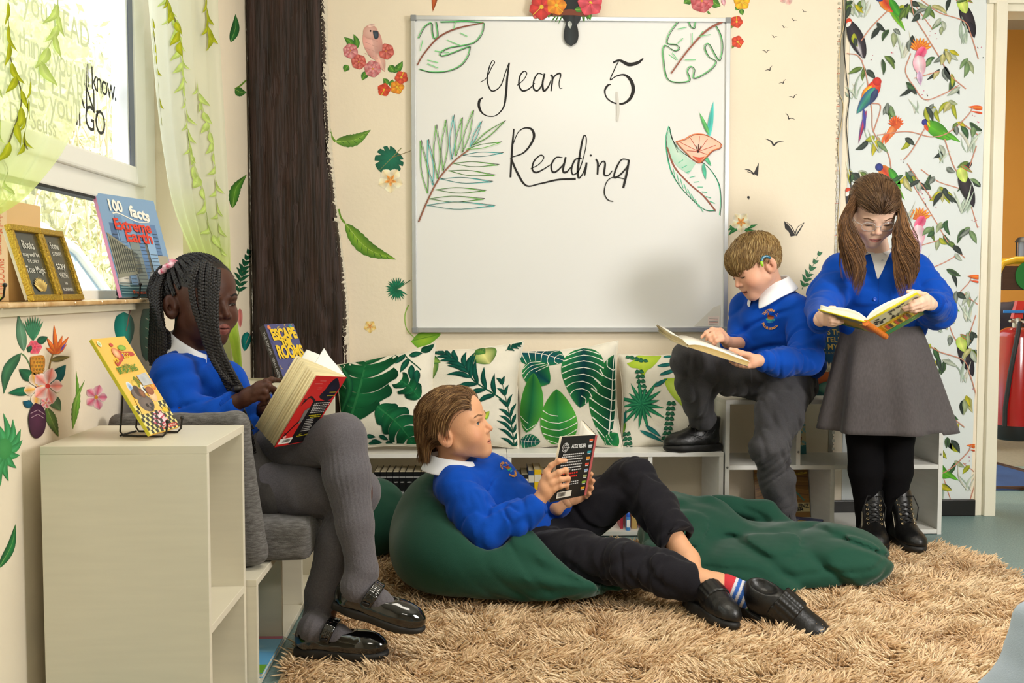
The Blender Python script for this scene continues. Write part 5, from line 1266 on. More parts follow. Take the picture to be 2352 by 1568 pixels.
 t1 = leg([w(560, 1110, 2.50), w(690, 1128, 2.485), kr, w(775, 1245, 2.455), w(742, 1360, 2.44), ar, FR @ Vector((0, .045, .062)), FR @ Vector((0, .105, .046)), FR @ Vector((0, .165, .032))], [.072, .070, .054, .050, .041, .036, .033, .026, .018])
 part_blob('tights', t1, TG, p)
 t2 = leg([w(560, 1070, 2.62), w(680, 1022, 2.53), w(785, 1006, 2.44), w(797, 1090, 2.415), w(815, 1203, 2.39), w(832, 1312, 2.37), FL @ Vector((0, .045, .062)), FL @ Vector((0, .105, .046)), FL @ Vector((0, .165, .032))], [.078, .074, .058, .0565, .043, .036, .033, .026, .018])
 part_blob('tights', t2, TG, p)
 # shoes
 shoe(p, FR, 'mary', .235); shoe(p, FL, 'mary', .235)
 # hair: cornrows swept back to a ponytail, loose braids in front
 HB = mat('braided_black_hair', '#151112', .45, spec=.45, var=.3, var_scale=120); G = Vector((0, 0, -1))
 def braid(pts, r, name='braid', lump=0.0135, M_=None, par=p):
  c = Deco().curve(np.array([list(q) for q in pts]), 6) if 0 else None
  pts = [Vector(q) for q in pts]; m_ = MB(); L_ = sum((b_ - a_).length for a_, b_ in zip(pts, pts[1:])); n = max(10, int(L_ / .0030)); q = np.array([list(x) for x in pts]); D_ = Deco();
  cc = D_.curve(q, n); d = np.gradient(cc, axis=0); s_ = np.concatenate([[0], np.cumsum(np.linalg.norm(np.diff(cc, axis=0), axis=1))]); d /= np.linalg.norm(d, axis=1)[:, None]
  view = np.array([.12, -1, .1]); e = np.cross(d, view); e /= np.maximum(np.linalg.norm(e, axis=1), 1e-6)[:, None]; g = np.cross(d, e)
  for k in range(3):
   ph = 2 * PI * s_ / (lump * 2) + 2 * PI * k / 3; tp = np.interp(s_ / s_[-1], [0, .8, 1], [1, .9, .55])
   st = cc + e * (np.sin(ph) * r * .62 * tp)[:, None] + g * (np.sin(2 * ph) * r * .34 * tp)[:, None]
   m_.tube([Vector(x) for x in st], [r * .60 * t_ for t_ in tp], 6)
  return m_.build(name, HB, par, True)
 L = lambda x, y, z: M @ Vector((x, y, z)) - p.location
 Wl = lambda x, y, Y: W(x, y, Y) - p.location
 cr, cc_ = v3((.0735, .091, .081)) + .004, v3((0, -.014, .036))
 def on(v): v = v3(v); q = (v - cc_) / cr; return cc_ + (q / np.linalg.norm(q)) * cr
 pony = (0.012, -.085, .098)
 for k in range(11):                                             # rows from the hairline back to the ponytail, x > 0 is the near side
  a = np.interp(k, [0, 10], [-.3, 1.5]); st = (.073 * math.sin(a), .062 - .075 * (1 - math.cos(a)) * 1.15, .092 - .092 * (1 - math.cos(a)))
  pts = [on(v3(st) * (1 - t) + v3(pony) * t + v3((0.03 * math.sin(a), 0, .03)) * math.sin(PI * t) * .6) for t in np.linspace(0, 1, 7)]; braid([L(*q) for q in pts], .0066, 'cornrow', .0085)
 for k in range(5):
  pts = [on((.072 - .004 * k, -.030 - .014 * k, .002 - .010 * k)), on((.074, -.045 - .010 * k, .035)), on(pony)]; braid([L(*q) for q in pts], .0066, 'cornrow', .0085)
 r_ = random.Random(8)
 # ponytail braids fall behind the shoulder
 for k in range(15):
  x0, y0 = 372 + r_.uniform(-8, 8), 618 + r_.uniform(-6, 12); xe = 350 + k * 5.5 + r_.uniform(-4, 4); dY = r_.uniform(-.035, .05)
  braid([Wl(x0 + 5, y0, 2.56), Wl(x0 - 10 - .9 * (15 - k), y0 + 34 + 2 * k, 2.55 + dY), Wl(350 + 1.8 * k, 700 + 4 * k, 2.53 + dY), Wl(347 + 2.8 * k, 770, 2.53 + dY), Wl(343 + 3.2 * k, 828 + r_.uniform(0, 24), 2.53 + dY * .6)], .0068, 'braid', .0115)
 sc = MB();
 for k in range(22):
  a = 2 * PI * k / 22; c_ = Wl(388, 613, 2.565); e1, e2 = Vector((.75, 0, .55)).normalized(), Vector((.1, -.95, 0)).normalized()
  sc.lathe([(0, -.008), (.007, -.005), (.009, 0), (.007, .005), (0, .008)], 8, Matrix.Translation(c_ + e1 * math.cos(a) * .022 + e2 * math.sin(a) * .026 + Vector((r_.uniform(-.004, .004), 0, r_.uniform(-.005, .005)))))
 sc.build('scrunchie', mat('floral_scrunchie', '#f2e3ea', .8, var_scale=70, color2='#c8345f'), p, True)
 # front braids, traced: (start) ... (end)
 for pts in ([(458, 606), (448, 622), (440, 655), (446, 700), (462, 750), (478, 800), (503, 850), (530, 880)], [(468, 602), (463, 630), (462, 680), (468, 730), (482, 790), (505, 840), (535, 885)], [(482, 606), (478, 635), (477, 690), (483, 745), (497, 800), (520, 850), (545, 893)],
    [(491, 614), (488, 645), (486, 695), (491, 750), (506, 800), (527, 850), (552, 895)], [(500, 622), (498, 655), (495, 700), (496, 745), (503, 790), (522, 835), (548, 880), (560, 900)], [(500, 618), (485, 680), (489, 740), (500, 800), (512, 850), (540, 900), (556, 940), (580, 985)], [(475, 604), (470, 690), (476, 750), (490, 810), (515, 870), (548, 930), (572, 985), (585, 1040)]):
  n = len(pts); Yv = [2.50, 2.475, 2.465, 2.462, 2.462, 2.462, 2.455, 2.45, 2.45][:n]
  q = [Wl(a, b_, Yv[i]) for i, (a, b_) in enumerate(pts)]
  # keep them on the brow and outside the face
  q2 = []; Mi = M.inverted()
  for x in q:
   x = Vector(x) + p.location
   for _ in range(60):
    l = np.array(Mi @ x)
    if all(np.linalg.norm((l - c_) / rr) >= 1 for c_, rr in ((v3((0, -.014, .036)), v3((.0735, .091, .081)) + .009), (v3((0, .036, -.012)), v3((.060, .056, .07)) + .007))): break
    x = x + Vector((-.0002, -.003, 0))
   q2.append(x - p.location)
  braid(q2, .0078, 'braid', .0125)
 kn = MB(); kn.lathe([(0, -.010), (.010, -.006), (.012, 0), (.010, .006), (0, .010)], 10, Matrix.Translation(Wl(545, 893, 2.435))); kn.build('hair_bobble', HB, p, True)
 rs = np.random.RandomState(4); n = 260                                     # fine flyaways
 u = rs.randn(n, 3); u[:, 2] = np.abs(u[:, 2]); u /= np.linalg.norm(u, axis=1)[:, None]; roots = cc_ + u * (cr - .003); ok = roots[:, 2] > .05; roots = roots[ok]; n = len(roots)
 strands('flyaway_hair', M, roots, lambda q, t: (q - cc_) * .6 + rs.randn(len(q), 3) * .03, rs.uniform(.008, .018, n), 4, .0, [], hair_cols(n, '#17120f', '#241a15', '#2a1f18', 2), HAIRM, p, .00025, .5)
 return p
girl_seated()
# =================================================================== reclining boy
def boy_reclining():
 p = person((0.12, 2.95, 0.20), 'boy with long sandy hair lying back on the bean bag, reading a black paperback')
 o = dict(skin='#dfa780', blush='#cf7f62', lid='#b9805f', lip='#c47a68', hair='#5e432c', eye=.0040, eye_drop=.0, iris='#6b7f86', iris_name='grey_blue_iris', nose=1.08, lips=.85, nail='#e6b8a0', brow='#7d5a3c')
 M = orient(W(1049, 985, 2.90), (.925, -.27, .24), (-.24, 0.02, 1), 1.0)
 o['hairmask'] = lambda L_: ((L_[:, 2] > .062 - .55 * np.clip(L_[:, 1] - .045, -.3, .1)) * (L_[:, 1] < .074) | ((L_[:, 1] < -.030) * (L_[:, 2] > -.030))).astype(float) * (np.abs(L_[:, 0]) < .0765)
 nb = W(1040, 1082, 2.92); w = W
 hV, hQ, hC, VL = head_mesh(M, nb, o)
 shR, elR, wrR = w(1046, 1118, 2.84), w(1118, 1222, 2.77), w(1235, 1158, 2.775)
 shL, elL, wrL = w(1140, 1090, 3.07), w(1235, 1195, 3.06), w(1300, 1150, 2.93)
 hip = w(1215, 1262, 2.95); hR, kR, aR = w(1215, 1278, 2.88), w(1432, 1290, 2.72), w(1690, 1358, 2.64)
 hL, kL, aL = w(1270, 1235, 3.02), w(1455, 1098, 2.96), w(1598, 1345, 2.70)
 b = Blob(0.006); b.chain([w(1060, 1105, 2.94), w(1110, 1180, 2.95), hip], [.075, .09, .095], .05)
 b.chain([shR, elR, wrR], [.042, .034, .024], .02); b.chain([shL, elL, wrL], [.042, .034, .024], .02); b.chain([hR, kR], [.07, .048], .03); b.chain([hL, kL], [.07, .048], .03); V, Q = b.mesh(); parts = [(V, Q, np.array(lin(o['skin']))), (hV, hQ, hC)]
 l = Blob(0.003); l.chain([kR, w(1560, 1325, 2.68), w(1650, 1345, 2.65), aR, w(1730, 1385, 2.62)], [.045, .043, .033, .030, .024], .015); l.chain([kL, w(1510, 1180, 2.88), w(1580, 1285, 2.78), aL, w(1625, 1410, 2.63)], [.040, .034, .032, .030, .024], .015); parts.append(skin_part(l, o))
 Y = 2.775
 z_ = lambda x, y, yy=Y: w(1180 + x / 7.13, 960 + y / 7.13, yy)
 hb = hand_blob(z_(420, 1340), [[z_(540, 880, Y + .002), z_(615, 775, Y), z_(740, 700, Y - .006), z_(850, 692, Y + .004)], [z_(590, 970, Y - .012), z_(740, 885, Y - .016), z_(850, 850, Y - .013), z_(868, 910, Y)], [z_(630, 1070, Y - .016), z_(770, 1005, Y - .02), z_(885, 985, Y - .014), z_(895, 1040, Y)], [z_(660, 1160, Y - .014), z_(770, 1115, Y - .018), z_(870, 1095, Y - .012), z_(872, 1150, Y)]],
  [z_(560, 1080, Y + .028), z_(640, 960, Y + .05), z_(720, 860, Y + .065), z_(790, 800, Y + .07)], z_(250, 1560), rw=.022, rf=.0078)
 parts.append(skin_part(hb, o, [(z_(860, 688, Y - .004), 0)]))
 Y = 2.93; hb2 = hand_blob(w(1305, 1148, Y), [[w(1335, 1115, Y), w(1350, 1100, Y - .015), w(1358, 1088, Y - .025)], [w(1338, 1125, Y), w(1354, 1114, Y - .015), w(1362, 1104, Y - .025)], [w(1337, 1136, Y), w(1352, 1128, Y - .015), w(1360, 1120, Y - .025)], [w(1332, 1146, Y), w(1346, 1140, Y - .015), w(1354, 1134, Y - .025)]], [w(1315, 1125, Y - .01), w(1325, 1108, Y - .02), w(1335, 1096, Y - .02)], w(1280, 1165, Y)); parts.append(skin_part(hb2, o))
 V, Q, C = merge(parts); link('body', mesh_np(V - np.array(p.location), Q, cols=C), skin_mat('tanned_skin', o['skin']), p); eyes(M, o, p, (.15, -.1), VL)
 j = Blob(0.004); j.chain([w(1062, 1112, 2.945), w(1112, 1175, 2.95), w(1190, 1235, 2.95)], [.088, .104, .112], .06); j.cone(w(1052, 1112, 2.86), w(1135, 1092, 3.05), .054, .056, .06); j.cone(w(1130, 1095, 2.99), w(1190, 1170, 2.98), .06, .075, .06)
 j.group(.016); j.chain([w(1050, 1116, 2.85), w(1085, 1175, 2.80), elR], [.064, .060, .056], .03); j.chain([elR, w(1180, 1195, 2.772), w(1225, 1168, 2.775)], [.056, .048, .040], .03)
 j.group(.016); j.chain([shL, elL, w(1285, 1158, 2.95)], [.058, .048, .04], .03)
 j.disp += [creases(v3(elR) - v3(shR), 20, 7, .007, .10, 2, .6, w(1105, 1190, 2.78), .11), creases(v3(w(1225, 1168, 2.775)) - v3(elR), 24, 8, .006, .10, 7, -.5, w(1165, 1195, 2.76), .11), creases((.7, 0, -.7), 13, 4.5, .009, .09, 9, .5, w(1150, 1175, 2.86), .17), cloth_noise(.004, 11, 3)]
 jo = part_blob('jumper', j, BLUE, p); cuff(jo, w(1216, 1175, 2.775), w(1243, 1154, 2.775), .040, .032, p)
 crest(jo, p, (1171, 1078), (-.35, 0, 1), .026)
 collar(p, W(1040, 1062, 2.915), (.10, -.02, 1), (.93, -.25, .15), r=.060, drop=.030, point=.040, up=.014, open_=16)
 t = Blob(0.004)
 t.chain([w(1195, 1250, 2.95), w(1235, 1265, 2.95)], [.105, .105], .05)
 hemR, hemL = w(1614, 1346, 2.665), w(1562, 1240, 2.83); dR, dL = v3(aR) - v3(w(1520, 1315, 2.69)), v3(aL) - v3(w(1505, 1165, 2.90))
 t.group(.03); t.chain([hR, w(1325, 1280, 2.80), kR, w(1520, 1315, 2.69), v3(hemR) + dR * .3], [.086, .074, .060, .058, .056], .03); t.half(hemR, dR + v3((.06, .02, .10)), .003); t.cone(v3(hemR) - dR * .10, v3(hemR) + dR * .4, .035, .038, .003, 's')
 t.group(.03); t.chain([hL, w(1365, 1160, 3.0), kL, w(1505, 1165, 2.90), v3(hemL) + dL * .3], [.088, .076, .062, .060, .058], .03); t.half(hemL, dL + v3((.05, 0, .02)), .003); t.cone(v3(hemL) - dL * .10, v3(hemL) + dL * .4, .035, .038, .003, 's')
 t.disp += [creases(v3(hemR) - v3(kR), 22, 6, .008, .10, 4, .5, kR, .12), creases(v3(kR) - v3(hR), 12, 5, .005, .10, 6, .8), creases(v3(hemL) - v3(kL), 14, 5, .004, .10, 8, .5), cloth_noise(.004, 13, 5)]
 part_blob('trousers', t, BLACKT, p)
 sk = Blob(0.0022); a_, b_ = v3(w(1668, 1347, 2.645)), v3(w(1722, 1372, 2.625)); sk.cone(a_, b_, .0345, .036, .004)
 def stripes(V):
  u = (b_ - a_); tt = ((V - a_) @ u) / (u @ u); C = np.tile(np.array(lin('#d8d6dc')), (len(V), 1))
  C[tt < .22] = lin('#c8313c')
  for c0 in (.40, .66, .92): C[np.abs(tt - c0) < .075] = lin('#2f62b8')
  C[tt > 1.05] = lin('#3f9a6a'); return C
 part_blob('sock', sk, mat('striped_sock', rough=.95, attr='Col', weave=.5, weave_scale=700), p, cols=stripes)
 sk2 = Blob(0.003); sk2.cone(w(1598, 1352, 2.695), w(1612, 1395, 2.66), .034, .034, .004); part_blob('sock', sk2, mat('black_sock', '#131316', .95), p)
 shoe(p, orient(W(1694, 1388, 2.665), (.74, -.54, -.36), (-.10, -.30, .9)), 'velcro', .27)
 Ms = orient(W(1582, 1452, 2.70), (.36, -.93, -.02), (.15, .08, 1)); Ms.translation.z = .03; shoe(p, Ms, 'velcro', .215)
 # hair: swept back, chin length, tucked behind the ear
 rs = np.random.RandomState(5); c0, cr = v3((0, -.014, .036)), v3((.0735, .091, .081)); n = 5200
 roots = scalp_roots(VL, o, n, rs)
 n = len(roots)
 def flow(q, t):
  f = np.stack([np.where(q[:, 0] > 0, .35, -.35) * (.3 + 8 * np.abs(q[:, 0])), np.full(len(q), -1.0), .35 - 7.0 * np.clip(-q[:, 1], 0, .1) - .25 * t], 1); return f
 strands('hair', M, roots, flow, rs.uniform(.075, .112, n) + .45 * np.clip(roots[:, 1] + .04, -.05, .10), 14, lambda t: min(.9, .05 + 1.1 * t), [(c0, cr + .002), (v3((0, -.012, -.02)), v3((.056, .062, .062))), (v3((0, .030, .044)), v3((.0610, .0565, .058)) + .008)], hair_cols(n, '#5d4129', '#8a6540', '#c79f6c', 5), HAIRM, p, .00075, .05, 5, lift=.010)
 n2 = 800; u = rs.uniform(-1, 1, n2); roots = c0 + np.stack([.060 * u, .064 - .02 * u ** 2 + rs.uniform(-.015, 0, n2), .062 - .012 * u ** 2 + rs.uniform(-.01, .01, n2)], 1); q = (roots - c0) / (cr + .003); roots = c0 + (roots - c0) / np.linalg.norm(q, axis=1)[:, None]
 strands('hair', M, roots, lambda q, t: np.stack([np.sign(q[:, 0]) * (.25 + .4 * t) - .5, np.where(t < .25, .7, -.35) * np.ones(len(q)), np.full(len(q), .55 - 1.3 * t)], 1), rs.uniform(.04, .085, n2), 8, .12, [(c0, cr + .003)], hair_cols(n2, '#6b4c30', '#94704a', '#c79f6c', 6), HAIRM, p, .0007, .06, 6, lift=.010)
 return p
boy_reclining()
# =================================================================== boy on the cube unit
def boy_sitting():
 p = person((1.05, 3.62, 0.503), 'boy with a hearing aid sitting on the cube unit, book on his raised knee')
 o = dict(skin='#e2ad90', blush='#d07a66', lid='#bd8468', lip='#b86a60', hair='#6b5236', eye=0, nose=1.05, mouth=.0035, smile=.0035, lips=.8, cheek=1.04, nail='#ecc0ae', brow='#9a7a50')
 M = orient(W(1737, 613, 3.47), (-.83, -.22, -.50), (-.50, -.05, .86), .97)
 o['hairmask'] = lambda L_: ((L_[:, 2] > .040 - .0 * L_[:, 1]) | ((L_[:, 1] < -.018) * (L_[:, 2] > -.030)) | ((L_[:, 1] < .01) * (L_[:, 2] > .026))).astype(float) * (np.abs(L_[:, 0]) < .0765)
 nb = W(1775, 672, 3.52); w = W; hV, hQ, hC, VL = head_mesh(M, nb, o)
 shL, elL, wrL = w(1836, 720, 3.44), w(1850, 822, 3.34), w(1745, 828, 3.22)
 shR, elR, wrR = w(1712, 705, 3.62), w(1700, 800, 3.52), w(1672, 786, 3.40)
 hip = w(1795, 872, 3.66); hL, kL, aL = w(1808, 890, 3.60), w(1768, 1028, 3.34), w(1805, 1215, 3.37); hR, kR, aR = w(1752, 865, 3.66), w(1584, 826, 3.40), w(1618, 975, 3.63)
 b = Blob(0.006); b.chain([w(1778, 700, 3.54), w(1780, 770, 3.56), hip], [.075, .085, .095], .05)
 for c, r_ in (((shL, elL, wrL), (.042, .034, .023)), ((shR, elR, wrR), (.042, .034, .023)), ((hL, kL, aL), (.07, .048, .035)), ((hR, kR, w(1596, 885, 3.50), w(1612, 955, 3.62), aR), (.07, .045, .036, .032, .032))): b.chain(list(c), list(r_), .02)
 V, Q = b.mesh(); parts = [(V, Q, np.array(lin(o['skin']))), (hV, hQ, hC)]
 Y = 3.29; z_ = lambda x, y, yy=Y: w(1620 + x / 4.357, 510 + y / 4.357, yy)
 hb = hand_blob(z_(225, 1200, 3.37), [[z_(120, 1085, Y + .01), z_(70, 1070, Y - .005), z_(10, 1105, Y - .012), z_(-35, 1150, Y - .010)], [z_(140, 1110, Y - .006), z_(80, 1110, Y - .022), z_(30, 1140, Y - .022), z_(15, 1175, Y - .012)], [z_(155, 1140, Y - .018), z_(95, 1150, Y - .030), z_(55, 1180, Y - .024), z_(75, 1200, Y - .014)], [z_(165, 1170, Y - .022), z_(115, 1190, Y - .032), z_(85, 1212, Y - .024), z_(105, 1222, Y - .012)]],
  [z_(150, 1090, Y + .03), z_(95, 1085, Y + .036), z_(50, 1110, Y + .030), z_(15, 1140, Y + .020)], z_(330, 1215, 3.43), rw=.020, rf=.0070); parts.append(skin_part(hb, o))
 Y = 3.19; hb2 = hand_blob(z_(545, 1385, 3.205), [[z_(400, 1370, Y + .02), z_(330, 1380, Y + .03), z_(280, 1375, Y + .04), z_(240, 1370, Y + .045)], [z_(405, 1395, Y + .012), z_(335, 1405, Y + .022), z_(285, 1400, Y + .03), z_(250, 1395, Y + .035)], [z_(415, 1420, Y + .006), z_(350, 1425, Y + .014), z_(310, 1420, Y + .022), z_(280, 1415, Y + .028)], [z_(430, 1440, Y), z_(380, 1440, Y + .006), z_(350, 1436, Y + .012), z_(325, 1430, Y + .018)]],
  [z_(430, 1330, Y + .004), z_(365, 1310, Y + .004), z_(305, 1285, Y + .008), z_(250, 1268, Y + .012)], z_(650, 1400, 3.225), rw=.020, rf=.0070); parts.append(skin_part(hb2, o, [(z_(250, 1260, Y + .006), 0)]))
 V, Q, C = merge(parts); link('body', mesh_np(V - np.array(p.location), Q, cols=C), skin_mat('fair_skin', o['skin']), p); eyes(M, o, p, (0, -.6), VL)
 # hearing aid over the left ear
 Mh = Matrix.Translation(-p.location) @ M
 ha = MB(); ha.tube([(-.0830, -.002 + .021 * math.cos(a), .004 + .027 * math.sin(a)) for a in np.linspace(R(20), R(165), 14)], [.003, .0042] + [.0052] * 9 + [.005, .0045, .003], 8); h_ = ha.build('hearing_aid', mat('teal_plastic', '#1d6a86', .25, coat=.5), p, True, M=Mh)
 g_ = MB(); g_.tube([(-.0835, -.002 + .0213 * math.cos(a), .004 + .0273 * math.sin(a)) for a in np.linspace(R(0), R(48), 8)], [.002, .004, .0054, .0057, .0057, .0055, .005, .004], 8); g_.build('ear_hook', mat('lime_plastic', '#9ad02a', .3, coat=.4), h_, True)
 j = Blob(0.004); j.chain([w(1780, 712, 3.545), w(1782, 775, 3.565), w(1798, 838, 3.63)], [.090, .104, .106], .06); j.cone(w(1826, 716, 3.46), w(1722, 705, 3.61), .058, .054, .06); j.cone(w(1745, 740, 3.52), w(1760, 800, 3.53), .066, .072, .06)
 j.group(.016); j.chain([w(1828, 720, 3.455), w(1854, 770, 3.40), elL], [.062, .060, .056], .03); j.chain([elL, w(1795, 832, 3.27), w(1757, 829, 3.225)], [.054, .046, .038], .03)
 j.group(.016); j.chain([shR, elR], [.058, .050], .03); j.chain([elR, w(1682, 792, 3.44)], [.046, .036], .03); j.group(.02); j.cone(w(1870, 840, 3.60), w(1850, 850, 3.62), .045, .05, .05)
 j.disp += [creases(v3(elL) - v3(shL), 18, 6, .008, .10, 3, .5, w(1845, 790, 3.36), .11), creases(v3(w(1757, 829, 3.225)) - v3(elL), 24, 8, .006, .10, 5, .4, w(1800, 832, 3.25), .11), creases((-.3, 0, -.9), 11, 4.5, .009, .09, 4, .9, w(1755, 775, 3.45), .17), cloth_noise(.004, 11, 8)]
 jo = part_blob('jumper', j, BLUE, p); cuff(jo, w(1764, 830, 3.23), w(1743, 827, 3.219), .0385, .031, p); cuff(jo, w(1694, 796, 3.46), w(1670, 787, 3.40), .038, .030, p); crest(jo, p, (1769, 735), (.04, -.1, 1), .030)
 collar(p, W(1772, 660, 3.515), (-.30, -.08, .95), (-.80, -.42, -.2), r=.058, drop=.030, point=.045, up=.018, open_=12)
 sf = Blob(.003); sf.ell(w(1844, 868, 3.60), (.016, .01, .024), None, .01); part_blob('shirt_tail', sf, mat('white_polo_cotton'), p)
 t = Blob(0.0045); t.chain([w(1800, 858, 3.65), hip], [.105, .112], .05); t.ell(w(1800, 888, 3.68), (.12, .11, .065), None, .05)
 t.chain([hL, w(1788, 955, 3.46), kL, w(1785, 1105, 3.36), w(1800, 1188, 3.37)], [.092, .080, .062, .056, .050], .03); t.chain([hR, w(1670, 855, 3.52), kR, w(1594, 885, 3.48), w(1612, 955, 3.615)], [.092, .080, .060, .057, .054], .03)
 t.disp += [creases(v3(w(1800, 1188, 3.37)) - v3(kL), 26, 6, .009, .11, 2, .6, w(1775, 1060, 3.34), .09), creases(v3(w(1800, 1188, 3.37)) - v3(kL), 26, 6, .007, .11, 5, .4, w(1800, 1180, 3.36), .06), creases(v3(kL) - v3(hL), 12, 5, .006, .10, 6, .8), creases(v3(kR) - v3(hR), 14, 5, .005, .10, 7, .6), cloth_noise(.004, 15, 9)]
 part_blob('trousers', t, GREYW, p)
 so = Blob(.003); so.cone(w(1612, 950, 3.61), w(1626, 990, 3.65), .039, .038, .004); part_blob('sock', so, mat('black_sock', '#131316', .95), p)
 Ms = orient(W(1655, 1030, 3.655), (-.985, -.16, 0), (0, 0, 1)); Ms.translation.z = .3115; shoe(p, Ms, 'trainer', .225)
 Ms = orient(W(1800, 1235, 3.42), (-.35, -.93, 0), (0, 0, 1)); Ms.translation.z = .035; shoe(p, Ms, 'trainer', .215)
 rs = np.random.RandomState(9); c0, cr = v3((0, -.014, .036)), v3((.0735, .091, .081))
 roots = scalp_roots(VL, o, 7500, rs); n = len(roots); crown = v3((.01, -.062, .105))
 def flow(q, t):
  d = q - crown; f = np.stack([d[:, 0] * 1.0 - .010, d[:, 1] + .012, d[:, 2] * .5 - .01 - .02 * t * (q[:, 1] > .03)], 1); return f
 ln = np.where(roots[:, 1] > .02, .062, np.where(roots[:, 2] > .05, .052, .026)) * rs.uniform(.8, 1.15, n)
 strands('hair', M, roots, flow, ln, 8, .08, [(c0, cr + .002), (v3((0, .030, .044)), v3((.0610, .0565, .058)) + .003)], hair_cols(n, '#6f5434', '#9c7d4a', '#cbb07a', 9), HAIRM, p, .0007, .04, 9, lift=.006, hug=.5)
 return p
boy_sitting()
# =================================================================== standing girl
def girl_standing():
 p = person((1.345, 3.40, 0.03), 'girl in clear glasses and grey skirt standing with her head bent over a yellow book')
 o = dict(skin='#ecc4ac', blush='#da8f7c', lid='#d49a84', lip='#c8736c', hair='#4a3424', eye=0, nose=.95, lips=.9, cheek=1.03, smile=.002, nail='#f0c8b8', brow='#6a4c34')
 M = orient(W(2005, 489, 3.36), (-.10, -.80, -.59), (-.07, -.60, .80), .97)
 o['hairmask'] = lambda L_: ((L_[:, 2] > .070 - .010 * (np.abs(L_[:, 0]) / .06) ** 2 - .6 * np.clip(L_[:, 1] - .055, -.3, .05)) | ((L_[:, 1] < -.020) * (L_[:, 2] > -.07))).astype(float) * (np.abs(L_[:, 0]) < .0765)
 nb = W(2016, 590, 3.46); w = W; hV, hQ, hC, VL = head_mesh(M, nb, o)
 shR, elR, wrR = w(1930, 622, 3.45), w(1888, 705, 3.36), w(1884, 735, 3.10); shL, elL, wrL = w(2100, 622, 3.45), w(2158, 712, 3.36), w(2140, 694, 3.14)
 b = Blob(0.006); b.chain([w(2016, 630, 3.47), w(2018, 690, 3.45), w(2022, 760, 3.43)], [.075, .082, .09], .05); b.chain([shR, elR, wrR], [.04, .032, .022], .02); b.chain([shL, elL, wrL], [.04, .032, .022], .02)
 for x0, x1 in ((1985, 1990), (2058, 2052)): b.chain([w(x0, 800, 3.42), w(x0, 1000, 3.40), w(x1, 1200, 3.42)], [.05, .038, .026], .005)
 V, Q = b.mesh(); parts = [(V, Q, np.array(lin(o['skin']))), (hV, hQ, hC)]
 Y = 3.04; z_ = lambda x, y, yy=Y: w(1860 + x / 4.126, 400 + y / 4.126, yy)
 hb = hand_blob(z_(110, 1350, 3.10), [[z_(150, 1330, Y + .01), z_(190, 1350, Y - .012), z_(225, 1363, Y - .012), z_(245, 1366, Y - .004)], [z_(150, 1365, Y + .012), z_(205, 1385, Y - .010), z_(265, 1395, Y - .008), z_(310, 1400, Y + .002)], [z_(150, 1390, Y + .016), z_(200, 1408, Y - .002), z_(250, 1415, Y + .002), z_(285, 1416, Y + .008)], [z_(145, 1410, Y + .022), z_(185, 1424, Y + .010), z_(220, 1430, Y + .012), z_(245, 1430, Y + .016)]],
  [z_(125, 1310, Y + .03), z_(160, 1285, Y + .04), z_(200, 1270, Y + .045), z_(235, 1262, Y + .045)], z_(70, 1370, 3.17), rw=.020, rf=.0070); parts.append(skin_part(hb, o))
 Y = 3.05; hb2 = hand_blob(z_(1150, 1235, 3.12), [[z_(1110, 1160, Y + .02), z_(1060, 1180, Y - .004), z_(990, 1205, Y - .012), z_(935, 1218, Y - .006)], [z_(1115, 1190, Y + .016), z_(1050, 1215, Y - .012), z_(960, 1245, Y - .016), z_(885, 1265, Y - .006)], [z_(1115, 1225, Y + .016), z_(1050, 1250, Y - .010), z_(965, 1272, Y - .012), z_(900, 1285, Y - .002)], [z_(1110, 1260, Y + .02), z_(1060, 1280, Y), z_(1000, 1295, Y), z_(955, 1300, Y + .006)]],
  [z_(1090, 1150, Y + .05), z_(1030, 1125, Y + .06), z_(975, 1115, Y + .06), z_(930, 1112, Y + .06)], z_(1230, 1240, 3.19), rw=.020, rf=.0072); parts.append(skin_part(hb2, o))
 V, Q, C = merge(parts); link('body', mesh_np(V - np.array(p.location), Q, cols=C), skin_mat('pale_skin', o['skin']), p); eyes(M, o, p, (0, -.6), VL)
 # clear glasses
 Mg = Matrix.Translation(-p.location) @ M; CL = mat('clear_acetate', '#f4f0ee', .06, spec=.5, trans=.75)
 g = MB()
 for sd in (-1, 1): g.tube([(sd * .031 + .0225 * math.copysign(abs(math.cos(a)) ** .8, math.cos(a)), .0935 - .012 * abs(sd * .031 + .0225 * math.cos(a)) / .055 , -.002 + .0165 * math.copysign(abs(math.sin(a)) ** .8, math.sin(a))) for a in np.linspace(0, 2 * PI, 28)[:-1]], .0019, 6, closed=True)
 g.tube([(-.009, .094, .003), (-.004, .0965, .0055), (.004, .0965, .0055), (.009, .094, .003)], .0017, 6); go = g.build('glasses', CL, p, True, M=Mg)
 for sd in (-1, 1): MB().tube([(sd * .0535, .082, .004), (sd * .0715, .068, .006), (sd * .0790, .02, .010), (sd * .0800, -.008, .014), (sd * .0790, -.026, -.010)], [.0022, .002, .0018, .0018, .0016], 6).build('temple_arm', CL, go, True)
 for sd in (-1, 1): MB().lathe([(0, .0003), (.0205, 0)], 20, Matrix.Translation((sd * .031, .0875, -.002)) @ Matrix.Rotation(R(90), 4, 'X') @ Matrix.Scale(.75, 4, (0, 1, 0))).build('lens', GLASS, go)
 # cardigan
 j = Blob(0.0045); j.chain([w(2016, 640, 3.475), w(2016, 690, 3.455), w(2024, 742, 3.44)], [.094, .106, .112], .06); j.cone(shR, shL, .060, .060, .06); j.cone(w(1965, 660, 3.42), w(2070, 660, 3.42), .06, .06, .06)
 j.cone(w(1960, 752, 3.42), w(2095, 750, 3.42), .048, .050, .05)
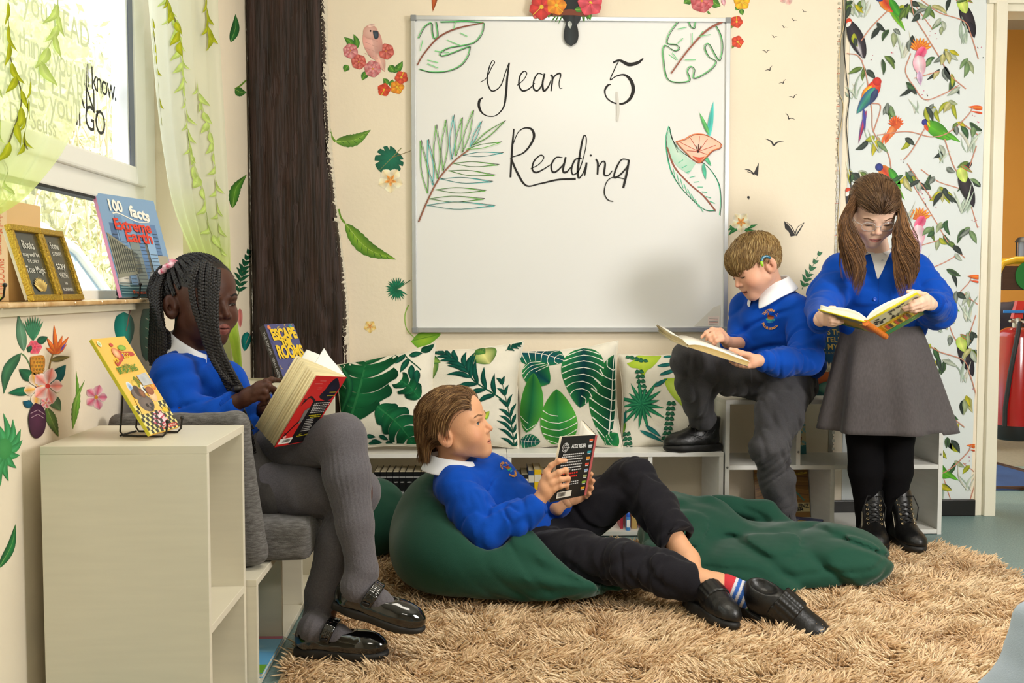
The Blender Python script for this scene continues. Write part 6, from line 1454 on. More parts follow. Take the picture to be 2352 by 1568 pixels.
 j.group(.016); j.chain([w(1936, 622, 3.45), w(1902, 675, 3.40), w(1890, 712, 3.33)], [.062, .062, .056], .03); j.chain([w(1890, 712, 3.33), w(1884, 737, 3.16)], [.054, .040], .03)
 j.group(.016); j.chain([w(2094, 622, 3.45), w(2138, 680, 3.40), w(2150, 712, 3.33)], [.062, .064, .060], .03); j.chain([w(2150, 712, 3.33), w(2146, 700, 3.17)], [.058, .042], .03)
 j.disp += [creases(v3(elL) - v3(shL), 18, 6, .007, .10, 3, .5, w(2140, 690, 3.38), .10), creases(v3(wrL) - v3(elL), 24, 8, .007, .10, 5, .4, w(2150, 705, 3.27), .10), creases(v3(elR) - v3(shR), 18, 6, .007, .10, 8, -.5, w(1895, 690, 3.38), .10), creases((.3, 0, -.9), 9, 4, .005, .08, 4, -.6), cloth_noise(.004, 11, 11)]
 jo = part_blob('cardigan', j, BLUE, p)
 D = Deco(0.0003); D.grid(np.array([[(l_ * (1 - k_) + r_ * k_, y_) for k_ in np.linspace(0, 1, 11)] for l_, r_, y_ in [(np.interp(y, [566, 580, 600, 620, 640], [1994, 1999, 2005, 2010, 2015]), np.interp(y, [566, 580, 600, 620, 640], [2050, 2045, 2036, 2028, 2018]), y) for y in np.linspace(570, 640, 26)]]), np.array(lin('#f4f4f6')))
 pix_project(D, 'shirt_front', mat('white_shirt_front', rough=.85, attr='Col', weave=.2), jo, p)
 cm_ = mat('white_polo_cotton')
 for pts in ([(1983,563),(1994,566),(2012,574),(2004,584),(1991,578)], [(2052,563),(2042,566),(2026,574),(2036,585),(2047,577)]):
  D = Deco(.0003); D.shape(pts, '#f2f2f5', n=30); pix_project(D, 'shirt_collar_wing', mat('white_shirt_front'), jo, p, .0045)
 bt = bvh_of(jo)
 for x, y, r_, m_ in ((2009, 687, .0062, mat('blue_button', '#2a55c4', .3, coat=.3)), (2024, 573, .0040, mat('white_button', '#e9e9ee', .3)), (2026, 598, .0040, mat('white_button'))):
  h = bt.ray_cast(Vector((0, 0, CAM_Z)) - p.location, ray(x, y))
  if h[0]: MB().lathe([(0, .0018), (r_ * .55, .0014), (r_ * .75, .0026), (r_, .0022), (r_, 0)], 16, Matrix.Translation(h[0] - Vector((0, .0008, 0))) @ Matrix.Rotation(R(90), 4, 'X')).build('button', m_, jo, True)
 plk = []
 for y in range(642, 756, 10):
  h = bt.ray_cast(Vector((0, 0, CAM_Z)) - p.location, ray(2017 + (y - 642) * .02, y))
  if h[0]: plk.append(h[0] - Vector((0, .001, 0)))
 if len(plk) > 2: MB().tube(plk, .0014, 5).build('button_band_edge', BLUE, jo, True)
 collar(p, W(2018, 588, 3.455), (-.02, -.40, .9), (-.02, -.90, -.45), r=.050, drop=.020, point=.036, up=.008, open_=22); cuff(jo, w(2148, 702, 3.19), w(2139, 694, 3.125), .040, .031, p); cuff(jo, w(1886, 737, 3.18), w(1885, 736, 3.11), .040, .031, p)
 # skirt: flared and pleated
 n, k = 160, 22; V = []
 for i in range(k):
  t = i / (k - 1); zt, zb = w(2027, 748, 3.42).z, w(2040, 978, 3.40).z; z = zt + (zb - zt) * t; cx = w(2027 + 12 * t, 800, 3.41).x; rx = .132 + .102 * t ** .9; ry = .100 + .078 * t
  for a in np.linspace(0, 2 * PI, n, endpoint=False):
   pl = (.004 + .013 * t) * math.sin(8 * a + .9 + .4 * math.sin(a * 2)) + .006 * t * math.sin(13 * a + 2); s_ = 1 + pl / rx
   V.append((cx + rx * s_ * math.cos(a), 3.425 + ry * s_ * math.sin(a) - .012 * t, z + .012 * t * math.sin(a + .4) - (.010 * t if math.cos(a) > .6 else 0)))
 i = np.arange(n * k).reshape(k, n); Q = np.stack([i[:-1], np.roll(i, -1, 1)[:-1], np.roll(i, -1, 1)[1:], i[1:]], -1).reshape(-1, 4)
 sk = link('skirt', mesh_np(np.array(V) - np.array(p.location), Q), mat('grey_skirt_cloth', '#5b5657', .95, spec=.1, var=.12, var_scale=260, weave=.35, weave_scale=900, sheen=.2, stretch=(1, 1, .15)), p); md = sk.modifiers.new('thick', 'SOLIDIFY'); md.thickness = .0025; md.offset = 0
 tg = Blob(0.004)
 for pts in ([w(1990, 880, 3.42), w(1984, 1000, 3.40), w(1987, 1080, 3.405), w(1992, 1170, 3.42), w(1992, 1215, 3.43)], [w(2056, 880, 3.42), w(2060, 1000, 3.40), w(2058, 1080, 3.405), w(2050, 1165, 3.42), w(2050, 1210, 3.43)]): tg.chain([v3(x) for x in pts], [.072, .058, .056, .040, .038], .012)
 part_blob('tights', tg, mat('black_tights', '#0d0c0f', .9, spec=.15, weave=.3, weave_scale=1000), p)
 for (x, y, f) in ((1997, 1262, (-.22, -.97, 0)), (2052, 1256, (.02, -1, 0))):
  Ms = orient(W(x, y, 3.45), f, (0, 0, 1)); Ms.translation = Vector((W(x, 1200, 3.45).x, 3.455, .026)); shoe(p, Ms, 'boot', .225)
 # long hair: combed back on top, curtains in front of the shoulders
 rs = np.random.RandomState(12); c0, cr = v3((0, -.014, .036)), v3((.0735, .091, .081))
 roots = scalp_roots(VL, o, 7000, rs); n = len(roots)
 strands('hair', M, roots, lambda q, t: np.stack([q[:, 0] * 5 * (.4 + t), np.full(len(q), -1.), .25 - 6 * np.clip(-q[:, 1], 0, .1) - .3 * t], 1), rs.uniform(.10, .16, n), 10, lambda t: .05 + .3 * t, [(c0, cr + .006), (v3((0, .030, .044)), v3((.0610, .0565, .058)) + .009)], hair_cols(n, '#4d3726', '#6e5138', '#8a6a48', 12), HAIRM, p, .0007, .03, 12, lift=.006, hug=.5)
 cen = np.array(jo.location)
 for side, pts, nn in ((0, [(1984, 432), (1962, 466), (1948, 505), (1950, 552), (1958, 600), (1950, 637)], 1300), (1, [(2034, 428), (2056, 462), (2072, 505), (2072, 560), (2082, 605), (2078, 642)], 1600)):
  Ys = [3.335, 3.33, 3.29, 3.275, 3.285, 3.29]; A = []
  for i in range(nn):
   s_, t_ = rs.uniform(-1, 1), rs.uniform(-1, 1); ln = rs.uniform(.72, 1.08); wv = rs.uniform(0, 6); q = []
   for k_, ((x, y), yy) in enumerate(zip(pts, Ys)):
    sp = (15, 12, 13, 16, 20, 21)[k_]; y2 = pts[0][1] + (y - pts[0][1]) * ln * (1.05 - .10 * s_ * (1 if side else -1))
    q.append(list(W(x + s_ * sp + (3 + 2.5 * k_) * math.sin(wv * .25 + s_ * 1.5 + k_ * 1.5), y2 + t_ * 3, yy + .014 * t_ - .012 * (1 - s_ * s_))))
   A.append(Deco().curve(q, 16))
  A_ = np.array(A); gi = rs.choice(nn, nn // 18, False); nr = gi[((A_[:, None, 6] - A_[gi][None, :, 6]) ** 2).sum(2).argmin(1)]; A = A_ + (A_[nr] - A_) * .6 * np.linspace(0, 1, 16)[None, :, None] ** .7
  ribbons('hair_curtain', np.array(A), hair_cols(nn, '#4d3624', '#7a5638', '#a8794a', 20 + side), HAIRM, p, .0007)
 return p
girl_standing()

# ------------------------------------------------------------------ books and small things
COVER = mat('book_cover_gloss', rough=0.35, spec=0.5, attr='Col', coat=0.25)
PAGE = mat('book_pages', rough=0.9, spec=0.1, attr='Col')
WIRE = mat('black_wire', '#0e0e0f', 0.4, spec=0.5)
def vN(x): return Vector(x)
def letters(name, items, m, parent):
 """several lines of lettering as one mesh; items: (text, size, matrix, options)"""
 bm_ = bmesh.new()
 for st, sz, Mx, kw in items:
  me = text_mesh(st, sz, **kw); me.transform(Mx); bm_.from_mesh(me); bpy.data.meshes.remove(me)
 me = bpy.data.meshes.new(name); bm_.to_mesh(me); bm_.free(); me.materials.clear(); return link(name, me, m, parent)
class Closed:
 """closed book: o = lower left (spine side) corner of the front cover, ux across, uy up, both unit vectors"""
 def __init__(s, label, o, ux, uy, w, h, t, cover, spine, group=None, pages='#e9dfc6', art=None, name='book', cat='book'):
  o, ux = Vector(o), Vector(ux).normalized(); uy = Vector(uy); uy = (uy - ux * uy.dot(ux)).normalized(); nz = ux.cross(uy)
  s.o, s.ux, s.uy, s.nz, s.w, s.h, s.t = o, ux, uy, nz, w, h, t
  s.M = Matrix((ux, uy, nz)).transposed().to_4x4(); s.M.translation = o
  r = s.root = empty(name, (0, 0, 0), label, cat, group); r.matrix_world = s.M; r.matrix_basis = s.M
  b = MB(); b.box((0, 0, -.0012), (w, h, 0), .0004); b.box((0, 0, -t), (w, h, -t + .0012), .0004); c = b.build('cover', mat('cover_' + cover, cover, .35, coat=.25), r)
  b = MB(); b.box((-.0008, 0, -t), (.0006, h, 0), .0003); b.build('spine', mat('spine_' + spine, spine, .35, coat=.25), r)
  b = MB(); b.box((.001, .0015, -t + .0011), (w - .0015, h - .0015, -.0011)); b.build('page_block', mat('pages_' + pages, pages, .9, var=.06, var_scale=300), r)
  if art:
   D = Deco(0.00006, 30); art(D); k = np.array([w, h, 1.0])
   for a in D.V: a[:, 0] = np.clip(a[:, 0], .004, .996); a[:, 1] = np.clip(a[:, 1], .003, .997)
   D.build('cover_art', COVER, lambda u, v, z: np.stack([u * w, v * h, z + .0001], 1), r)
 def title(s, items, col, name='lettering', bold=.0, z=.0022):
  """items: (text, x, y, size (m), width fraction or None, angle)"""
  L_ = []
  for it in items:
   st, x, y, sz = it[:4]; wd = it[4] if len(it) > 4 else None; an = it[5] if len(it) > 5 else 0
   L_.append((st, sz, Matrix.Translation((x * s.w, y * s.h, z)) @ Matrix.Rotation(R(an), 4, 'Z'), dict(bold=bold, width=wd * s.w if wd else None, extrude=.0001)))
  return letters(name, L_, mat('letter_' + col, col, .5), s.root)
 def spine_text(s, st, size, col, along=.5, width=None):
  Mx = Matrix(((0, 0, -1, -.0012), (-1, 0, 0, s.h * along), (0, 1, 0, -s.t * .5), (0, 0, 0, 1)))
  Mx = frame_mat((-.0014, s.h * along, -s.t * .5), (0, -1, 0), (0, 0, 1));
  return letters('spine_lettering', [(st, size, Mx, dict(width=width, extrude=.0001))], mat('letter_' + col, col, .5), s.root)
 def easel(s, floor, back=.10, hooks=(.28, .78), label='', fr=.018, hookh=.03, group='black wire book stands'):
  """wire stand: ball-tipped hooks in front, runners, and two legs up behind the book"""
  nh = Vector((s.nz.x, s.nz.y, 0)).normalized(); e = empty('book_stand', (s.o.x, s.o.y, floor), label, 'book stand', group); o0 = Vector((s.o.x, s.o.y, floor)); pts2 = []
  b = MB()
  for f in hooks:
   base = Vector((s.o.x, s.o.y, floor)) + Vector((s.ux.x, s.ux.y, 0)) * (s.w * f); p0 = base + nh * fr + Vector((0, 0, hookh)); p1 = base + nh * (fr - .003) + Vector((0, 0, .002)); p2 = base - nh * back + Vector((0, 0, .002))
   top = s.o + s.ux * (s.w * f) + s.uy * (s.h * .55) - s.nz * (s.t + .003); q = [p0, p1 + Vector((0, 0, .008)), p1 - nh * .008, p2 + nh * .006, p2 + Vector((0, 0, .008)), top]
   b.tube([x - o0 for x in q], .0021, 8); MB().lathe([(0, -.0045), (.0035, -.003), (.0045, 0), (.0035, .003), (0, .0045)], 10, Matrix.Translation(p0 - o0 + Vector((0, 0, .002)))).build('ball_tip', WIRE, e, True); pts2.append(p2)
  b.tube([pts2[0] - o0, pts2[1] - o0], .0021, 8); b.build('frame', WIRE, e, True); return e
# yellow picture book on the near tower
def art_yellow(D):
 D.quad([(0, 0), (1, 0), (1, 1), (0, 1)], '#f2c04e', 6); D.quad([(.0, 0), (1, 0), (1, .30), (.0, .30)], '#e9dc8a', 4)
 for i in range(14):
  for j in range(7):
   if (i + j) % 2: D.quad([(i / 14, j * .042), ((i + 1) / 14, j * .042), ((i + 1) / 14, (j + 1) * .042), (i / 14, (j + 1) * .042)], '#23241f', 2)
 D.quad([(.10, .20), (.75, .20), (.70, .36), (.14, .36)], '#f0c45a', 4)
 D.disc((.40, .30), .22, '#75645c', '#5c4c46', ry=.09); D.disc((.28, .40), .13, '#7a6a62', '#5c4c46', ry=.06); D.disc((.36, .43), .09, '#2c1c14', '#4a2a18', ry=.06); D.disc((.45, .40), .08, '#a06030', '#5a3018', ry=.05)
 D.disc((.72, .36), .11, '#f0cfa0', '#e8b888', ry=.065); D.disc((.72, .41), .12, '#a65a28', '#8a4418', ry=.045)
 D.quad([(.62, .47), (.95, .47), (.92, .60), (.60, .58)], '#b9bcc0', 4); D.disc((.74, .53), .12, '#a9adb2', '#c4c7ca', ry=.06); D.disc((.52, .52), .08, '#8ab83a', '#6a9a2a', ry=.06); D.disc((.42, .50), .08, '#f0d45a', '#c8a02a', ry=.05); D.disc((.24, .48), .08, '#4a86c8', '#e8eef4', ry=.06)
 D.disc((.92, .47), .08, '#f4c81a', '#d8452a', ry=.06); D.disc((.58, .44), .06, '#f4f4f0', '#d8d8d4', ry=.05); D.disc((.60, .44), .025, '#1c1c1c', ry=.02)
 for k, (y, r_) in enumerate(((.10, .23), (.15, .20), (.20, .16), (.24, .10))):
  D.disc((.52, y), r_, '#f7e8ec', '#e8b8c4', ry=.045); D.line([(.52 - r_, y), (.52, y - .025), (.52 + r_, y)], .014, '#b82a4a')
 D.quad([(.38, .02), (.95, .02), (.95, .055), (.38, .055)], '#c8322a', 3)
 for k in range(5): D.line([(.75 + k * .02, .20 + k * .008), (.83 + k * .02, .18), (.90, .20 + k * .01)], .018, '#e8c41a')
 D.shape([(.22, .74), (.40, .79), (.48, .87), (.62, .84), (.88, .83), (.92, .79), (.62, .78), (.44, .74), (.26, .70)], '#d4442a', '#b8321e', n=40); D.disc((.42, .83), .10, '#f0d0a0', '#d86a2a', ry=.06); D.disc((.36, .80), .15, '#f2c04e', '#f2c04e', ry=.001)
 D.disc((.68, .88), .12, '#9ac83a', '#6a9a2a', ry=.03); D.disc((.58, .80), .04, '#2a5ab8', '#c8322a', ry=.03); D.disc((.10, .94), .05, '#8ab83a', '#f0f0e0', ry=.03); D.disc((.42, .92), .05, '#c8322a', ry=.02)
B = Closed('yellow picture book with a birthday cake on its cover, on the near white tower', (-.663, 1.992, .617), (.021, .12, 0), (-.121, .016, .19), .125, .226, .007, '#f2c04e', '#d8cf2a', art=art_yellow)
B.title([('BIRTHDAY BANG', .46, .655, .022, .60, 2)], '#3f8a2a', bold=.0004); B.title([('and the', .46, .70, .009, None, 2)], '#5a6a2a'); B.title([('ZOO', .66, .795, .016, .20, -4), ('FOR', .30, .755, .014, .12, 20)], '#f8d83a', bold=.0003); B.title([('birthday stories', .66, .037, .007, .46, 0)], '#f6e6d0')
B.easel(.607, .085, label='black wire stand holding the yellow picture book on the near white tower')
# green book, far left of the sill
def art_green(D):
 D.quad([(0, 0), (1, 0), (1, 1), (0, 1)], '#a9c820', 5); D.shape([(.55, .05), (.98, .08), (.95, .5), (.8, .75), (.6, .5)], '#5fa82a', '#8ab820', n=30); D.line([(.6, .2), (.75, .35), (.85, .2)], .03, '#2f8a5a'); D.flower((.86, .30), .10, 5, '#3f9a7a', '#2f8a5a', '#7ac04a', rot=.4); D.line([(.7, .6), (.95, .4)], .02, '#2f8a5a'); D.flower((.75, .62), .09, 5, '#c8d83a', '#3f9a4a', '#7ac04a')
B = Closed('lime green book leaning on a wire stand, leftmost on the windowsill', (-.905, 1.70, .889), (0, 1, 0), (-.052, 0, .087), .20, .17, .008, '#a9c820', '#7fa81a', art=art_green); B.easel(.8825, .035, hooks=(.70, .90), fr=.016, label='black wire stand holding the lime green book on the windowsill')
# tan story book standing behind the frames
B = Closed('tan cloth story book with orange spine lettering standing behind the gold frames', (-.938, 2.00, .8825), (0, 1, 0), (0, 0, 1), .150, .200, .031, '#e3b878', '#e6bd86'); B.spine_text('Michael Morpurgo  PINOCCHIO', .020, '#d8602a', width=.17)
# gold double frame
GOLD = mat('gold_glitter', '#c9a53a', .35, metal=.75, bump=.5, bump_scale=260, var=.2, var_scale=300); CARD = mat('dark_chalk_card', '#2c2e26', .35, coat=.5)
fr = empty('photo_frame', (-.885, 2.09, .8825), 'hinged double gold glitter frame with two chalkboard style quotes on the windowsill', 'photo frame')
for k, (o_, ux) in enumerate((((-.888, 1.985, .8825), (0, 1, 0)), ((-.889, 2.123, .8825), (-.05, 1, 0)))):
 ux = Vector(ux).normalized(); uy = Vector((-.045, 0, .152)).normalized(); uy = (uy - ux * uy.dot(ux)).normalized(); nz = ux.cross(uy); M = Matrix((ux, uy, nz)).transposed().to_4x4(); M.translation = Vector(o_) - fr.location
 w_, h_ = .132, .158; b = MB()
 for lo, hi in (((0, 0, -.006), (w_, .013, .006)), ((0, h_ - .013, -.006), (w_, h_, .006)), ((0, .013, -.006), (.013, h_ - .013, .006)), ((w_ - .013, .013, -.006), (w_, h_ - .013, .006))): b.box(lo, hi, .002)
 f_ = b.build('frame_moulding', GOLD, fr, M=M); MB().box((.006, .006, -.014), (w_ - .006, h_ - .006, -.004), .001).build('backing', mat('cream_card', '#e6dcc0', .8), f_); MB().box((.012, .012, -.004), (w_ - .012, h_ - .012, -.001)).build('card', CARD, f_)
 L_ = ([('Books', .026, .118, .05), ('may well be', .013, .098, .072), ('THE ONLY', .009, .084, .05), ('True Magic', .021, .066, .085)], [('Some', .022, .122, .045), ('STORIES', .012, .104, .05), ('stay', .027, .078, .05), ('WITH', .018, .056, .045), ('us', .012, .040, .016), ('FOREVER', .010, .025, .055)])[k]
 letters('lettering', [(st, sz, Matrix.Translation((w_ * .5, y, .0002)), dict(width=wd, extrude=.0001)) for st, sz, y, wd in L_], mat('chalk_white', '#e4e2d8', .7), f_)
 if k == 0:
  D = Deco(.00008); c0 = (.066, .022)
  for a in np.linspace(.5, 2.65, 11): D.leaf(c0, (c0[0] + .036 * math.cos(a), c0[1] + .030 * math.sin(a)), .012, '#f0d88a', '#a8843a')
  D.build('picture', INK, lambda u, v, z: np.stack([u, v, z], 1), f_)
# large blue fact book
def art_earth(D):
 D.quad([(0, 0), (1, 0), (1, 1), (0, 1)], '#7fa2c6', 8); D.quad([(0, 0), (1, 0), (1, .16), (0, .16)], '#4a6e78', 4)
 for x0, x1, y1, c in ((.10, .20, .72, '#4a6a94'), (.22, .33, .80, '#6f93ba'), (.52, .62, .76, '#5c86b8'), (.66, .80, .62, '#8fb4d8'), (.80, .90, .74, '#5a80ae'), (.36, .52, .58, '#7d8a88'), (.55, .70, .55, '#6b6a62'), (.72, .98, .42, '#a8a08c')):
  D.quad([(x0, .12), (x1, .12), (x1, y1), (x0, y1)], c, 3)
  for i in range(int(y1 * 26) - 4): D.line([(x0 + .01, .14 + i * .036), (x1 - .01, .14 + i * .036)], .005, '#30404e')
 D.quad([(.02, .18), (.46, .24), (.46, .42), (.02, .62)], '#8a8a78', 4)
 for k in range(12): D.quad([(.04 + k * .034, .22 + .004 * k), (.058 + k * .034, .22 + .004 * k), (.058 + k * .034, .58 - .014 * k), (.04 + k * .034, .58 - .014 * k)], '#3c4038', 2)
 D.quad([(.38, .20), (.60, .20), (.58, .40), (.42, .40)], '#5fae9e', 3); D.shape([(.10, .16), (.36, .10), (.46, .16), (.40, .26), (.18, .28)], '#8b97a2', '#55606a'); D.shape([(.0, .12), (.18, .10), (.20, .2), (.04, .26)], '#d8d6cc', '#b8b4a8'); D.shape([(.5, .12), (.75, .10), (.8, .22), (.6, .26)], '#c8ccd0', '#8a949c')
 for k in range(9): D.line([(.02, .03 + .013 * k), (.5, .025 + .014 * k), (.98, .035 + .012 * k)], .006, '#8fb0b4' if k % 2 else '#35565e')
 D.line([(.20, .815), (.30, .822), (.50, .775), (.62, .755), (.80, .765)], .012, '#f3efe2')
u1 = Vector((.075, .215, -.002)).normalized()
B = Closed('large blue fact book with a flooded city on its cover, standing on the windowsill', (-.898, 2.505, .8875), u1, (-.072, .025, .258), .228, .272, .009, '#7fa2c6', '#c87a9a', art=art_earth)
B.title([('100', .26, .885, .042, .22, -2), ('facts', .66, .835, .042, .34, -8)], '#f6f2e6', bold=.0016); B.title([('Extreme', .48, .70, .042, .62, -1), ('Earth', .54, .592, .044, .45, -1)], '#e0402a', bold=.0012, z=.0028); B.title([('Projects   Guides   Quizzes', .56, .045, .013, .72, 0)], '#e0603a', bold=.0003)
B.easel(.8825, .055, hooks=(.22, .60), fr=.016, hookh=.035, label='black wire stand holding the large blue fact book on the windowsill')
# blue and yellow paperback on the far tower
def art_escape(D):
 D.quad([(0, 0), (1, 0), (1, 1), (0, 1)], '#46497e', 6); r_ = random.Random(2)
 for k in range(40):
  x, y = r_.random(), r_.random(); D.line([(x, y), (x + r_.uniform(-.1, .1), y + .04), (x + r_.uniform(-.1, .1), y + .08)], .008, r_.choice(['#2c2f5c', '#6a74b0', '#8a90c8', '#e0c23a']))
 D.flower((.12, .94), .06, 6, '#d8504a', '#e8a05a', '#f0d04a', sy=.7); D.flower((.84, .93), .07, 5, '#3a9a8a', '#2a7a8a', '#7ac0a0', sy=.7); D.disc((.38, .80), .05, '#d8382a', ry=.03); D.disc((.62, .46), .06, '#d8dce8', '#8a94b8', ry=.05); D.quad([(.1, .0), (.9, .0), (.9, .10), (.1, .10)], '#2a2c4a', 3); D.disc((.5, .05), .20, '#d8c24a', ry=.03)
o_ = P(652, 874, 3.215); o_.z = .616; u1 = Vector((.0755, .105, 0)).normalized()
B = Closed('dark blue paperback with yellow lettering on a stand, on the far white tower', o_, u1, (-.074, .053, .18), .129, .198, .026, '#46497e', '#15151f', art=art_escape)
B.title([('ESCAPE', .52, .80, .052, .84, 2), ('THE', .50, .655, .030, .36, 0), ('ROOMS', .53, .47, .062, .88, -2)], '#ecc52a', bold=.0030, z=.0030); B.spine_text('THE ROOMS   SEHN AGN', .015, '#c8ccd8', .48, .16); B.easel(.607, .07, label='black wire stand holding the dark blue paperback on the far white tower', hooks=(.15, .85))

# ------------------------------------------------------------------ open books in the readers' hands
def half(parent, H, T, F0, F1, up, th, n=12, lay=12, bulge=.006, wedge=0.0, jit=.0007, cols=('#efe3c4', '#dcc99c'), seed=1, gutter=.35, name='page_block'):
 """one side of an open book: pages from the spine line H-T out to the fore edge F0-F1, stacked along up"""
 H, T, F0, F1, up = (v3(x) for x in (H, T, F0, F1, up)); up = up / np.linalg.norm(up); r = np.random.RandomState(seed); V, Q, C = [], [], []; c0, c1 = np.array(lin(cols[0])), np.array(lin(cols[1])); nn = 0; s = np.linspace(0, 1, n)
 prof = lambda f: (gutter + (1 - gutter) * np.minimum(1, s / .18) ** .6) * th * f + bulge * np.sin(PI * np.minimum(1, s * 1.25)) * f + wedge * s * f
 for j in range(lay):
  k0, k1 = j / lay, (j + 1) / lay - .0; ex = 1 + r.randn() * jit / max(.05, np.linalg.norm(F0 - H)); sh = r.uniform(0, 1)
  P_ = []
  for f in (k0, k1):
   for a, b_ in ((H, F0), (T, F1)): P_.append(a + (b_ - a) * (s * ex)[:, None] + up * prof(f)[:, None])
  A = np.stack(P_)                                           # 0 bottom-head 1 bottom-tail 2 top-head 3 top-tail
  V.append(A.reshape(-1, 3)); i = np.arange(4 * n).reshape(4, n) + nn; nn += 4 * n
  for a, b_ in ((0, 1), (1, 3), (3, 2), (2, 0)): Q.append(np.stack([i[a, :-1], i[b_, :-1], i[b_, 1:], i[a, 1:]], -1))
  Q.append(np.array([[i[0, -1], i[1, -1], i[3, -1], i[2, -1]]])); C.append(np.tile(c0 * (1 - sh) + c1 * sh if j < lay - 1 else np.array(lin('#f1ece0')), (4 * n, 1)))
 return link(name, mesh_np(np.concatenate(V) - v3(parent.location), np.concatenate(Q), cols=np.concatenate(C), smooth=False), PAGE, parent)
def board(parent, H, T, F0, F1, up, t=.0022, over=.003, col='#111111', name='cover', m=None):
 H, T, F0, F1, up = (v3(x) for x in (H, T, F0, F1, up)); pn = np.cross(T - H, F0 - H); pn /= np.linalg.norm(pn); F1 = F1 - pn * ((F1 - H) @ pn); up = pn * np.sign(pn @ up); a = (H - T) / np.linalg.norm(H - T) * over; o = (F0 - H) / np.linalg.norm(F0 - H) * over; q = [H + a, F0 + a + o, F1 - a + o, T - a]; V = [x - up * t for x in q] + [x + up * .0002 for x in q]
 Q = [[0, 1, 2, 3], [7, 6, 5, 4], [0, 4, 5, 1], [1, 5, 6, 2], [2, 6, 7, 3], [3, 7, 4, 0]]
 o_ = link(name, mesh_np(np.array(V) - v3(parent.location), Q, smooth=False), m or mat('cover_' + col, col, .35, coat=.25), parent); s_ = q
 def f(u, v, z):                                                  # print on the outside: u from spine to fore edge, v from head to tail
  u, v = u[:, None], v[:, None]; p = (1 - u) * (1 - v) * s_[0] + u * (1 - v) * s_[1] + u * v * s_[2] + (1 - u) * v * s_[3]; return p - up * (t + z[:, None] + .0002) - v3(parent.location)
 def fm(u, v, flip=1):
  e = 1e-3; g = lambda a, b_: f(np.array([a]), np.array([b_]), np.array([.0006]))[0]
  return g(u, v), g(u + e, v) - g(u, v), g(u, v + e) - g(u, v)
 return o_, f, fm
# 1 thick red-backed paperback held by the seated girl
S0, S1, C0, C1, U0, U1 = P(795, 866, 2.455), P(705, 1012, 2.44), P(727, 863, 2.365), P(636, 1029, 2.35), P(680, 815, 2.405), P(586, 977, 2.39)
_n = np.cross(v3(S1) - v3(S0), v3(C0) - v3(S0)); _n /= np.linalg.norm(_n); C1 = Vector(v3(C1) - _n * ((v3(C1) - v3(S0)) @ _n))
bk = empty('book', P(690, 930, 2.41), 'thick open paperback with a red and black back cover held by the braided girl', 'book')
# wedge of pages between the back cover and the upper page
rr = np.random.RandomState(3); V, Q, C = [], [], []; NL = 26
for j in range(NL):
 k0, k1 = j / NL, (j + .92) / NL; tone = np.array(lin('#ecdcae')) * rr.uniform(.80, 1.04); e_ = 1 + rr.randn() * .012
 q = []
 for k_ in (k0, k1):
  for S_, C_, U_ in ((S0, C0, U0), (S1, C1, U1)):
   Fp = v3(C_) * (1 - k_) + v3(U_) * k_; Sp = v3(S_) + (v3(U_) - v3(C_)) * .06 * k_; mid = (Fp + Sp) / 2 + (v3(U_) - v3(C_)) * .05; q += [Sp, mid, Sp + (Fp - Sp) * e_]
 n0 = len(V); V += q; i = lambda a, b_: n0 + 3 * a + b_         # rows: 0 k0 head, 1 k0 tail, 2 k1 head, 3 k1 tail
 for c_ in (0, 1):
  for a, b_ in ((0, 1), (1, 3), (3, 2), (2, 0)): Q.append([i(a, c_), i(b_, c_), i(b_, c_ + 1), i(a, c_ + 1)])
 Q.append([i(0, 2), i(1, 2), i(3, 2), i(2, 2)]); C += [tone] * 12
link('page_block', mesh_np(np.array(V) - v3(bk.location), Q, cols=np.array(C), smooth=False), PAGE, bk)
upv = (v3(U0) - v3(C0)); upv = upv - (v3(S0) - v3(C0)) * (upv @ (v3(S0) - v3(C0))) / ((v3(S0) - v3(C0)) @ (v3(S0) - v3(C0)))
nrm = np.cross(v3(S0) - v3(C0), v3(C1) - v3(C0)); nrm *= np.sign(nrm @ upv) / np.linalg.norm(nrm)
co, cf, cm = board(bk, S0, S1, C0, C1, nrm, .0012, .001, '#c32320')
D = Deco(.00008)
D.quad([(0, 0), (1, 0), (1, 1), (0, 1)], '#c62421', 5); D.quad([(.05, .36), (.62, .36), (.62, .99), (.05, .99)], '#141316', 4); D.shape([(.02, .17), (.12, .10), (.30, .02), (.42, .08), (.47, .20), (.52, .30), (.25, .36), (.08, .33)], '#15142a', '#111018', n=40)
D.line([(.58, .36), (.80, .30), (.90, .36)], .03, '#17141a'); D.line([(.62, .60), (.76, .70), (.90, .84)], .03, '#17141a');
for k in range(4): D.line([(.88, .35), (.95, .33 + .03 * k)], .012, '#17141a'); D.line([(.88, .83), (.96, .80 + .03 * k)], .012, '#17141a')
D.quad([(.62, .44), (.74, .50), (.70, .70), (.62, .66)], '#77706e', 3); D.quad([(.60, .885), (.97, .885), (.97, .965), (.60, .965)], '#e8e6e0', 3)
for k in range(16): D.quad([(.64 + k * .015, .900), (.647 + k * .015, .900), (.647 + k * .015, .945), (.64 + k * .015, .945)], '#151515', 2)
D.disc((.90, .86), .05, '#e8a8a0', ry=.02)
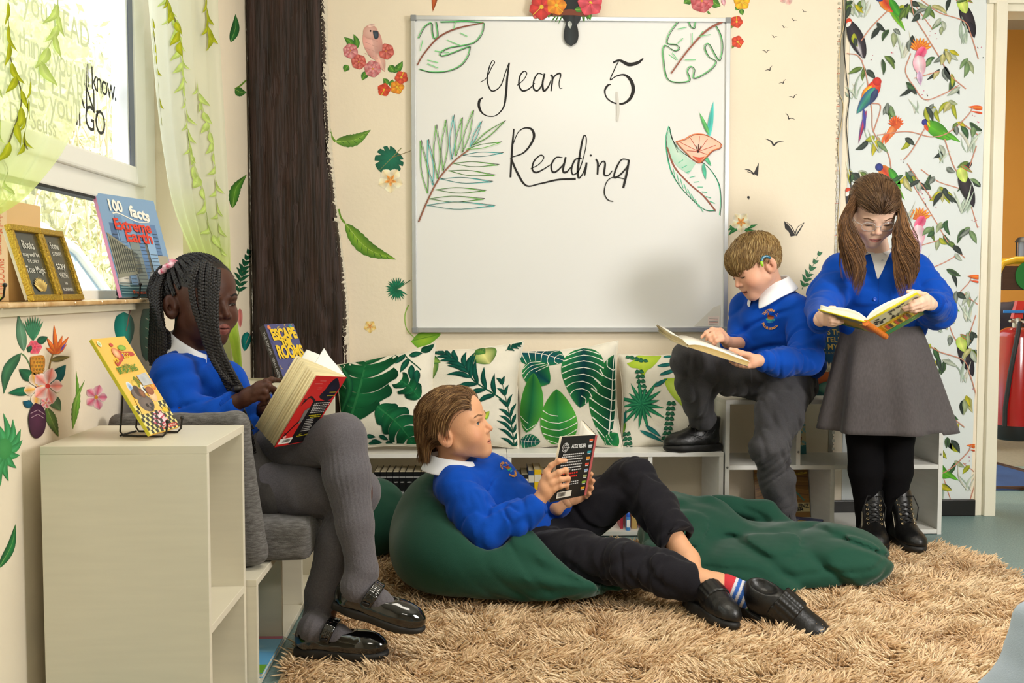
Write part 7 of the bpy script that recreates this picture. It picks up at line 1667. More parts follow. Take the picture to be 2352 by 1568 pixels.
for y_, a, b_, c in [(.22, .32, .08, '#d8c81e'), (.27, .34, .06, '#d8c81e')] + [(.375 + k * .024, .10, .56, '#d8d4d0') for k in range(7)] + [(.56, .14, .56, '#d8c81e'), (.585, .14, .50, '#d8c81e')] + [(.63 + k * .026, .22 + .04 * (k % 2), .52, '#d8d4d0') for k in range(7)] + [(.85, .20, .46, '#d8c81e'), (.875, .2, .52, '#d8c81e'), (.06, .62, .82, '#e8a8a0'), (.10, .70, .95, '#e8a8a0'), (.15, .64, .80, '#e8a8a0'), (.17, .64, .80, '#e8a8a0')]:
 xs_ = np.linspace(min(a, b_), max(a, b_), 9)
 for x0, x1 in zip(xs_, xs_[1:]): D.quad([(x0, y_), (x1 - .018, y_), (x1 - .018, y_ + .011), (x0, y_ + .011)], c, 2)
D.build('cover_art', COVER, cf, bk)
# the opened pages on the far side
for pts, z_ in (([(795, 866, 2.457), (770, 838, 2.50), (735, 815, 2.53), (706, 804, 2.545)], 0), ([(795, 866, 2.458), (775, 840, 2.49), (756, 818, 2.505), (746, 801, 2.50)], 1)):
 dS = v3(S1) - v3(S0); D_ = Deco(); c_ = np.array([list(P(*q)) for q in pts]); t_ = np.linspace(0, 1, 12); c_ = np.stack([np.interp(t_, np.linspace(0, 1, 4), c_[:, k]) for k in range(3)], 1)
 V = np.stack([c_, c_ + dS * .97, c_ + nrm * .004 + v3((0, .002, 0)), c_ + dS * .97 + nrm * .004 + v3((0, .002, 0))], 1).reshape(-1, 3); i = np.arange(48).reshape(12, 4); Q = np.concatenate([np.stack([i[:-1, a], i[:-1, b_], i[1:, b_], i[1:, a]], -1) for a, b_ in ((0, 1), (1, 3), (3, 2), (2, 0))]); Q = np.concatenate([Q, [[i[-1, 0], i[-1, 1], i[-1, 3], i[-1, 2]]]])
 link('page', mesh_np(V - v3(bk.location), Q, cols=np.tile(np.array(lin('#f3f1ea')), (48, 1)), smooth=True), PAGE, bk)
# 2 black paperback of the reclining boy
H, T, F0, F1 = P(1369, 999, 2.865), P(1343, 1136, 2.855), P(1291, 1003, 2.785), P(1283, 1154, 2.775)
bk = empty('book', P(1325, 1075, 2.82), 'open black paperback with white and red lettering held by the reclining boy', 'book')
F1 = v3(F0) + (v3(T) - v3(H)) * 1.06; upn = np.cross(v3(F0) - v3(H), v3(T) - v3(H)); upn /= np.linalg.norm(upn); upn *= -1 if upn[1] < 0 else 1
half(bk, H, T, F0, F1, upn, .010, lay=8, bulge=.003, jit=.0010, cols=('#efe6d0', '#e2d3b0')); co, cf, cm = board(bk, H, T, F0, F1, upn, .0012, .001, '#0e0d0f')
D = Deco(.00008); D.quad([(0, 0), (1, 0), (1, 1), (0, 1)], '#0e0d0f', 4)
for k, c in enumerate(('#d8582a', '#c8ccd0', '#2a9aaa', '#d88a2a', '#c8402a', '#8aa0c0', '#9aa06a', '#8ab03a', '#d89a1a')): D.quad([(.07, .06 + k * .098), (.18, .06 + k * .098), (.18, .095 + k * .098), (.07, .095 + k * .098)], c, 3); D.quad([(.08, .10 + k * .098), (.17, .10 + k * .098), (.17, .112 + k * .098), (.08, .112 + k * .098)], '#d0d0d0', 2)
for r_ in (.09, .06):
 for a in np.linspace(0, 2 * PI, 15)[:-1]: D.line([(.86 + r_ * math.cos(a), .17 + r_ * .75 * math.sin(a)), (.86 + r_ * math.cos(a + .42), .17 + r_ * .75 * math.sin(a + .42))], .012, '#c8c8c8', n=3)
D.line([(.86, .09), (.86, .25)], .010, '#c8c8c8'); D.line([(.97, .17), (.75, .17)], .010, '#c8c8c8')
for k in range(7):
 xs_ = np.linspace(.30 + .03 * (k % 2), .92, 12)
 for x0, x1 in zip(xs_, xs_[1:]): D.quad([(x0, .27 + k * .042), (x1 - .012, .27 + k * .042), (x1 - .012, .288 + k * .042), (x0, .288 + k * .042)], '#cfcfcf', 2)
for k in range(2):
 for x0 in np.linspace(.36, .80, 8): D.quad([(x0, .575 + k * .05), (x0 + .042, .575 + k * .05), (x0 + .042, .60 + k * .05), (x0, .60 + k * .05)], '#d8261e', 2)
for k in range(2):
 for x0 in np.linspace(.30, .70, 8): D.quad([(x0, .72 + k * .035), (x0 + .04, .72 + k * .035), (x0 + .04, .735 + k * .035), (x0, .735 + k * .035)], '#cfcfcf', 2)
D.quad([(.45, .86), (.86, .86), (.86, .955), (.45, .955)], '#ddd8cc', 2)
for k in range(18): D.quad([(.62 + k * .012, .87), (.626 + k * .012, .87), (.626 + k * .012, .935), (.62 + k * .012, .935)], '#222222', 2)
D.build('cover_art', COVER, cf, bk); p_, du, dv = cm(.47, .165); letters('lettering', [('ALEX RIDER', .0150, frame_mat(p_, -du, -dv), dict(width=.056, bold=.0003, shear=.15))], mat('letter_white', '#e8e8e8', .5), bk)
MB().tube([Vector(H) - bk.location, Vector(T) - bk.location], .0045, 8).build('spine', mat('spine_red', '#b85a5a', .4), bk, True)
Fa, Fb = P(1338, 966, 2.955), P(1318, 1120, 2.94); upf = np.cross(v3(T) - v3(H), v3(Fa) - v3(H)); upf /= np.linalg.norm(upf); upf *= -1 if upf[0] > 0 else 1; half(bk, H, T, Fa, Fb, upf, .008, lay=5, bulge=.010, cols=('#f0ece2', '#e2d8c0'), seed=4); board(bk, H, T, Fa, Fb, upf, .0012, .001, '#0e0d0f')
# 3 old paperback on the sitting boy's knee
A0, B0 = P(1580, 797, 3.165), P(1717, 841, 3.125); dp = v3((-.015, .150, .022)); bk = empty('book', P(1640, 815, 3.2), 'open yellowed paperback lying on the raised knee of the sitting boy', 'book')
up3 = np.cross(v3(B0) - v3(A0), dp); up3 /= np.linalg.norm(up3); up3 *= 1 if up3[2] > 0 else -1
half(bk, v3(A0) + dp, A0, v3(B0) + dp, B0, up3, .017, lay=10, bulge=.004, cols=('#e8d29a', '#cfae6c'), jit=.0012, seed=6, gutter=.45); board(bk, v3(A0) + dp, A0, v3(B0) + dp, B0, up3, .0012, .001, '#23244a')
L0 = P(1543, 783, 3.215); upl = v3((-.30, .0, .95)); half(bk, v3(A0) + dp, A0, v3(L0) + dp, L0, upl, .018, lay=7, bulge=.003, wedge=.012, cols=('#e6d6ac', '#cdb684'), jit=.0016, seed=8, gutter=.3); board(bk, v3(A0) + dp, A0, v3(L0) + dp, L0, upl, .0012, .001, '#d8cfae')
# 4 yellow hardback of the standing girl
H, T = P(1988, 738, 2.985), P(2034, 770, 3.165); dT = v3(T) - v3(H); L0, R0 = P(1880, 710, 3.01), P(2105, 672, 3.015); bk = empty('book', P(2000, 720, 3.07), 'open yellow hardback with a busy orange, black and green cover held by the standing girl', 'book')
for sd, F0, c0_ in ((0, L0, '#d8b61e'), (1, R0, '#d8c41e')):
 F1 = v3(F0) + dT; u_ = np.cross(v3(F0) - v3(H), dT); u_ /= np.linalg.norm(u_); u_ *= 1 if u_[2] > 0 else -1; inn = dT / np.linalg.norm(dT) * .004
 half(bk, v3(H) + inn, v3(T) - inn, v3(F0) * .985 + v3(H) * .015 + inn, F1 * .985 + v3(T) * .015 - inn, u_, .015 if sd == 0 else .013, lay=9, bulge=.010, cols=('#f2eee0', '#d9d2bc'), seed=10 + sd, gutter=.2)
 co, cf, cm = board(bk, H, T, F0, F1, u_, .0026, .002, '#e0d11c'); D = Deco(.00008); r_ = random.Random(5 + sd)
 if sd == 0:
  D.quad([(.04, .05), (.98, .05), (.98, .35), (.04, .35)], '#9a9a8c', 4); D.quad([(.30, .30), (.75, .30), (.75, .80), (.30, .80)], '#cda81c', 4); D.quad([(.02, .45), (.32, .45), (.32, .95), (.02, .95)], '#d8662a', 4); D.quad([(.45, .82), (.98, .82), (.98, .97), (.45, .97)], '#2a7a3c', 4); D.quad([(.06, .22), (.20, .22), (.20, .50), (.06, .50)], '#dcdcd2', 2)
 else:
  D.quad([(.04, .05), (.98, .05), (.98, .45), (.04, .45)], '#c8c09a', 4); D.quad([(.10, .50), (.90, .50), (.90, .80), (.10, .80)], '#e0a81c', 4); D.quad([(.05, .82), (.98, .82), (.98, .97), (.05, .97)], '#2f8a4a', 4)
  for k in range(26): D.disc((r_.uniform(.08, .92), r_.uniform(.08, .42)), r_.uniform(.015, .05), '#1a1a18', ry=r_.uniform(.02, .05))
  for k in range(12): D.quad([(.14 + k * .06, .55), (.18 + k * .06, .54), (.18 + k * .06, .74), (.14 + k * .06, .76)], ('#c8402a', '#3a2a1a', '#e8d23a')[k % 3], 2)
 for k in range(26): x, y = r_.uniform(.05, .9), r_.uniform(.06, .9); D.line([(x, y), (x + .06, y + r_.uniform(-.03, .03))], .012, r_.choice(['#2a2a22', '#8a3a1a', '#f0e060', '#3a6a3a']))
 D.build('cover_art', COVER, cf, bk)
b = MB(); b.tube([Vector(H) - bk.location - Vector((0, 0, .004)), Vector(T) - bk.location - Vector((0, 0, .004))], [.010, .010], 8); b.build('spine', mat('spine_orange', '#e0781a', .4, var=.2, var_scale=80), bk, True)

# ------------------------------------------------------------------ books in and on the shelves
def spine_book(label, x, y, z, t, h, d, col, group, tilt=0, bands=(), txt=None, tcol='#e8e8e8', pages='#e3d5b4'):
 """upright book with its spine to the room (facing -y); x is its left side"""
 r = empty('book', (x, y, z), label, 'book', group, (0, R(tilt), 0))
 b = MB(); b.box((0, 0, 0), (t, .0012, h), .0005); b.box((0, 0, 0), (.0011, d, h), .0003); b.box((t - .0011, 0, 0), (t, d, h), .0003); b.build('cover', mat('cover_' + col, col, .4, coat=.2), r)
 MB().box((.0011, .001, .002), (t - .0011, d - .002, h - .002)).build('page_block', mat('pages_' + pages, pages, .9), r)
 if bands:
  D = Deco(.00005, 20)
  for z0, z1, c in bands: D.quad([(.0006, z0 * h), (t - .0006, z0 * h), (t - .0006, z1 * h), (.0006, z1 * h)], c, 3)
  D.build('spine_art', COVER, lambda u, v, q: np.stack([u, np.zeros_like(u) - q - .0002, v], 1), r)
 if txt: letters('spine_lettering', [(s_, min(t * .62, sz), frame_mat((t / 2, -.0022, zc * h), (0, 0, -1) if vert else (1, 0, 0), (1, 0, 0) if vert else (0, 0, 1)), dict(width=wd)) for s_, sz, zc, wd, vert in txt], mat('letter_' + tcol, tcol, .5), r)
 return r
# the black series: a coloured panel runs across all the spines
x = bx(812); ser = [('ARK', '#2a9ac0'), ('STORMBREAKER', '#2a8ac0'), ('POINT BLANC', '#3aa0b8'), ('SKELETON KEY', '#35a3b8'), ('EAGLE STRIKE', '#e0662a'), ('SCORPIA', '#d02a3c'), ('ARK ANGEL', '#e8cc1e'), ('SNAKEHEAD', '#2f9a3c'), ('CROCODILE TEARS', '#3a5a2a'), ('SCORPIA RISING', '#6a2a22'), ('RUSSIAN ROULETTE', '#20202a')]
where = ['farthest left of the black series in the bench', 'black series paperback with the second blue panel from the left', 'third black series paperback with a teal panel', 'black paperback with a turquoise panel, beside the grey tights', 'black paperback with an orange spine panel in the bench', 'black paperback with a red spine panel in the bench', 'black paperback with a yellow spine panel in the bench', 'black paperback with a green spine panel in the bench', 'thicker black paperback with an olive panel, right of the green panelled one', 'black paperback with a dark red panel near the end of the row', 'rightmost black paperback of the row, behind the blue jumper']
for k, (nm, c) in enumerate(ser):
 t = .0275 if nm in ('CROCODILE TEARS', 'SCORPIA RISING') else .0225
 if px_x(0, 3.62) and x > bx(848): spine_book(where[k], x, 3.612, .0205, t, .222, .14, '#101012', 'black series paperbacks in the bench', bands=[(.08, .40, c), (.90, .925, '#9a9a9a'), (.10, .20, '#15151a')], txt=[(nm, .012, .56, min(.075, .0062 * len(nm)), 1), ('RIDER'[k % 5], .016, .30, None, 0), ('ALEX', .006, .83, t * .6, 0)])
 x += t + .0006
# mixed books behind the reclining boy
x = bx(1172)
for t, h, c, pg, lb in ((.022, .205, '#cdbb9a', '#d9c7a0', 'cream paperback at the left of the mixed books behind the boy'), (.018, .200, '#c2ab84', '#d9c7a0', 'tan paperback among the mixed books behind the boy'), (.024, .208, '#1f1d1c', '#d9c7a0', 'black paperback with pale lettering among the mixed books'), (.021, .222, '#27406e', '#e3d5b4', 'navy paperback beside the yellow one in the right bench'), (.026, .225, '#e0b81e', '#e8dcb8', 'bright yellow paperback in the right bench, beside the boy\'s hand'), (.02, .21, '#a8322a', '#e3d5b4', 'red paperback in the right bench, beside the yellow one'), (.024, .19, '#3a5a4a', '#e3d5b4', 'green paperback at the right end of the mixed books')):
 spine_book(lb, x, 3.625, .0205, t, h, .15, c, 'mixed paperbacks in the right bench', bands=[(.80, .92, '#d8d2c0')], txt=[('STORIES', .012, .5, .08, 1)] if c in ('#1f1d1c', '#27406e') else None); x += t + .001
# small things on the bench floor
x = bx(1432)
for t, h, c, lb in ((.010, .10, '#c8324a', 'thin red book on the floor of the right bench'), (.008, .085, '#e87a9a', 'thin pink book on the floor of the right bench'), (.02, .11, '#b89a5a', 'small tan book on the floor of the right bench'), (.010, .095, '#d8246a', 'thin magenta book on the floor of the right bench')):
 spine_book(lb, x, 3.64, .0205, t, h, .09, c, 'small books in the right bench'); x += t + .012
gs = empty('glue_stick', (bx(1448), 3.618, .0205), 'small blue glue stick standing in the right bench, in front of the small books', 'glue stick')
MB().lathe([(0, 0), (.009, 0), (.009, .050), (0, .050)], 16).build('barrel', mat('translucent_blue', '#4a8ad0', .3), gs, True); MB().lathe([(0, .050), (.0075, .050), (.0075, .068), (.005, .071), (0, .071)], 16).build('cap', mat('blue_cap', '#2456b8', .3), gs, True); MB().box((-.006, -.0096, .012), (.006, -.0085, .040)).build('label', mat('white_label'), gs)
# cube unit: horse book, old atlas, flat books, myth book on top
def art_horse(D):
 D.quad([(0, 0), (1, 0), (1, 1), (0, 1)], '#cdbf98', 6); D.quad([(0, 0), (1, 0), (1, .30), (0, .28)], '#1f7a88', 4); r_ = random.Random(3)
 for k in range(30): D.disc((r_.random(), r_.choice([r_.uniform(.7, 1), r_.uniform(.25, .42)])), r_.uniform(.03, .09), '#5fa3b4', '#8fb8b4', ry=r_.uniform(.02, .06))
ox = bx(1843) + .012; B = Closed('pale blue hardback about horses leaning in the upper cell of the cube unit', (ox, 3.83, .2625), (.98, .10, 0), (0, .10, 1), .100, .118, .010, '#cdbf98', '#8a8a70', art=art_horse); B.title([('HORSE', .44, .52, .026, .74, -10)], '#6e2418', bold=.0006)
def art_atlas(D):
 D.quad([(0, 0), (1, 0), (1, 1), (0, 1)], '#8a6024', 6)
 for k in range(10): D.line([(0, .3 + .07 * k), (.4, .36 + .07 * k + .02 * (k % 3)), (1, .32 + .08 * k)], .014, '#6a4418' if k % 2 else '#a67a34')
 D.quad([(0, .10), (1, .10), (1, .26), (0, .26)], '#c9b780', 3); D.disc((.85, .92), .16, '#2a9a9a', '#1f7a7a', ry=.07); D.line([(.45, .72), (.7, .76), (.98, .80)], .03, '#d8b83a'); D.line([(.7, .3), (.74, .45), (.9, .3)], .03, '#3a7a6a')
 for k in range(4): D.disc((.52 + .12 * k, .74 + .02 * k), .05, '#d8b83a', '#8a6024', ry=.02)
B = Closed('large brown picture book leaning in the lower left cell of the cube unit', (1.060, 3.80, .0205), (1, .04, 0), (0, .22, 1), .215, .215, .012, '#8a6024', '#5a3c14', art=art_atlas); B.title([('ROBERT-LORENZ', .58, .20, .022, .80, 0), ('BOY SCHLEM', .62, .135, .016, .50, 0)], '#1c1810', bold=.0005)
for k, (c, lb, dx, rz) in enumerate((('#5a2468', 'purple picture book lying flat in the lower left cell', 0.0, 12), ('#2c3f86', 'blue and yellow picture book lying flat, topmost in the lower left cell', .02, 28))):
 Mz = Matrix.Rotation(R(-rz), 4, 'Z'); ux, uy = Mz @ Vector((1, 0, 0)), Mz @ Vector((0, 1, 0))
 def art_flat(D, c=c): D.quad([(0, 0), (1, 0), (1, 1), (0, 1)], c, 4); D.quad([(.02, 0), (.34, 0), (.34, 1), (.02, 1)], '#d8a02a', 4); D.disc((.6, .5), .12, '#c8a848', ry=.1); [D.disc((.46, .15 + .17 * q), .035, '#c9cbd8', ry=.03) for q in range(5)]
 Closed(lb, Vector((1.055 + dx, 3.640, .0195 + .011 * (k + 1))), ux, uy, .165, .13, .010, c, c, art=art_flat, group='books lying in the cube unit')
def art_myth(D):
 D.quad([(0, 0), (1, 0), (1, 1), (0, 1)], '#123f58', 6); D.quad([(0, 0), (1, 0), (1, .46), (0, .42)], '#1f4a4a', 4); D.shape([(.1, .3), (.4, .42), (.8, .44), (1, .40), (1, .16), (.5, .20), (.15, .14)], '#b8632a', '#8a3a1a', n=40); D.disc((.55, .10), .30, '#9ab0a0', '#2a6a5a', ry=.10)
 for k in range(7): D.leaf((.45, .32), (.45 + .3 * math.cos(1.2 + .2 * k), .32 + .14 * math.sin(1.2 + .2 * k)), .05, '#d8cfae', '#8a8468')
 D.leaf((.45, .28), (.95, .24), .10, '#c9ccc0', '#7a9aa0'); D.leaf((.7, .36), (.95, .44), .10, '#c83a2a', '#7a1a1a')
oa = P(1866, 908, 3.80); B = Closed('tall dark blue book of Greek myths standing on the cube unit behind the standing girl', (1.215, 3.74, .504), (1, 0, 0), (0, .26, 1), .235, .285, .018, '#123f58', '#0c2a3c', art=art_myth)
B.title([('ATTICUS THE', .42, .86, .030, .66, 0), ('STORYTELLER', .44, .755, .030, .78, 0), ('GREEK MYTHS', .45, .655, .032, .80, 0)], '#b89a4a', bold=.0004); B.title([('myths and Antiquities', .45, .575, .014, .6, 0)], '#8a7a4a')
# pale paper stuck on the wall by the myth book
tag(MB().box((1.34, YB - .003, .86), (1.43, YB - .0005, 1.0)).build('paper_sheet', mat('pale_blue_paper', '#d7e2e4', .8)), 'pale blue sheet of paper on the wall behind the standing girl\'s sleeve', 'paper')
# picture book in the low bench by the front tower
def art_sea(D): D.quad([(0, 0), (1, 0), (1, 1), (0, 1)], '#5aa6d8', 6); D.quad([(0, .55), (1, .55), (1, 1), (0, 1)], '#7ac0e8', 4); D.quad([(0, 0), (1, 0), (1, .22), (0, .22)], '#6aa82a', 4); D.disc((.6, .70), .3, '#a8d8f0', '#7ac0e8', ry=.08); D.disc((.7, .2), .12, '#3a7a2a', ry=.05); D.quad([(.0, .92), (1, .92), (1, 1), (0, 1)], '#c86a8a', 2)
B = Closed('light blue picture book lying flat in the low bench beside the near tower', (-.705, 2.246, .0315), (1, 0, 0), (0, 1, 0), .20, .245, .010, '#5aa6d8', '#b85a7a', art=art_sea)

# ------------------------------------------------------------------ wallpaper panel with birds
WP = tag(MB().prism([(px_x(1941), .066), (px_x(2240), .066), (px_x(2264), 2.6), (px_x(1942), 2.6)], YB - .0022, YB - .0004, axis=1).build('wallpaper', mat('wallpaper_white', '#dfe5e5', .65)), 'white wallpaper panel printed with tropical birds, leaves and branches', 'wallpaper')
WALLB = pix_map(1, YB - .0024, -1)
D = Deco(.00006, 70); rq = random.Random(12)
def q_(x, y, k, s=2.45): return (1880 + (x - 4 * k) / s, (y + 952 * k) / s)
def birds(k):
 z = lambda x, y: q_(x, y, k); L = lambda a, b, w, c, e=None, **kw: D.leaf(z(*a), z(*b), w / 2.45, c, e, **kw)
 BR = '#c98a74'
 for pts in ([(240,230),(300,150),(400,50)], [(520,0),(540,90),(600,190),(680,320),(740,420),(830,500)], [(580,0),(680,70),(820,120),(860,200),(900,330)], [(520,300),(490,400),(540,490),(600,560),(700,530),(790,480)], [(160,300),(230,320),(270,430),(300,620),(310,740),(390,860),(410,950)], [(310,740),(350,600),(300,580)], [(330,760),(500,740),(640,770),(740,740),(840,650),(870,600)], [(480,900),(530,840),(600,720)], [(540,440),(680,400)], [(710,780),(760,930),(800,990)], [(820,700),(900,760)], [(890,820),(850,940)], [(500,920),(560,1010),(640,1120)]):
  D.line([z(*p) for p in pts], 2.2, BR)
 for i in range(46):                                             # soft grasses
  x, y = rq.choice([(470,330),(200,560),(560,640),(820,250),(850,860),(330,860),(690,920),(240,100)]); a = rq.uniform(-2.2, -.9); l = rq.uniform(80, 190); D.leaf(z(x + rq.uniform(-20, 20), y), z(x + l * math.cos(a), y + l * math.sin(a)), rq.uniform(3, 6), rq.choice(['#c3cfbd', '#aebfae', '#c9c9b8', '#9fb0a0']), bend=rq.uniform(-.15, .15), n=8)
 for i in range(105):                                             # leaves hanging along the branches
  x, y = rq.choice([(330,140),(410,170),(360,330),(250,380),(500,30),(590,60),(640,40),(700,110),(530,210),(640,330),(720,290),(840,330),(500,450),(520,480),(700,380),(740,420),(600,600),(660,600),(740,570),(780,480),(270,790),(330,780),(400,590),(500,780),(600,800),(700,830),(790,700),(850,700),(200,200),(220,970),(250,950),(180,970),(480,980),(540,960),(730,930),(860,910),(870,60),(700,130)]); x += rq.uniform(-22, 22); y += rq.uniform(-18, 18); a = rq.uniform(.4, 2.7); l = rq.uniform(50, 100)
  c, e = rq.choice([('#2f3a34', '#1d2724'), ('#3f4a40', '#20302a'), ('#6f8a3a', '#3f5a2a'), ('#b3b42e', '#7a8a1e'), ('#cdb92a', '#8f9a20'), ('#3f6a3a', '#22402a'), ('#8a938a', '#4a544e'), ('#2a3a30', '#4a6a3a'), ('#a8b08a', '#7f8f6a'), ('#b9bfae', '#93a08f'), ('#c8c08a', '#9a9a5a'), ('#7f9a6a', '#5a7a4a')]); D.leaf(z(x, y), z(x + l * math.cos(a), y + l * math.sin(a)), rq.uniform(22, 34) / 2.45, c, e, bend=rq.uniform(-.12, .12), n=9)
 for i in range(40): x, y = rq.choice([(600,130),(430,270),(640,190),(870,680),(460,900),(280,320),(590,540),(900,300)]); D.disc(z(x + rq.uniform(-35, 35), y + rq.uniform(-35, 35)), rq.uniform(.9, 1.6), rq.choice(['#d88aa0', '#c86a80', '#3a3a3a', '#b04a60']), n=7)
 # lorikeet
 L((395,30),(490,175), 34, '#3f9a2a', '#8ab82a'); L((350,-20),(420,70), 66, '#c8322a', '#e0882a', tip=.7); L((400,-10),(470,110), 44, '#4aa82a', '#2a7a2a'); D.disc(z(345, -12), 9, '#31409a', '#27306a')
 # toucan, dark
 L((165,105),(262,330), 86, '#3d3540', '#191720', tip=.7, peak=.5); L((200,200),(250,330), 34, '#c9c4cc', '#3a3540'); D.disc(z(172, 120), 7, '#e0502a', '#b8321e'); L((155,150),(185,120), 22, '#e8e6e2')
 # pink crested cockatoo
 for a in np.linspace(-2.75, -.35, 9): L((572,282),(572 + 74 * math.cos(a), 282 + 72 * math.sin(a)), 22, '#f0b02a', '#d8322a')
 L((600,265),(545,345), 54, '#d8386a', '#e87a9a', tip=.6); L((560,310),(580,430), 72, '#ead6dc', '#e8a0b4', tip=.7); L((565,400),(575,480), 34, '#b890b8', '#d8c0d8')
 # macaw
 L((340,450),(250,600), 74, '#e0522a', '#c8281e', tip=.7); L((300,480),(240,590), 54, '#e8c82a', '#d86a1e'); L((320,490),(215,640), 60, '#3f9a7a', '#2a4a8a', tip=.8); L((330,500),(290,590), 38, '#3a4a6a', '#27306a'); L((270,620),(225,810), 22, '#c8322a', '#31409a'); L((255,610),(262,740), 18, '#31409a', '#5a4a9a'); D.disc(z(330, 458), 10, '#d8382a', '#b8281e')
 # hoopoe
 for a in np.linspace(-3.0, -.1, 9): L((437,700),(437 + 46 * math.cos(a), 700 + 52 * math.sin(a)), 18, '#e8742a', '#c8321e')
 L((445,690),(370,800), 44, '#e8945a', '#d86a2a', tip=.7); L((400,750),(350,822), 40, '#d8522a', '#e87a3a'); D.disc(z(440, 705), 9, '#d8602a')
 # green parrot
 L((600,685),(745,785), 84, '#5aae1e', '#3f8a1e', tip=.7, peak=.45); L((700,740),(800,800), 30, '#6aba2a', '#3f8a2a'); D.disc(z(600, 688), 8, '#31409a', '#3a2a7a'); L((598,700),(618,740), 22, '#e0602a', '#c83a2a'); L((612,680),(628,715), 14, '#d8cc2a')
 # keel-billed toucan
 L((800,10),(880,210), 74, '#3a3038', '#17141a', tip=.7, peak=.45); L((800,-10),(830,75), 60, '#d8e07a', '#a8c84a', tip=.6); L((805,-25),(872,18), 22, '#4aa85a', '#c8322a'); L((845,120),(878,215), 44, '#2a2430', '#14121a')
 L((935,610),(840,600), 26, '#e8822a', '#d84a1e'); L((935,640),(855,625), 12, '#d8522a')
for k in range(-1, 4): birds(k)
for a in D.V:                                                      # trimmed to the panel
 a[:, 1] = np.clip(a[:, 1], -60, 1157); a[:, 0] = np.clip(a[:, 0], 1942, 2262 - np.clip(a[:, 1], 0, None) * .0222)
D.build('bird_print', INK, WALLB, WP)
# ------------------------------------------------------------------ stickers on the walls
BACKW, LEFTW = pix_map(1, YB - .0006, -1), pix_map(0, XL + .0006, 1)
ST = mat('vinyl_sticker', rough=.5, spec=.35, attr='Col')
def sticker(label, draw, wall=BACKW, cat='wall sticker', grp='plant and bird stickers on the walls'):
 D = Deco(.00006, 40); draw(D); return tag(D.build('wall_sticker', ST, wall), label, cat, grp)
GA, GB, GC, GD = '#5f9a2a', '#2f6a2a', '#8ab83a', '#1f7a5a'
def hib(D, c, r, col, ce, rot=0, cen='#e8c23a'): D.flower(c, r, 5, col, ce, cen, rot=rot, wid=.95); D.line([c, (c[0] + r * .9 * math.cos(rot - .4), c[1] + r * .9 * math.sin(rot - .4))], 1.6, cen)
def cam(D, c, r, col, ce): D.flower(c, r, 6, ce, col, '#e8b83a', wid=1.1, rot=.3); D.flower(c, r * .62, 5, ce, col, '#d8922a', wid=1.0)
def lf(D, a, b, w, c=GA, e=GB, bend=0.08): D.leaf(a, b, w, c, e, bend=bend, vein='#9ac06a')
def cockatoo(D):
 for a, b, w in (((815,115),(790,85),18),((820,112),(812,78),14),((905,165),(925,140),16),((900,158),(917,160),14),((800,150),(792,165),16),((845,165),(832,185),16),((895,150),(908,165),18),((860,135),(842,110),16)): lf(D, a, b, w)
 D.leaf((848,62),(866,140), 44, '#e3b3a8', '#d89a90', tip=.6, peak=.42); D.leaf((866,120),(884,165), 22, '#e8bcae', '#d8a090'); D.disc((851,74), 17, '#e6bcb0', '#d8a294'); D.leaf((845,60),(862,56), 8, '#eac6ba')
 for k in range(16): D.line([(838 + (k % 4) * 8, 84 + k * 3.2), (844 + (k % 4) * 8, 86 + k * 3.2)], 1.2, '#cf9a90')
 D.shape([(856,70),(868,72),(869,86),(862,90),(858,82)], '#4a5a6a', '#2a3440', n=24); D.disc((851,71), 2.2, '#3a2a28')
 for c, r in (((805,117),18),((824,142),18),((856,158),20),((887,118),19)): cam(D, c, r, *(('#b8443a', '#d87a70') if c[0] in (824, 887) else ('#c8606a', '#e0a0a0')))
sticker('pink cockatoo among pink and red camellias left of the whiteboard', cockatoo)
sticker('small spray of red and orange hibiscus left of the whiteboard, under the cockatoo', lambda D: (lf(D, (890,195),(880,180), 14), lf(D, (895,198),(902,182), 14), lf(D, (905,195),(915,185), 12), hib(D, (882,206), 16, '#d8522a', '#c8382a', 2.4), hib(D, (912,200), 17, '#e8a02a', '#d8781e', 1.2), hib(D, (922,178), 16, '#d85a3a', '#c8402a', -.8)))
def curled(D, a, b, w, st, c='#7aa63a', e='#4a7a2a', n=6):
 a, b = np.array(a, float), np.array(b, float); D.line([st, ((st[0] + a[0]) / 2 - 2, (st[1] + a[1]) / 2 + 3), a], [3.5, 5], '#6f9a32'); c_ = D.leaf(a, b, w, c, e, bend=.12, jag=.10, n=20, vein='#b0cc6a');
 for k in range(1, n):
  i = int(k * 19 / n); m_ = D.nor(c_)
  D.line([c_[i], c_[min(19, i + 1)] + m_[i] * w * .28 * math.sin(PI * k / n)], 1.6, '#3f6a26')
sticker('curled light green leaf left of the whiteboard, above the round monstera leaf', lambda D: curled(D, (770,325),(852,298), 30, (757,292)))
def monst(D, c, r, rot, cm, ce, stem): D.monstera(c, r, rot, cm, ce, None, vein='#8a8a5a', notches=4); D.line([c, stem], [1.6, 1.2], '#7a6a3a')
sticker('dark green monstera leaf with a stem reaching to the whiteboard frame', lambda D: monst(D, (900,362), 42, 2.35, '#15775a', '#0f5a44', (944,346)))
def fran(D, c, r, ce='#f3ead2', cm='#f0dcae', rot=0.3): D.flower(c, r, 5, cm, ce, '#d8622a', wid=.85, rot=rot); [D.leaf(c, (c[0] + r * .5 * math.cos(rot + 1.2566 * k), c[1] + r * .5 * math.sin(rot + 1.2566 * k)), r * .3, '#e8862a', '#f2cf8a') for k in range(5)]
sticker('cream frangipani with an orange centre under the dark monstera leaf', lambda D: fran(D, (897,414), 30))
sticker('long green banana leaf slanting beside the lower left of the whiteboard', lambda D: curled(D, (792,512),(910,596), 38, (778,480), '#86b02e', '#4a7a24', 9))
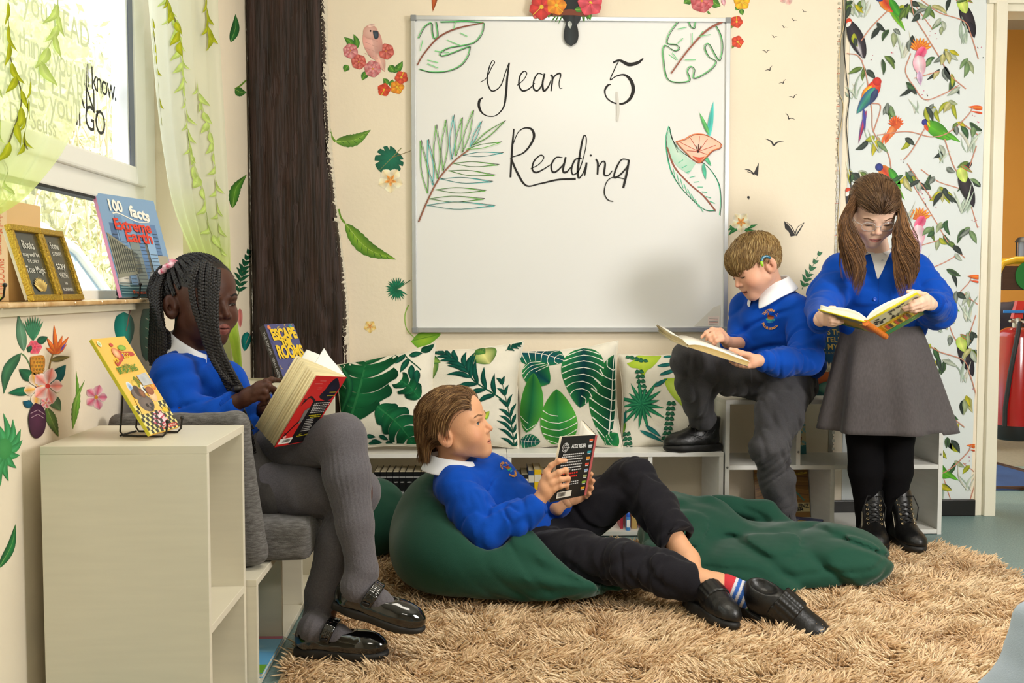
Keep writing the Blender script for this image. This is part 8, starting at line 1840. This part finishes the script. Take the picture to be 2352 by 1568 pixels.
def fan(D, c, st, r, n, a0, a1, cm='#15805a', ce='#0f6044'):
 for k, a in enumerate(np.linspace(a0, a1, n)): D.leaf(c, (c[0] + r * (1 - .12 * (k % 2)) * math.cos(a), c[1] + r * math.sin(a)), 5, cm, ce, n=7)
 D.line([c, st], 1.6, '#3a6a3a')
sticker('small green fan palm left of the whiteboard', lambda D: fan(D, (912,664),(943,643), 28, 22, .5, 5.6))
sticker('small yellow frangipani low on the wall between the post and the whiteboard', lambda D: fran(D, (850,750), 15, '#f2dca6', '#f0c86a'))
sticker('lime climbing leaf on a long stem under the lower left corner of the whiteboard', lambda D: (D.line([(938,700),(930,725),(934,755),(952,776)], [3, 2], '#9ac05a'), D.shape([(944,784),(962,765),(985,764),(1012,766),(994,785),(968,800),(956,796)], '#a8cf3a', '#6fae2e', n=40), D.line([(948,782),(1008,768)], 1.4, '#5f9a2a')))
sticker('orange bird tail feathers at the top edge, above the left of the whiteboard', lambda D: (D.leaf((1002,-30),(994,27), 14, '#c8602a', '#8a3a1a'), D.leaf((1000,0),(1016,-6), 4, '#4a5a3a')))
def toucan(D):
 D.leaf((1306,-60),(1312,60), 66, '#20262a', '#0e1114', tip=.6); D.leaf((1312,20),(1312,106), 34, '#2a3236', '#15191c', tip=.45, peak=.7); D.leaf((1330,30),(1322,60), 14, '#262a30'); D.leaf((1308,48),(1310,66), 10, '#b8bcb8')
 for x0, x1, y1 in ((1278,1266,50),(1284,1274,52),(1292,1282,56),(1338,1340,50),(1342,1342,52),(1346,1352,47)): D.leaf((x0, 34), (x1, y1), 3, '#3f7a2a')
 D.line([(1270,32),(1310,28),(1352,34)], [9, 14, 9], '#7a3a24')
 for a, b, w in (((1252,10),(1240,34),16),((1258,20),(1262,40),14),((1245,25),(1262,28),12),((1320,22),(1346,16),14),((1354,30),(1357,45),10),((1256,0),(1262,15),14)): lf(D, a, b, w)
 hib(D, (1244,16), 30, '#d8403a', '#b82a2a', 2.8); hib(D, (1278,12), 24, '#f0a02a', '#e0781e', 1.2); hib(D, (1356,8), 30, '#e05a6a', '#c83a4a', .8); hib(D, (1234,30), 14, '#e06a6a', '#c84a4a', 2)
sticker('black toucan\'s tail on a flowery branch overlapping the whiteboard\'s top edge', toucan, pix_map(1, YB - .0285, -1))
sticker('large pink camellia with leaves at the top edge, above the whiteboard\'s right corner', lambda D: (lf(D, (1590,0),(1570,8), 18), lf(D, (1635,0),(1655,14), 22), lf(D, (1625,25),(1632,33), 5), cam(D, (1612,2), 28, '#b8404a', '#d87a80'), D.leaf((1660,-4),(1664,14), 10, '#e8c8d0', '#d87a8a')))
sticker('yellow hibiscus at the top edge, right of the whiteboard', lambda D: (lf(D, (1698,16),(1690,24), 12), lf(D, (1704,20),(1706,35), 12), lf(D, (1700,12),(1688,13), 8), hib(D, (1704,4), 20, '#f0c41e', '#e0981e', .9)))
for lb, c, s_ in (('upper of two small red hibiscus right of the whiteboard\'s top corner', (1692,50), -1), ('lower of two small red hibiscus right of the whiteboard\'s top corner', (1694,96), 1)):
 sticker(lb, lambda D: (lf(D, (c[0] - 4, c[1] + 4), (c[0] - 13, c[1] + 16), 7, '#8a9a3a'), hib(D, c, 15, '#e0502f', '#c83a28', 1.2 * s_)))
sticker('faint pink blossom at the top edge, above the black birds', lambda D: D.flower((1808,-8), 20, 5, '#e8a8a0', '#e8ccc0', '#d88a80'))
BW = '#1e1a1a'
pos = [(1847,26,6,-.5,'smallest and topmost of the black flying birds'),(1823,46,7,-.4,'second black bird from the top of the flight'),(1801,62,7,-.4,'third black bird from the top of the flight'),(1778,84,7,-.3,'fourth black bird from the top of the flight'),(1760,118,9,.05,'fifth black bird from the top, its wings level'),(1767,159,10,.6,'sixth black bird from the top, tilted right'),(1798,189,9,.55,'seventh black bird from the top, tilted right'),(1822,222,10,.3,'eighth black bird from the top of the flight'),(1813,270,13,-.6,'ninth black bird from the top, tilted left'),(1778,328,21,-.15,'largest plain black bird, right of the drawn flower')]
for x, y, s_, a, lb in pos:
 def bird(D):
  for sd in (-1, 1):
   c_, n_ = math.cos(-a), math.sin(-a); rt = lambda u, v: (x + u * c_ - v * n_, y + u * n_ + v * c_); D.line([rt(0, s_ * .3), rt(sd * s_ * .35, -s_ * .12), rt(sd * s_, -s_ * .30)], [s_ * .20, s_ * .16, .6], BW)
 sticker(lb, bird, grp='flight of black bird stickers')
sticker('black bird shaped like an opening book, under the flight of birds', lambda D: (D.shape([(1731,398),(1743,373),(1741,404),(1736,402)], BW), D.line([(1711,389),(1722,391),(1733,400)], [1, 3, 2], BW), D.line([(1716,394),(1726,397),(1733,402)], [.8, 2, 2], BW)), grp='flight of black bird stickers')
sticker('tiny black comma shaped sticker under the book shaped bird', lambda D: (D.disc((1719,453), 3, BW), D.line([(1721,453),(1720,459)], [2, .6], BW)), grp='flight of black bird stickers')
sticker('black open book sticker above the sitting boy\'s shoulder', lambda D: (D.shape([(1801,507),(1814,520),(1825,537),(1826,541),(1816,543),(1812,533),(1803,524)], BW), D.line([(1826,540),(1832,522),(1847,511)], [2, 1.4, 1], BW), D.line([(1828,541),(1838,526),(1847,511)], [3, 3, 1], BW), D.line([(1805,509),(1818,520),(1827,538)], [1, 1.6, 1.6], BW)), grp='flight of black bird stickers')
sticker('white frangipani with green leaves above the sitting boy\'s hair', lambda D: ([lf(D, a, b, 9, '#2f8a4a', '#1f6a3a') for a, b in (((1700,520),(1670,530)),((1700,522),(1672,541)),((1706,520),(1740,515)),((1705,524),(1742,531)),((1695,518),(1675,520)))], fran(D, (1702,510), 24, '#f6f0de', '#f4e2b0')))
def twig(D, pts, n, ln, w, cm='#2f7a4a', ce='#1f5a3a'):
 D.frond(pts, n, ln, w, cm, ce, stem='#5a7a5a', sw=2, ang=.9, tipf=.6)
sticker('leafy green twig on the wall between the sitting boy and the standing girl', lambda D: twig(D, [(1842,664),(1856,632),(1882,582)], 6, 20, 7))
LG_ = 'plant and bird stickers on the walls'
for lb, dr in (('narrow green leaf high on the wall between the curtain and the post', lambda D: lf(D, (530,97),(541,32), 20, '#2f7a3a', '#1f5a2a')),
 ('small curled leaf on the wall left of the post, below the narrow leaf', lambda D: curled(D, (540,205),(566,212), 22, (566,184), '#4f8a3a', '#2f6a2a', 4)),
 ('jagged green leaf on the wall left of the post, beside the curtain', lambda D: D.leaf((534,478),(567,400), 26, '#5f9a2a', '#2f6a2a', bend=-.12, jag=.15, n=20, vein='#9ac06a')),
 ('dark green fern frond on the wall left of the post, above the girl\'s head', lambda D: D.frond([(548,676),(556,630),(572,578)], 8, 26, 8, '#15603f', '#0f4a30', stem='#6a7a4a', sw=2, ang=1.0)),
 ('small pink blossom on the wall by the post, beside the girl\'s face', lambda D: D.leaf((551,708),(552,752), 12, '#d8605a', '#e8a8a0', tip=.6)),
 ('teal leaf on the wall by the post, beside the blue paperback', lambda D: (D.leaf((568,762),(562,806), 22, '#158a80', '#0f5f58', tip=.7), D.line([(577,762),(564,790)], 1.5, '#a8907a'))),
 ('teal banana leaf under the windowsill, behind the yellow book', lambda D: (D.leaf((284,716),(288,800), 46, '#17907f', '#0f6a5f', tip=.55), D.line([(301,702),(290,760)], [3, 2], '#8a5a4a'))),
 ('dark teal leaf behind the braids of the seated girl', lambda D: (D.leaf((345,695),(336,830), 40, '#106a5a', '#0b4a40', tip=.5), [D.line([(334, 730 + 22 * k), (344, 736 + 22 * k)], 1.6, '#c8d0c0') for k in range(4)])),
 ('green monstera leaf at the left edge of the picture, beside the near tower', lambda D: ([D.leaf((12,1040),(p[0], p[1]), 17, '#4aa86a', '#2f8a4a', bend=.1, n=10) for p in ((8,948),(30,962),(48,985),(52,1010),(-20,960),(46,1045),(38,1075),(20,1105),(2,1116),(-20,1100))], D.disc((10,1030), 18, '#4aa05a', '#3a944f', ry=24))),
 ('narrow dark green leaf low at the left edge of the picture', lambda D: lf(D, (-4,1306),(36,1203), 20, '#2f8a4a', '#1f5a34')),
 ('pink blossom under the windowsill, left of the yellow book', lambda D: (D.flower((221,912), 26, 5, '#d85a7a', '#ecc0c4', '#d8922a', wid=.8, sy=1.15))),
 ('pair of thin seaweed-like green strands under the windowsill', lambda D: (D.leaf((167,985),(175,850), 13, '#7ab03a', '#5a8a2e', bend=.06, jag=.25, n=22), D.leaf((168,985),(195,872), 12, '#8ab04a', '#5a8a2e', bend=-.08, jag=.25, n=22)))):
 sticker(lb, dr, LEFTW)
def bouquet(D):
 z = lambda x, y: (x / 2.45, 680 + y / 2.45); L = lambda a, b, w, c, e=None, **k: D.leaf(z(*a), z(*b), w / 2.45, c, e, **k)
 L((135,310),(102,100), 56, '#6a9a7a', '#4f7f62', vein='#8ab09a'); L((118,320),(22,550), 62, '#3f7a52', '#2f5f44', bend=.12); D.line([z(118,320), z(150,350), z(190,440)], 2.5, '#5f8a5a')
 for a in np.linspace(-2.3, -.9, 9): L((188,250),(188 + 90 * math.cos(a), 250 + 140 * abs(math.sin(a)) * -1), 16, '#4f9a72', '#2f7a52')
 L((210,260),(270,228), 44, '#2a6a4a', '#1a4a34'); L((180,300),(152,290), 40, '#1f5a3f'); L((190,470),(108,410), 66, '#2a7048', '#1a5034'); L((180,530),(44,545), 50, '#1f7a52', '#15583c'); L((185,600),(130,590), 46, '#0f5f7a', '#0b4a60', bend=-.2); L((290,490),(372,385), 72, '#12605a', '#0d4a42'); L((285,560),(345,645), 64, '#6a8a5a', '#4f7048')
 D.shape([z(172,340), z(245,335), z(252,400), z(232,440), z(190,440), z(172,400)], '#e8a83a', '#c8822a', n=40)
 for i in range(5):
  for j in range(4): L((182 + 18 * j + 8 * (i % 2), 345 + 20 * i), (186 + 18 * j + 8 * (i % 2), 360 + 20 * i), 12, '#c8641e', '#7a8a3a')
 D.flower(z(196, 286), 17, 6, '#e8506a', '#e87a8a', '#d83a5a', wid=1.0)
 D.line([z(275,430), z(285,370), z(300,320)], 3, '#9a7a3a'); L((285,360),(395,340), 32, '#8a7a3a', '#5f5a2a')
 for a, l in ((-2.6, 70), (-2.1, 110), (-1.65, 165), (-1.25, 110), (-.95, 120), (-.75, 80)): L((318,325),(318 + l * math.cos(a), 325 + l * math.sin(a)), 24, '#e8842a', '#d8522a')
 L((340,310),(372,260), 12, '#7a5ab0', '#5a3a90')
 D.flower(z(215, 520), 34, 5, '#f0b03a', '#efe6d8', '#d8622a', wid=.8, rot=.5, sy=1.2); D.flower(z(268, 505), 35, 5, '#e87a6a', '#f0dcd6', '#d8402a', wid=.85, sy=1.25); D.flower(z(258, 600), 13, 5, '#e0606a', '#f0dcd6', '#d8922a')
 D.shape([z(200,600), z(240,620), z(260,680), z(250,760), z(210,800), z(175,770), z(162,690), z(175,630)], '#5a2a4a', '#3f1a34', n=50)
 for k in range(6): D.line([z(212, 640 + 24 * k), z(172 + 3 * k, 660 + 24 * k)], 1.5, '#b89aa8'); D.line([z(214, 640 + 24 * k), z(252 - 2 * k, 665 + 22 * k)], 1.5, '#b89aa8')
 L((262,625),(330,790), 62, '#6a8a3a', '#4a6a2a', vein='#a8b86a', jag=.12, n=20)
sticker('tall bouquet with a pineapple and frangipani flowers under the windowsill', bouquet, LEFTW)

# ------------------------------------------------------------------ LED strip and cables beside the wallpaper
le = empty('led_strip', (px_x(1924), YB - .003, 1.6), 'pale LED light strip running down the wall beside the wallpaper', 'light strip'); zt, zb = P(0, -80, YB).z, P(0, 1050, YB).z
MB().prism([(px_x(1908) , zb), (px_x(1918), zb), (px_x(1934), zt), (px_x(1924), zt)], YB - .003, YB - .0003, axis=1, M=Matrix.Translation(-le.location)).build('tape', mat('pale_silicone', '#8f8b7c', .4, coat=.2), le)
D = Deco(.00003, 6)
for k in range(60):
 y = -70 + k * 18.6; x = 1929.5 - (y + 80) * .01416 * 1.0; D.quad([(x - 3, y), (x + 3, y), (x + 3, y + 6), (x - 3, y + 6)], '#c4bfae', 2); D.disc((x, y + 12), 1.4, '#8a7a70', n=7)
 if k % 4 == 0: D.quad([(x - 4, y + 15), (x + 4, y + 15), (x + 4, y + 16.5), (x - 4, y + 16.5)], '#c87a60', 2)
D.build('led_chip', INK, shift_map(pix_map(1, YB - .0032, -1), le.location), le)
def cable(lb, pts, r, m, Y=YB - .006): tag(MB().tube([P(x, y, Y) for x, y in Deco().curve(pts, 40)], r, 6).build('cable', m, None, True), lb, 'cable', 'cables beside the wallpaper')
cable('thin black cable hanging down the left edge of the wallpaper', [(1944,-60),(1943,40),(1938,95),(1946,190),(1951,225),(1944,285),(1949,350),(1955,440),(1950,560),(1946,700)], .0016, mat('black_rubber'))
cable('thin cream cable hanging beside the LED strip', [(1932,-60),(1939,45),(1930,100),(1926,200),(1937,240),(1932,290),(1925,340),(1930,420),(1924,520),(1928,700)], .0014, mat('cream_cable', '#d9c49a', .6))

# ------------------------------------------------------------------ sheer curtains
def sheer(name, top, low):
 m = bpy.data.materials.new(name); m.use_nodes = True; n = m.node_tree; n.nodes.remove(n.nodes['Principled BSDF']); N = n.nodes.new; L = n.links.new
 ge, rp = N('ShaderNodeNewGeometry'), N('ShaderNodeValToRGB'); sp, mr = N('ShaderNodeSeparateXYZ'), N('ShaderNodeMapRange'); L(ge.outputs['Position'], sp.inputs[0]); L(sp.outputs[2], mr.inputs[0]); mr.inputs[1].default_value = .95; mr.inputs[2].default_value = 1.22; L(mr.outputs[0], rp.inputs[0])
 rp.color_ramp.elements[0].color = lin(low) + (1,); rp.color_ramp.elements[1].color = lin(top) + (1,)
 t, tl, d, a, b = N('ShaderNodeBsdfTransparent'), N('ShaderNodeBsdfTranslucent'), N('ShaderNodeBsdfDiffuse'), N('ShaderNodeMixShader'), N('ShaderNodeMixShader'); L(rp.outputs[0], tl.inputs[0]); L(rp.outputs[0], d.inputs[0]); t.inputs[0].default_value = (.96, 1, .9, 1)
 a.inputs[0].default_value = .5; L(tl.outputs[0], a.inputs[1]); L(d.outputs[0], a.inputs[2]); b.inputs[0].default_value = .68; L(t.outputs[0], b.inputs[1]); L(a.outputs[0], b.inputs[2]); L(b.outputs[0], n.nodes['Material Output'].inputs[0]); return m
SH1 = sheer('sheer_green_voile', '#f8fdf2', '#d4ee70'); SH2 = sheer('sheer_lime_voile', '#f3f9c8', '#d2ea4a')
def curtain(label, Lp, Rp, X, nf, amp, leaves, ny=60, ns=70, ph=0.0, SH1=SH1):
 Lc, Rc = Deco().curve(Lp, ny), Deco().curve(Rp, ny); g = np.linspace(0, 1, ns)
 def pos(s, t, off=0.0):
  k = t * (ny - 1); p = np.stack([np.interp(k, np.arange(ny), Lc[:, i]) * (1 - s) + np.interp(k, np.arange(ny), Rc[:, i]) * s for i in (0, 1)], 1); xx = X + amp * np.sin(2 * PI * nf * s + 2.2 * np.sin(2.3 * t + ph) + ph) * (.6 + .4 * t) + off
  RM = np.array(CAMROT); d = np.stack([(p[:, 0] - 1176) / F, -(p[:, 1] - 784) / F, -np.ones(len(p))], 1) @ RM.T; q = np.array([0, 0, CAM_Z]) + d * (X / d[:, 0])[:, None]; q[:, 0] = xx; return q
 def uv(x, y):
  t = np.interp(y, np.maximum.accumulate(Lc[:, 1] * .5 + Rc[:, 1] * .5), np.linspace(0, 1, ny)); k = t * (ny - 1); lx, rx = np.interp(k, np.arange(ny), Lc[:, 0]), np.interp(k, np.arange(ny), Rc[:, 0]); return np.clip((x - lx) / (rx - lx), .01, .99), t
 S, T_ = [a.ravel() for a in np.meshgrid(g, np.linspace(0, 1, ny), indexing='ij')]; i = np.arange(ns * ny).reshape(ns, ny); Q = np.stack([i[:-1, :-1], i[1:, :-1], i[1:, 1:], i[:-1, 1:]], -1).reshape(-1, 4); V = pos(S, T_)
 c = empty('curtain', V.mean(0), label, 'curtain', 'sheer green curtains at the window'); o = V.mean(0); link('voile', mesh_np(V - o, Q), SH1, c); D = Deco(.0001, 20); leaves(D); D.build('leaf_print', mat('curtain_leaf_print', rough=.9, spec=.05, attr='Col'), lambda u, v, z: pos(*uv(u, v), .004 + z) - o, c)
 pts = np.stack([pos(g, np.full(ns, 1.0))], 0)[0] - o; MB().tube([Vector(x) for x in pts], .0025, 5).build('hem', SH1, c, True)
def vine(D, pts, n, r, ln=46, w=11, pale=False):
 c = D.curve(pts, 50); D.line(pts, 2.2, '#b9c48a' if pale else '#6a6a44', n=50)
 for k in range(n):
  p = c[int((k + .5) / n * 49)]; s_ = 1 if k % 2 else -1; a = r.uniform(1.0, 1.35); L_ = ln * r.uniform(.75, 1.1); D.leaf(p, p + np.array([s_ * L_ * math.cos(a), L_ * math.sin(a)]), w * r.uniform(.8, 1.1), *(('#c3d680', '#aec862') if pale else ('#b4b82c', '#94a022')), bend=s_ * .12, n=8)
r1 = random.Random(3)
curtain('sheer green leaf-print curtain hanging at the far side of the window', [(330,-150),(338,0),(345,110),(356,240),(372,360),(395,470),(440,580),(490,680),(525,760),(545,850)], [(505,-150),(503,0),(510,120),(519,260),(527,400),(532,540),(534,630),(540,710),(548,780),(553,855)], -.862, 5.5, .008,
 lambda D: (vine(D, [(380,-20),(405,80),(415,180),(430,300),(455,420),(492,540)], 26, r1, 44, 11, True), vine(D, [(378,-30),(396,40),(408,110)], 6, r1, 48, 12), vine(D, [(468,-20),(474,40),(486,90)], 5, r1, 46, 12), vine(D, [(337,0),(346,90),(360,180),(372,300)], 9, r1, 34, 9), vine(D, [(450,180),(475,300),(495,420),(505,560)], 16, r1, 38, 10, True)))
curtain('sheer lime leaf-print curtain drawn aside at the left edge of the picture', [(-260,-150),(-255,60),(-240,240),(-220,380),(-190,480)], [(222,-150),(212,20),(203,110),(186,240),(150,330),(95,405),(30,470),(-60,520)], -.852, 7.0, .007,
 lambda D: (vine(D, [(18,-20),(24,120),(40,220),(10,340)], 9, r1, 62, 12), vine(D, [(122,-20),(118,60),(84,150)], 6, r1, 60, 15, True), vine(D, [(60,160),(50,260),(60,330)], 5, r1, 46, 11), vine(D, [(-30,40),(-20,200),(10,420)], 8, r1, 56, 13, True)), ph=1.3, SH1=SH2)
rod = empty('curtain_rod', (-.86, 2.3, 2.16)); tag(rod, 'white curtain rod above the window', 'curtain rod'); MB().tube([(0, -1.2, 0), (0, 1.1, 0)], .01, 10).build('pole', PVC, rod, True)

# ------------------------------------------------------------------ through the doorway
Yx = 4.20; ex = empty('fire_extinguisher', (P(2332, 850, Yx).x, Yx, P(2300, 1008, Yx).z), 'red fire extinguisher with a black base hanging inside the doorway', 'fire extinguisher'); hz = P(2300, 758, Yx).z - ex.location.z
MB().lathe([(0, .060), (.079, .060), (.079, hz - .03), (.070, hz - .008), (.045, hz + .008), (.022, hz + .014), (0, hz + .014)], 36).build('cylinder', mat('red_enamel', '#a81414', .22, coat=.6), ex, True); MB().lathe([(0, 0), (.070, 0), (.078, .008), (.0805, .064), (0, .064)], 36).build('base', mat('black_plastic', '#161616', .5), ex, True)
b = MB().lathe([(0, hz + .01), (.017, hz + .01), (.017, hz + .05), (.012, hz + .055), (0, hz + .055)], 18); b.tube([(.0, 0, hz + .035), (.045, -.01, hz + .033)], .007, 8); b.tube([(0, 0, hz + .036), (-.04, -.02, hz + .040)], .006, 8); b.build('valve', mat('brushed_steel', '#b5b2a8', .35, metal=.8), ex, True)
MB().prism([(-.022, hz + .05), (.020, hz + .05), (.026, hz + .125), (-.004, hz + .125)], -.012, .012, axis=1).build('handle', mat('red_handle', '#c8281e', .35), ex); MB().box((-.075, -.035, hz + .074), (.022, -.028, hz + .086), .002).build('safety_tag', mat('blue_tag', '#1f7ac8', .4), ex)
MB().tube([(-.012, -.05, hz + .035), (-.035, -.078, hz - .01), (-.062, -.075, hz * .62), (-.075, -.066, hz * .30), (-.074, -.064, .065)], .0095, 10).build('hose', mat('black_rubber'), ex, True)
lab = MB()
for a0, a1 in ((-62, -40),): lab.prism([(0.0802 * math.cos(R(a)), .0802 * math.sin(R(a))) for a in np.linspace(a0, a1, 8)] + [(.0790 * math.cos(R(a)), .0790 * math.sin(R(a))) for a in np.linspace(a1, a0, 8)], .075, hz * .80, axis=2)
lab.build('label', mat('white_label'), ex); letters('lettering', [('CO WATER', .014, frame_mat((.0805 * math.cos(R(-51)), .0805 * math.sin(R(-51)), hz * .45), (0, 0, 1), (-math.sin(R(-51)) * -1, -math.cos(R(-51)), 0)), dict(width=.19))], mat('letter_red', '#a8201a', .5), ex)
MB().box((.075, -.012, hz * .75), (.19, .012, hz * .80)).build('bracket', mat('brushed_steel'), ex)
ct = empty('chair_trolley', (P(2360, 760, 5.5).x, 5.5, 0), 'yellow framed trolley with a brown board seen through the doorway', 'trolley'); zt = P(2300, 596, 5.5).z; xl = P(2288, 760, 5.5).x - ct.location.x
fr_ = lambda y: [(xl, y, .05), (xl, y, zt - .08), (xl + .03, y, zt - .02), (xl + .10, y, zt), (-xl - .0, y, zt), (-xl + .06, y, zt - .08), (-xl + .06, y, .05)]
b = MB(); b.tube(fr_(0), .018, 10); b.tube(fr_(.35), .018, 10); b.tube([(xl, 0, .5), (xl, .35, .5)], .014, 8); b.tube([(xl, 0, .08), (xl, .35, .08)], .014, 8); b.build('frame', mat('yellow_enamel', '#e0b01a', .35, coat=.3), ct, True)
MB().box((xl + .02, -.01, zt - .17), (-xl, .012, zt - .035), .004).build('board', mat('dark_brown_board', '#4a2f22', .5, var=.2, stretch=(1, 1, 8)), ct); MB().lathe([(0, 0), (.085, 0), (.085, .006), (0, .006)], 28, Matrix.Translation((-.0, -.012, zt - .09)) @ Matrix.Rotation(R(90), 4, 'X')).build('plate', mat('green_plastic', '#14803a', .4), ct, True)
bg = Blob(.012); bg.ell((P(2335, 720, 5.6).x, 5.68, .74), (.17, .12, .10), None, .03); bg.ell((P(2350, 800, 5.6).x, 5.68, .55), (.2, .14, .2), None, .05); bg.disp.append(cloth_noise(.02, 9)); V, Q = bg.mesh(); c_ = V.mean(0); tb = empty('bag', c_, 'dark purple bag stacked on the yellow trolley through the doorway', 'bag'); link('bag_body', mesh_np(V - c_, Q), mat('purple_black_cloth', '#2a2230', .7, var=.3), tb); MB().tube([(-.09, -.06, .15), (-.05, -.08, .22), (.03, -.08, .23), (.08, -.06, .16)], .007, 6).build('strap', mat('black_plastic'), tb, True)
ln = empty('lantern', (P(2350, 598, 5.55).x, 5.55, zt + .0), 'small black lantern standing on the yellow trolley through the doorway', 'lantern'); b = MB(); b.lathe([(0, 0), (.045, 0), (.045, .012), (0, .012)], 16); b.lathe([(0, .10), (.048, .10), (.03, .125), (0, .13)], 16)
for a in range(4): b.tube([(.04 * math.cos(a * 1.57), .04 * math.sin(a * 1.57), .01), (.04 * math.cos(a * 1.57), .04 * math.sin(a * 1.57), .10)], .004, 6)
b.build('cage', mat('black_plastic'), ln, True); MB().lathe([(0, .012), (.03, .012), (.03, .10), (0, .10)], 16).build('glass', mat('smoky_glass', '#8a93a8', .15, coat=.5), ln, True)
mp = [PZ(x, y, 0) for x, y in ((2262,1126),(2420,1126),(2420,1105),(2262,1062))]; mt = tag(MB().prism([(p.x, p.y) for p in mp], .0005, .008, axis=2).build('door_mat', mat('blue_mat', '#2f4f86', .95, bump=.3, bump_scale=200, var=.15)), 'blue mat with a brown edge lying beyond the doorway', 'mat')
MB().tube([(p.x, p.y, .009) for p in mp], .012, 6, closed=True).build('edging', mat('brown_edging', '#5a4032', .8), mt)
tag(MB().box((1.0, 5.0, -.002), (5, 7.49, .0006)).build('floor_corridor', mat('corridor_carpet', '#8d8778', .95, var=.1, var_scale=60)), None, kind='structure')
# something pale and close at the lower right edge
cl = Blob(.006); a_, b_ = P(2372, 1420, 1.12), P(2368, 1640, 1.12); cl.chain([v3(a_), v3(P(2392, 1520, 1.12)), v3(b_), v3((b_.x + .03, 1.12, .16)), v3((b_.x + .03, 1.12, .09))], [.020, .036, .055, .085, .088], .03); cl.disp.append(cloth_noise(.006, 18)); V, Q = cl.mesh(); c_ = V.mean(0); so = empty('sleeve', c_, 'pale blue draped cloth close to the camera at the lower right corner', 'cloth'); link('cloth', mesh_np(V - c_, Q), mat('pale_blue_cloth', '#b9c8dc', .9, weave=.2), so)

bpy.context.view_layer.update()
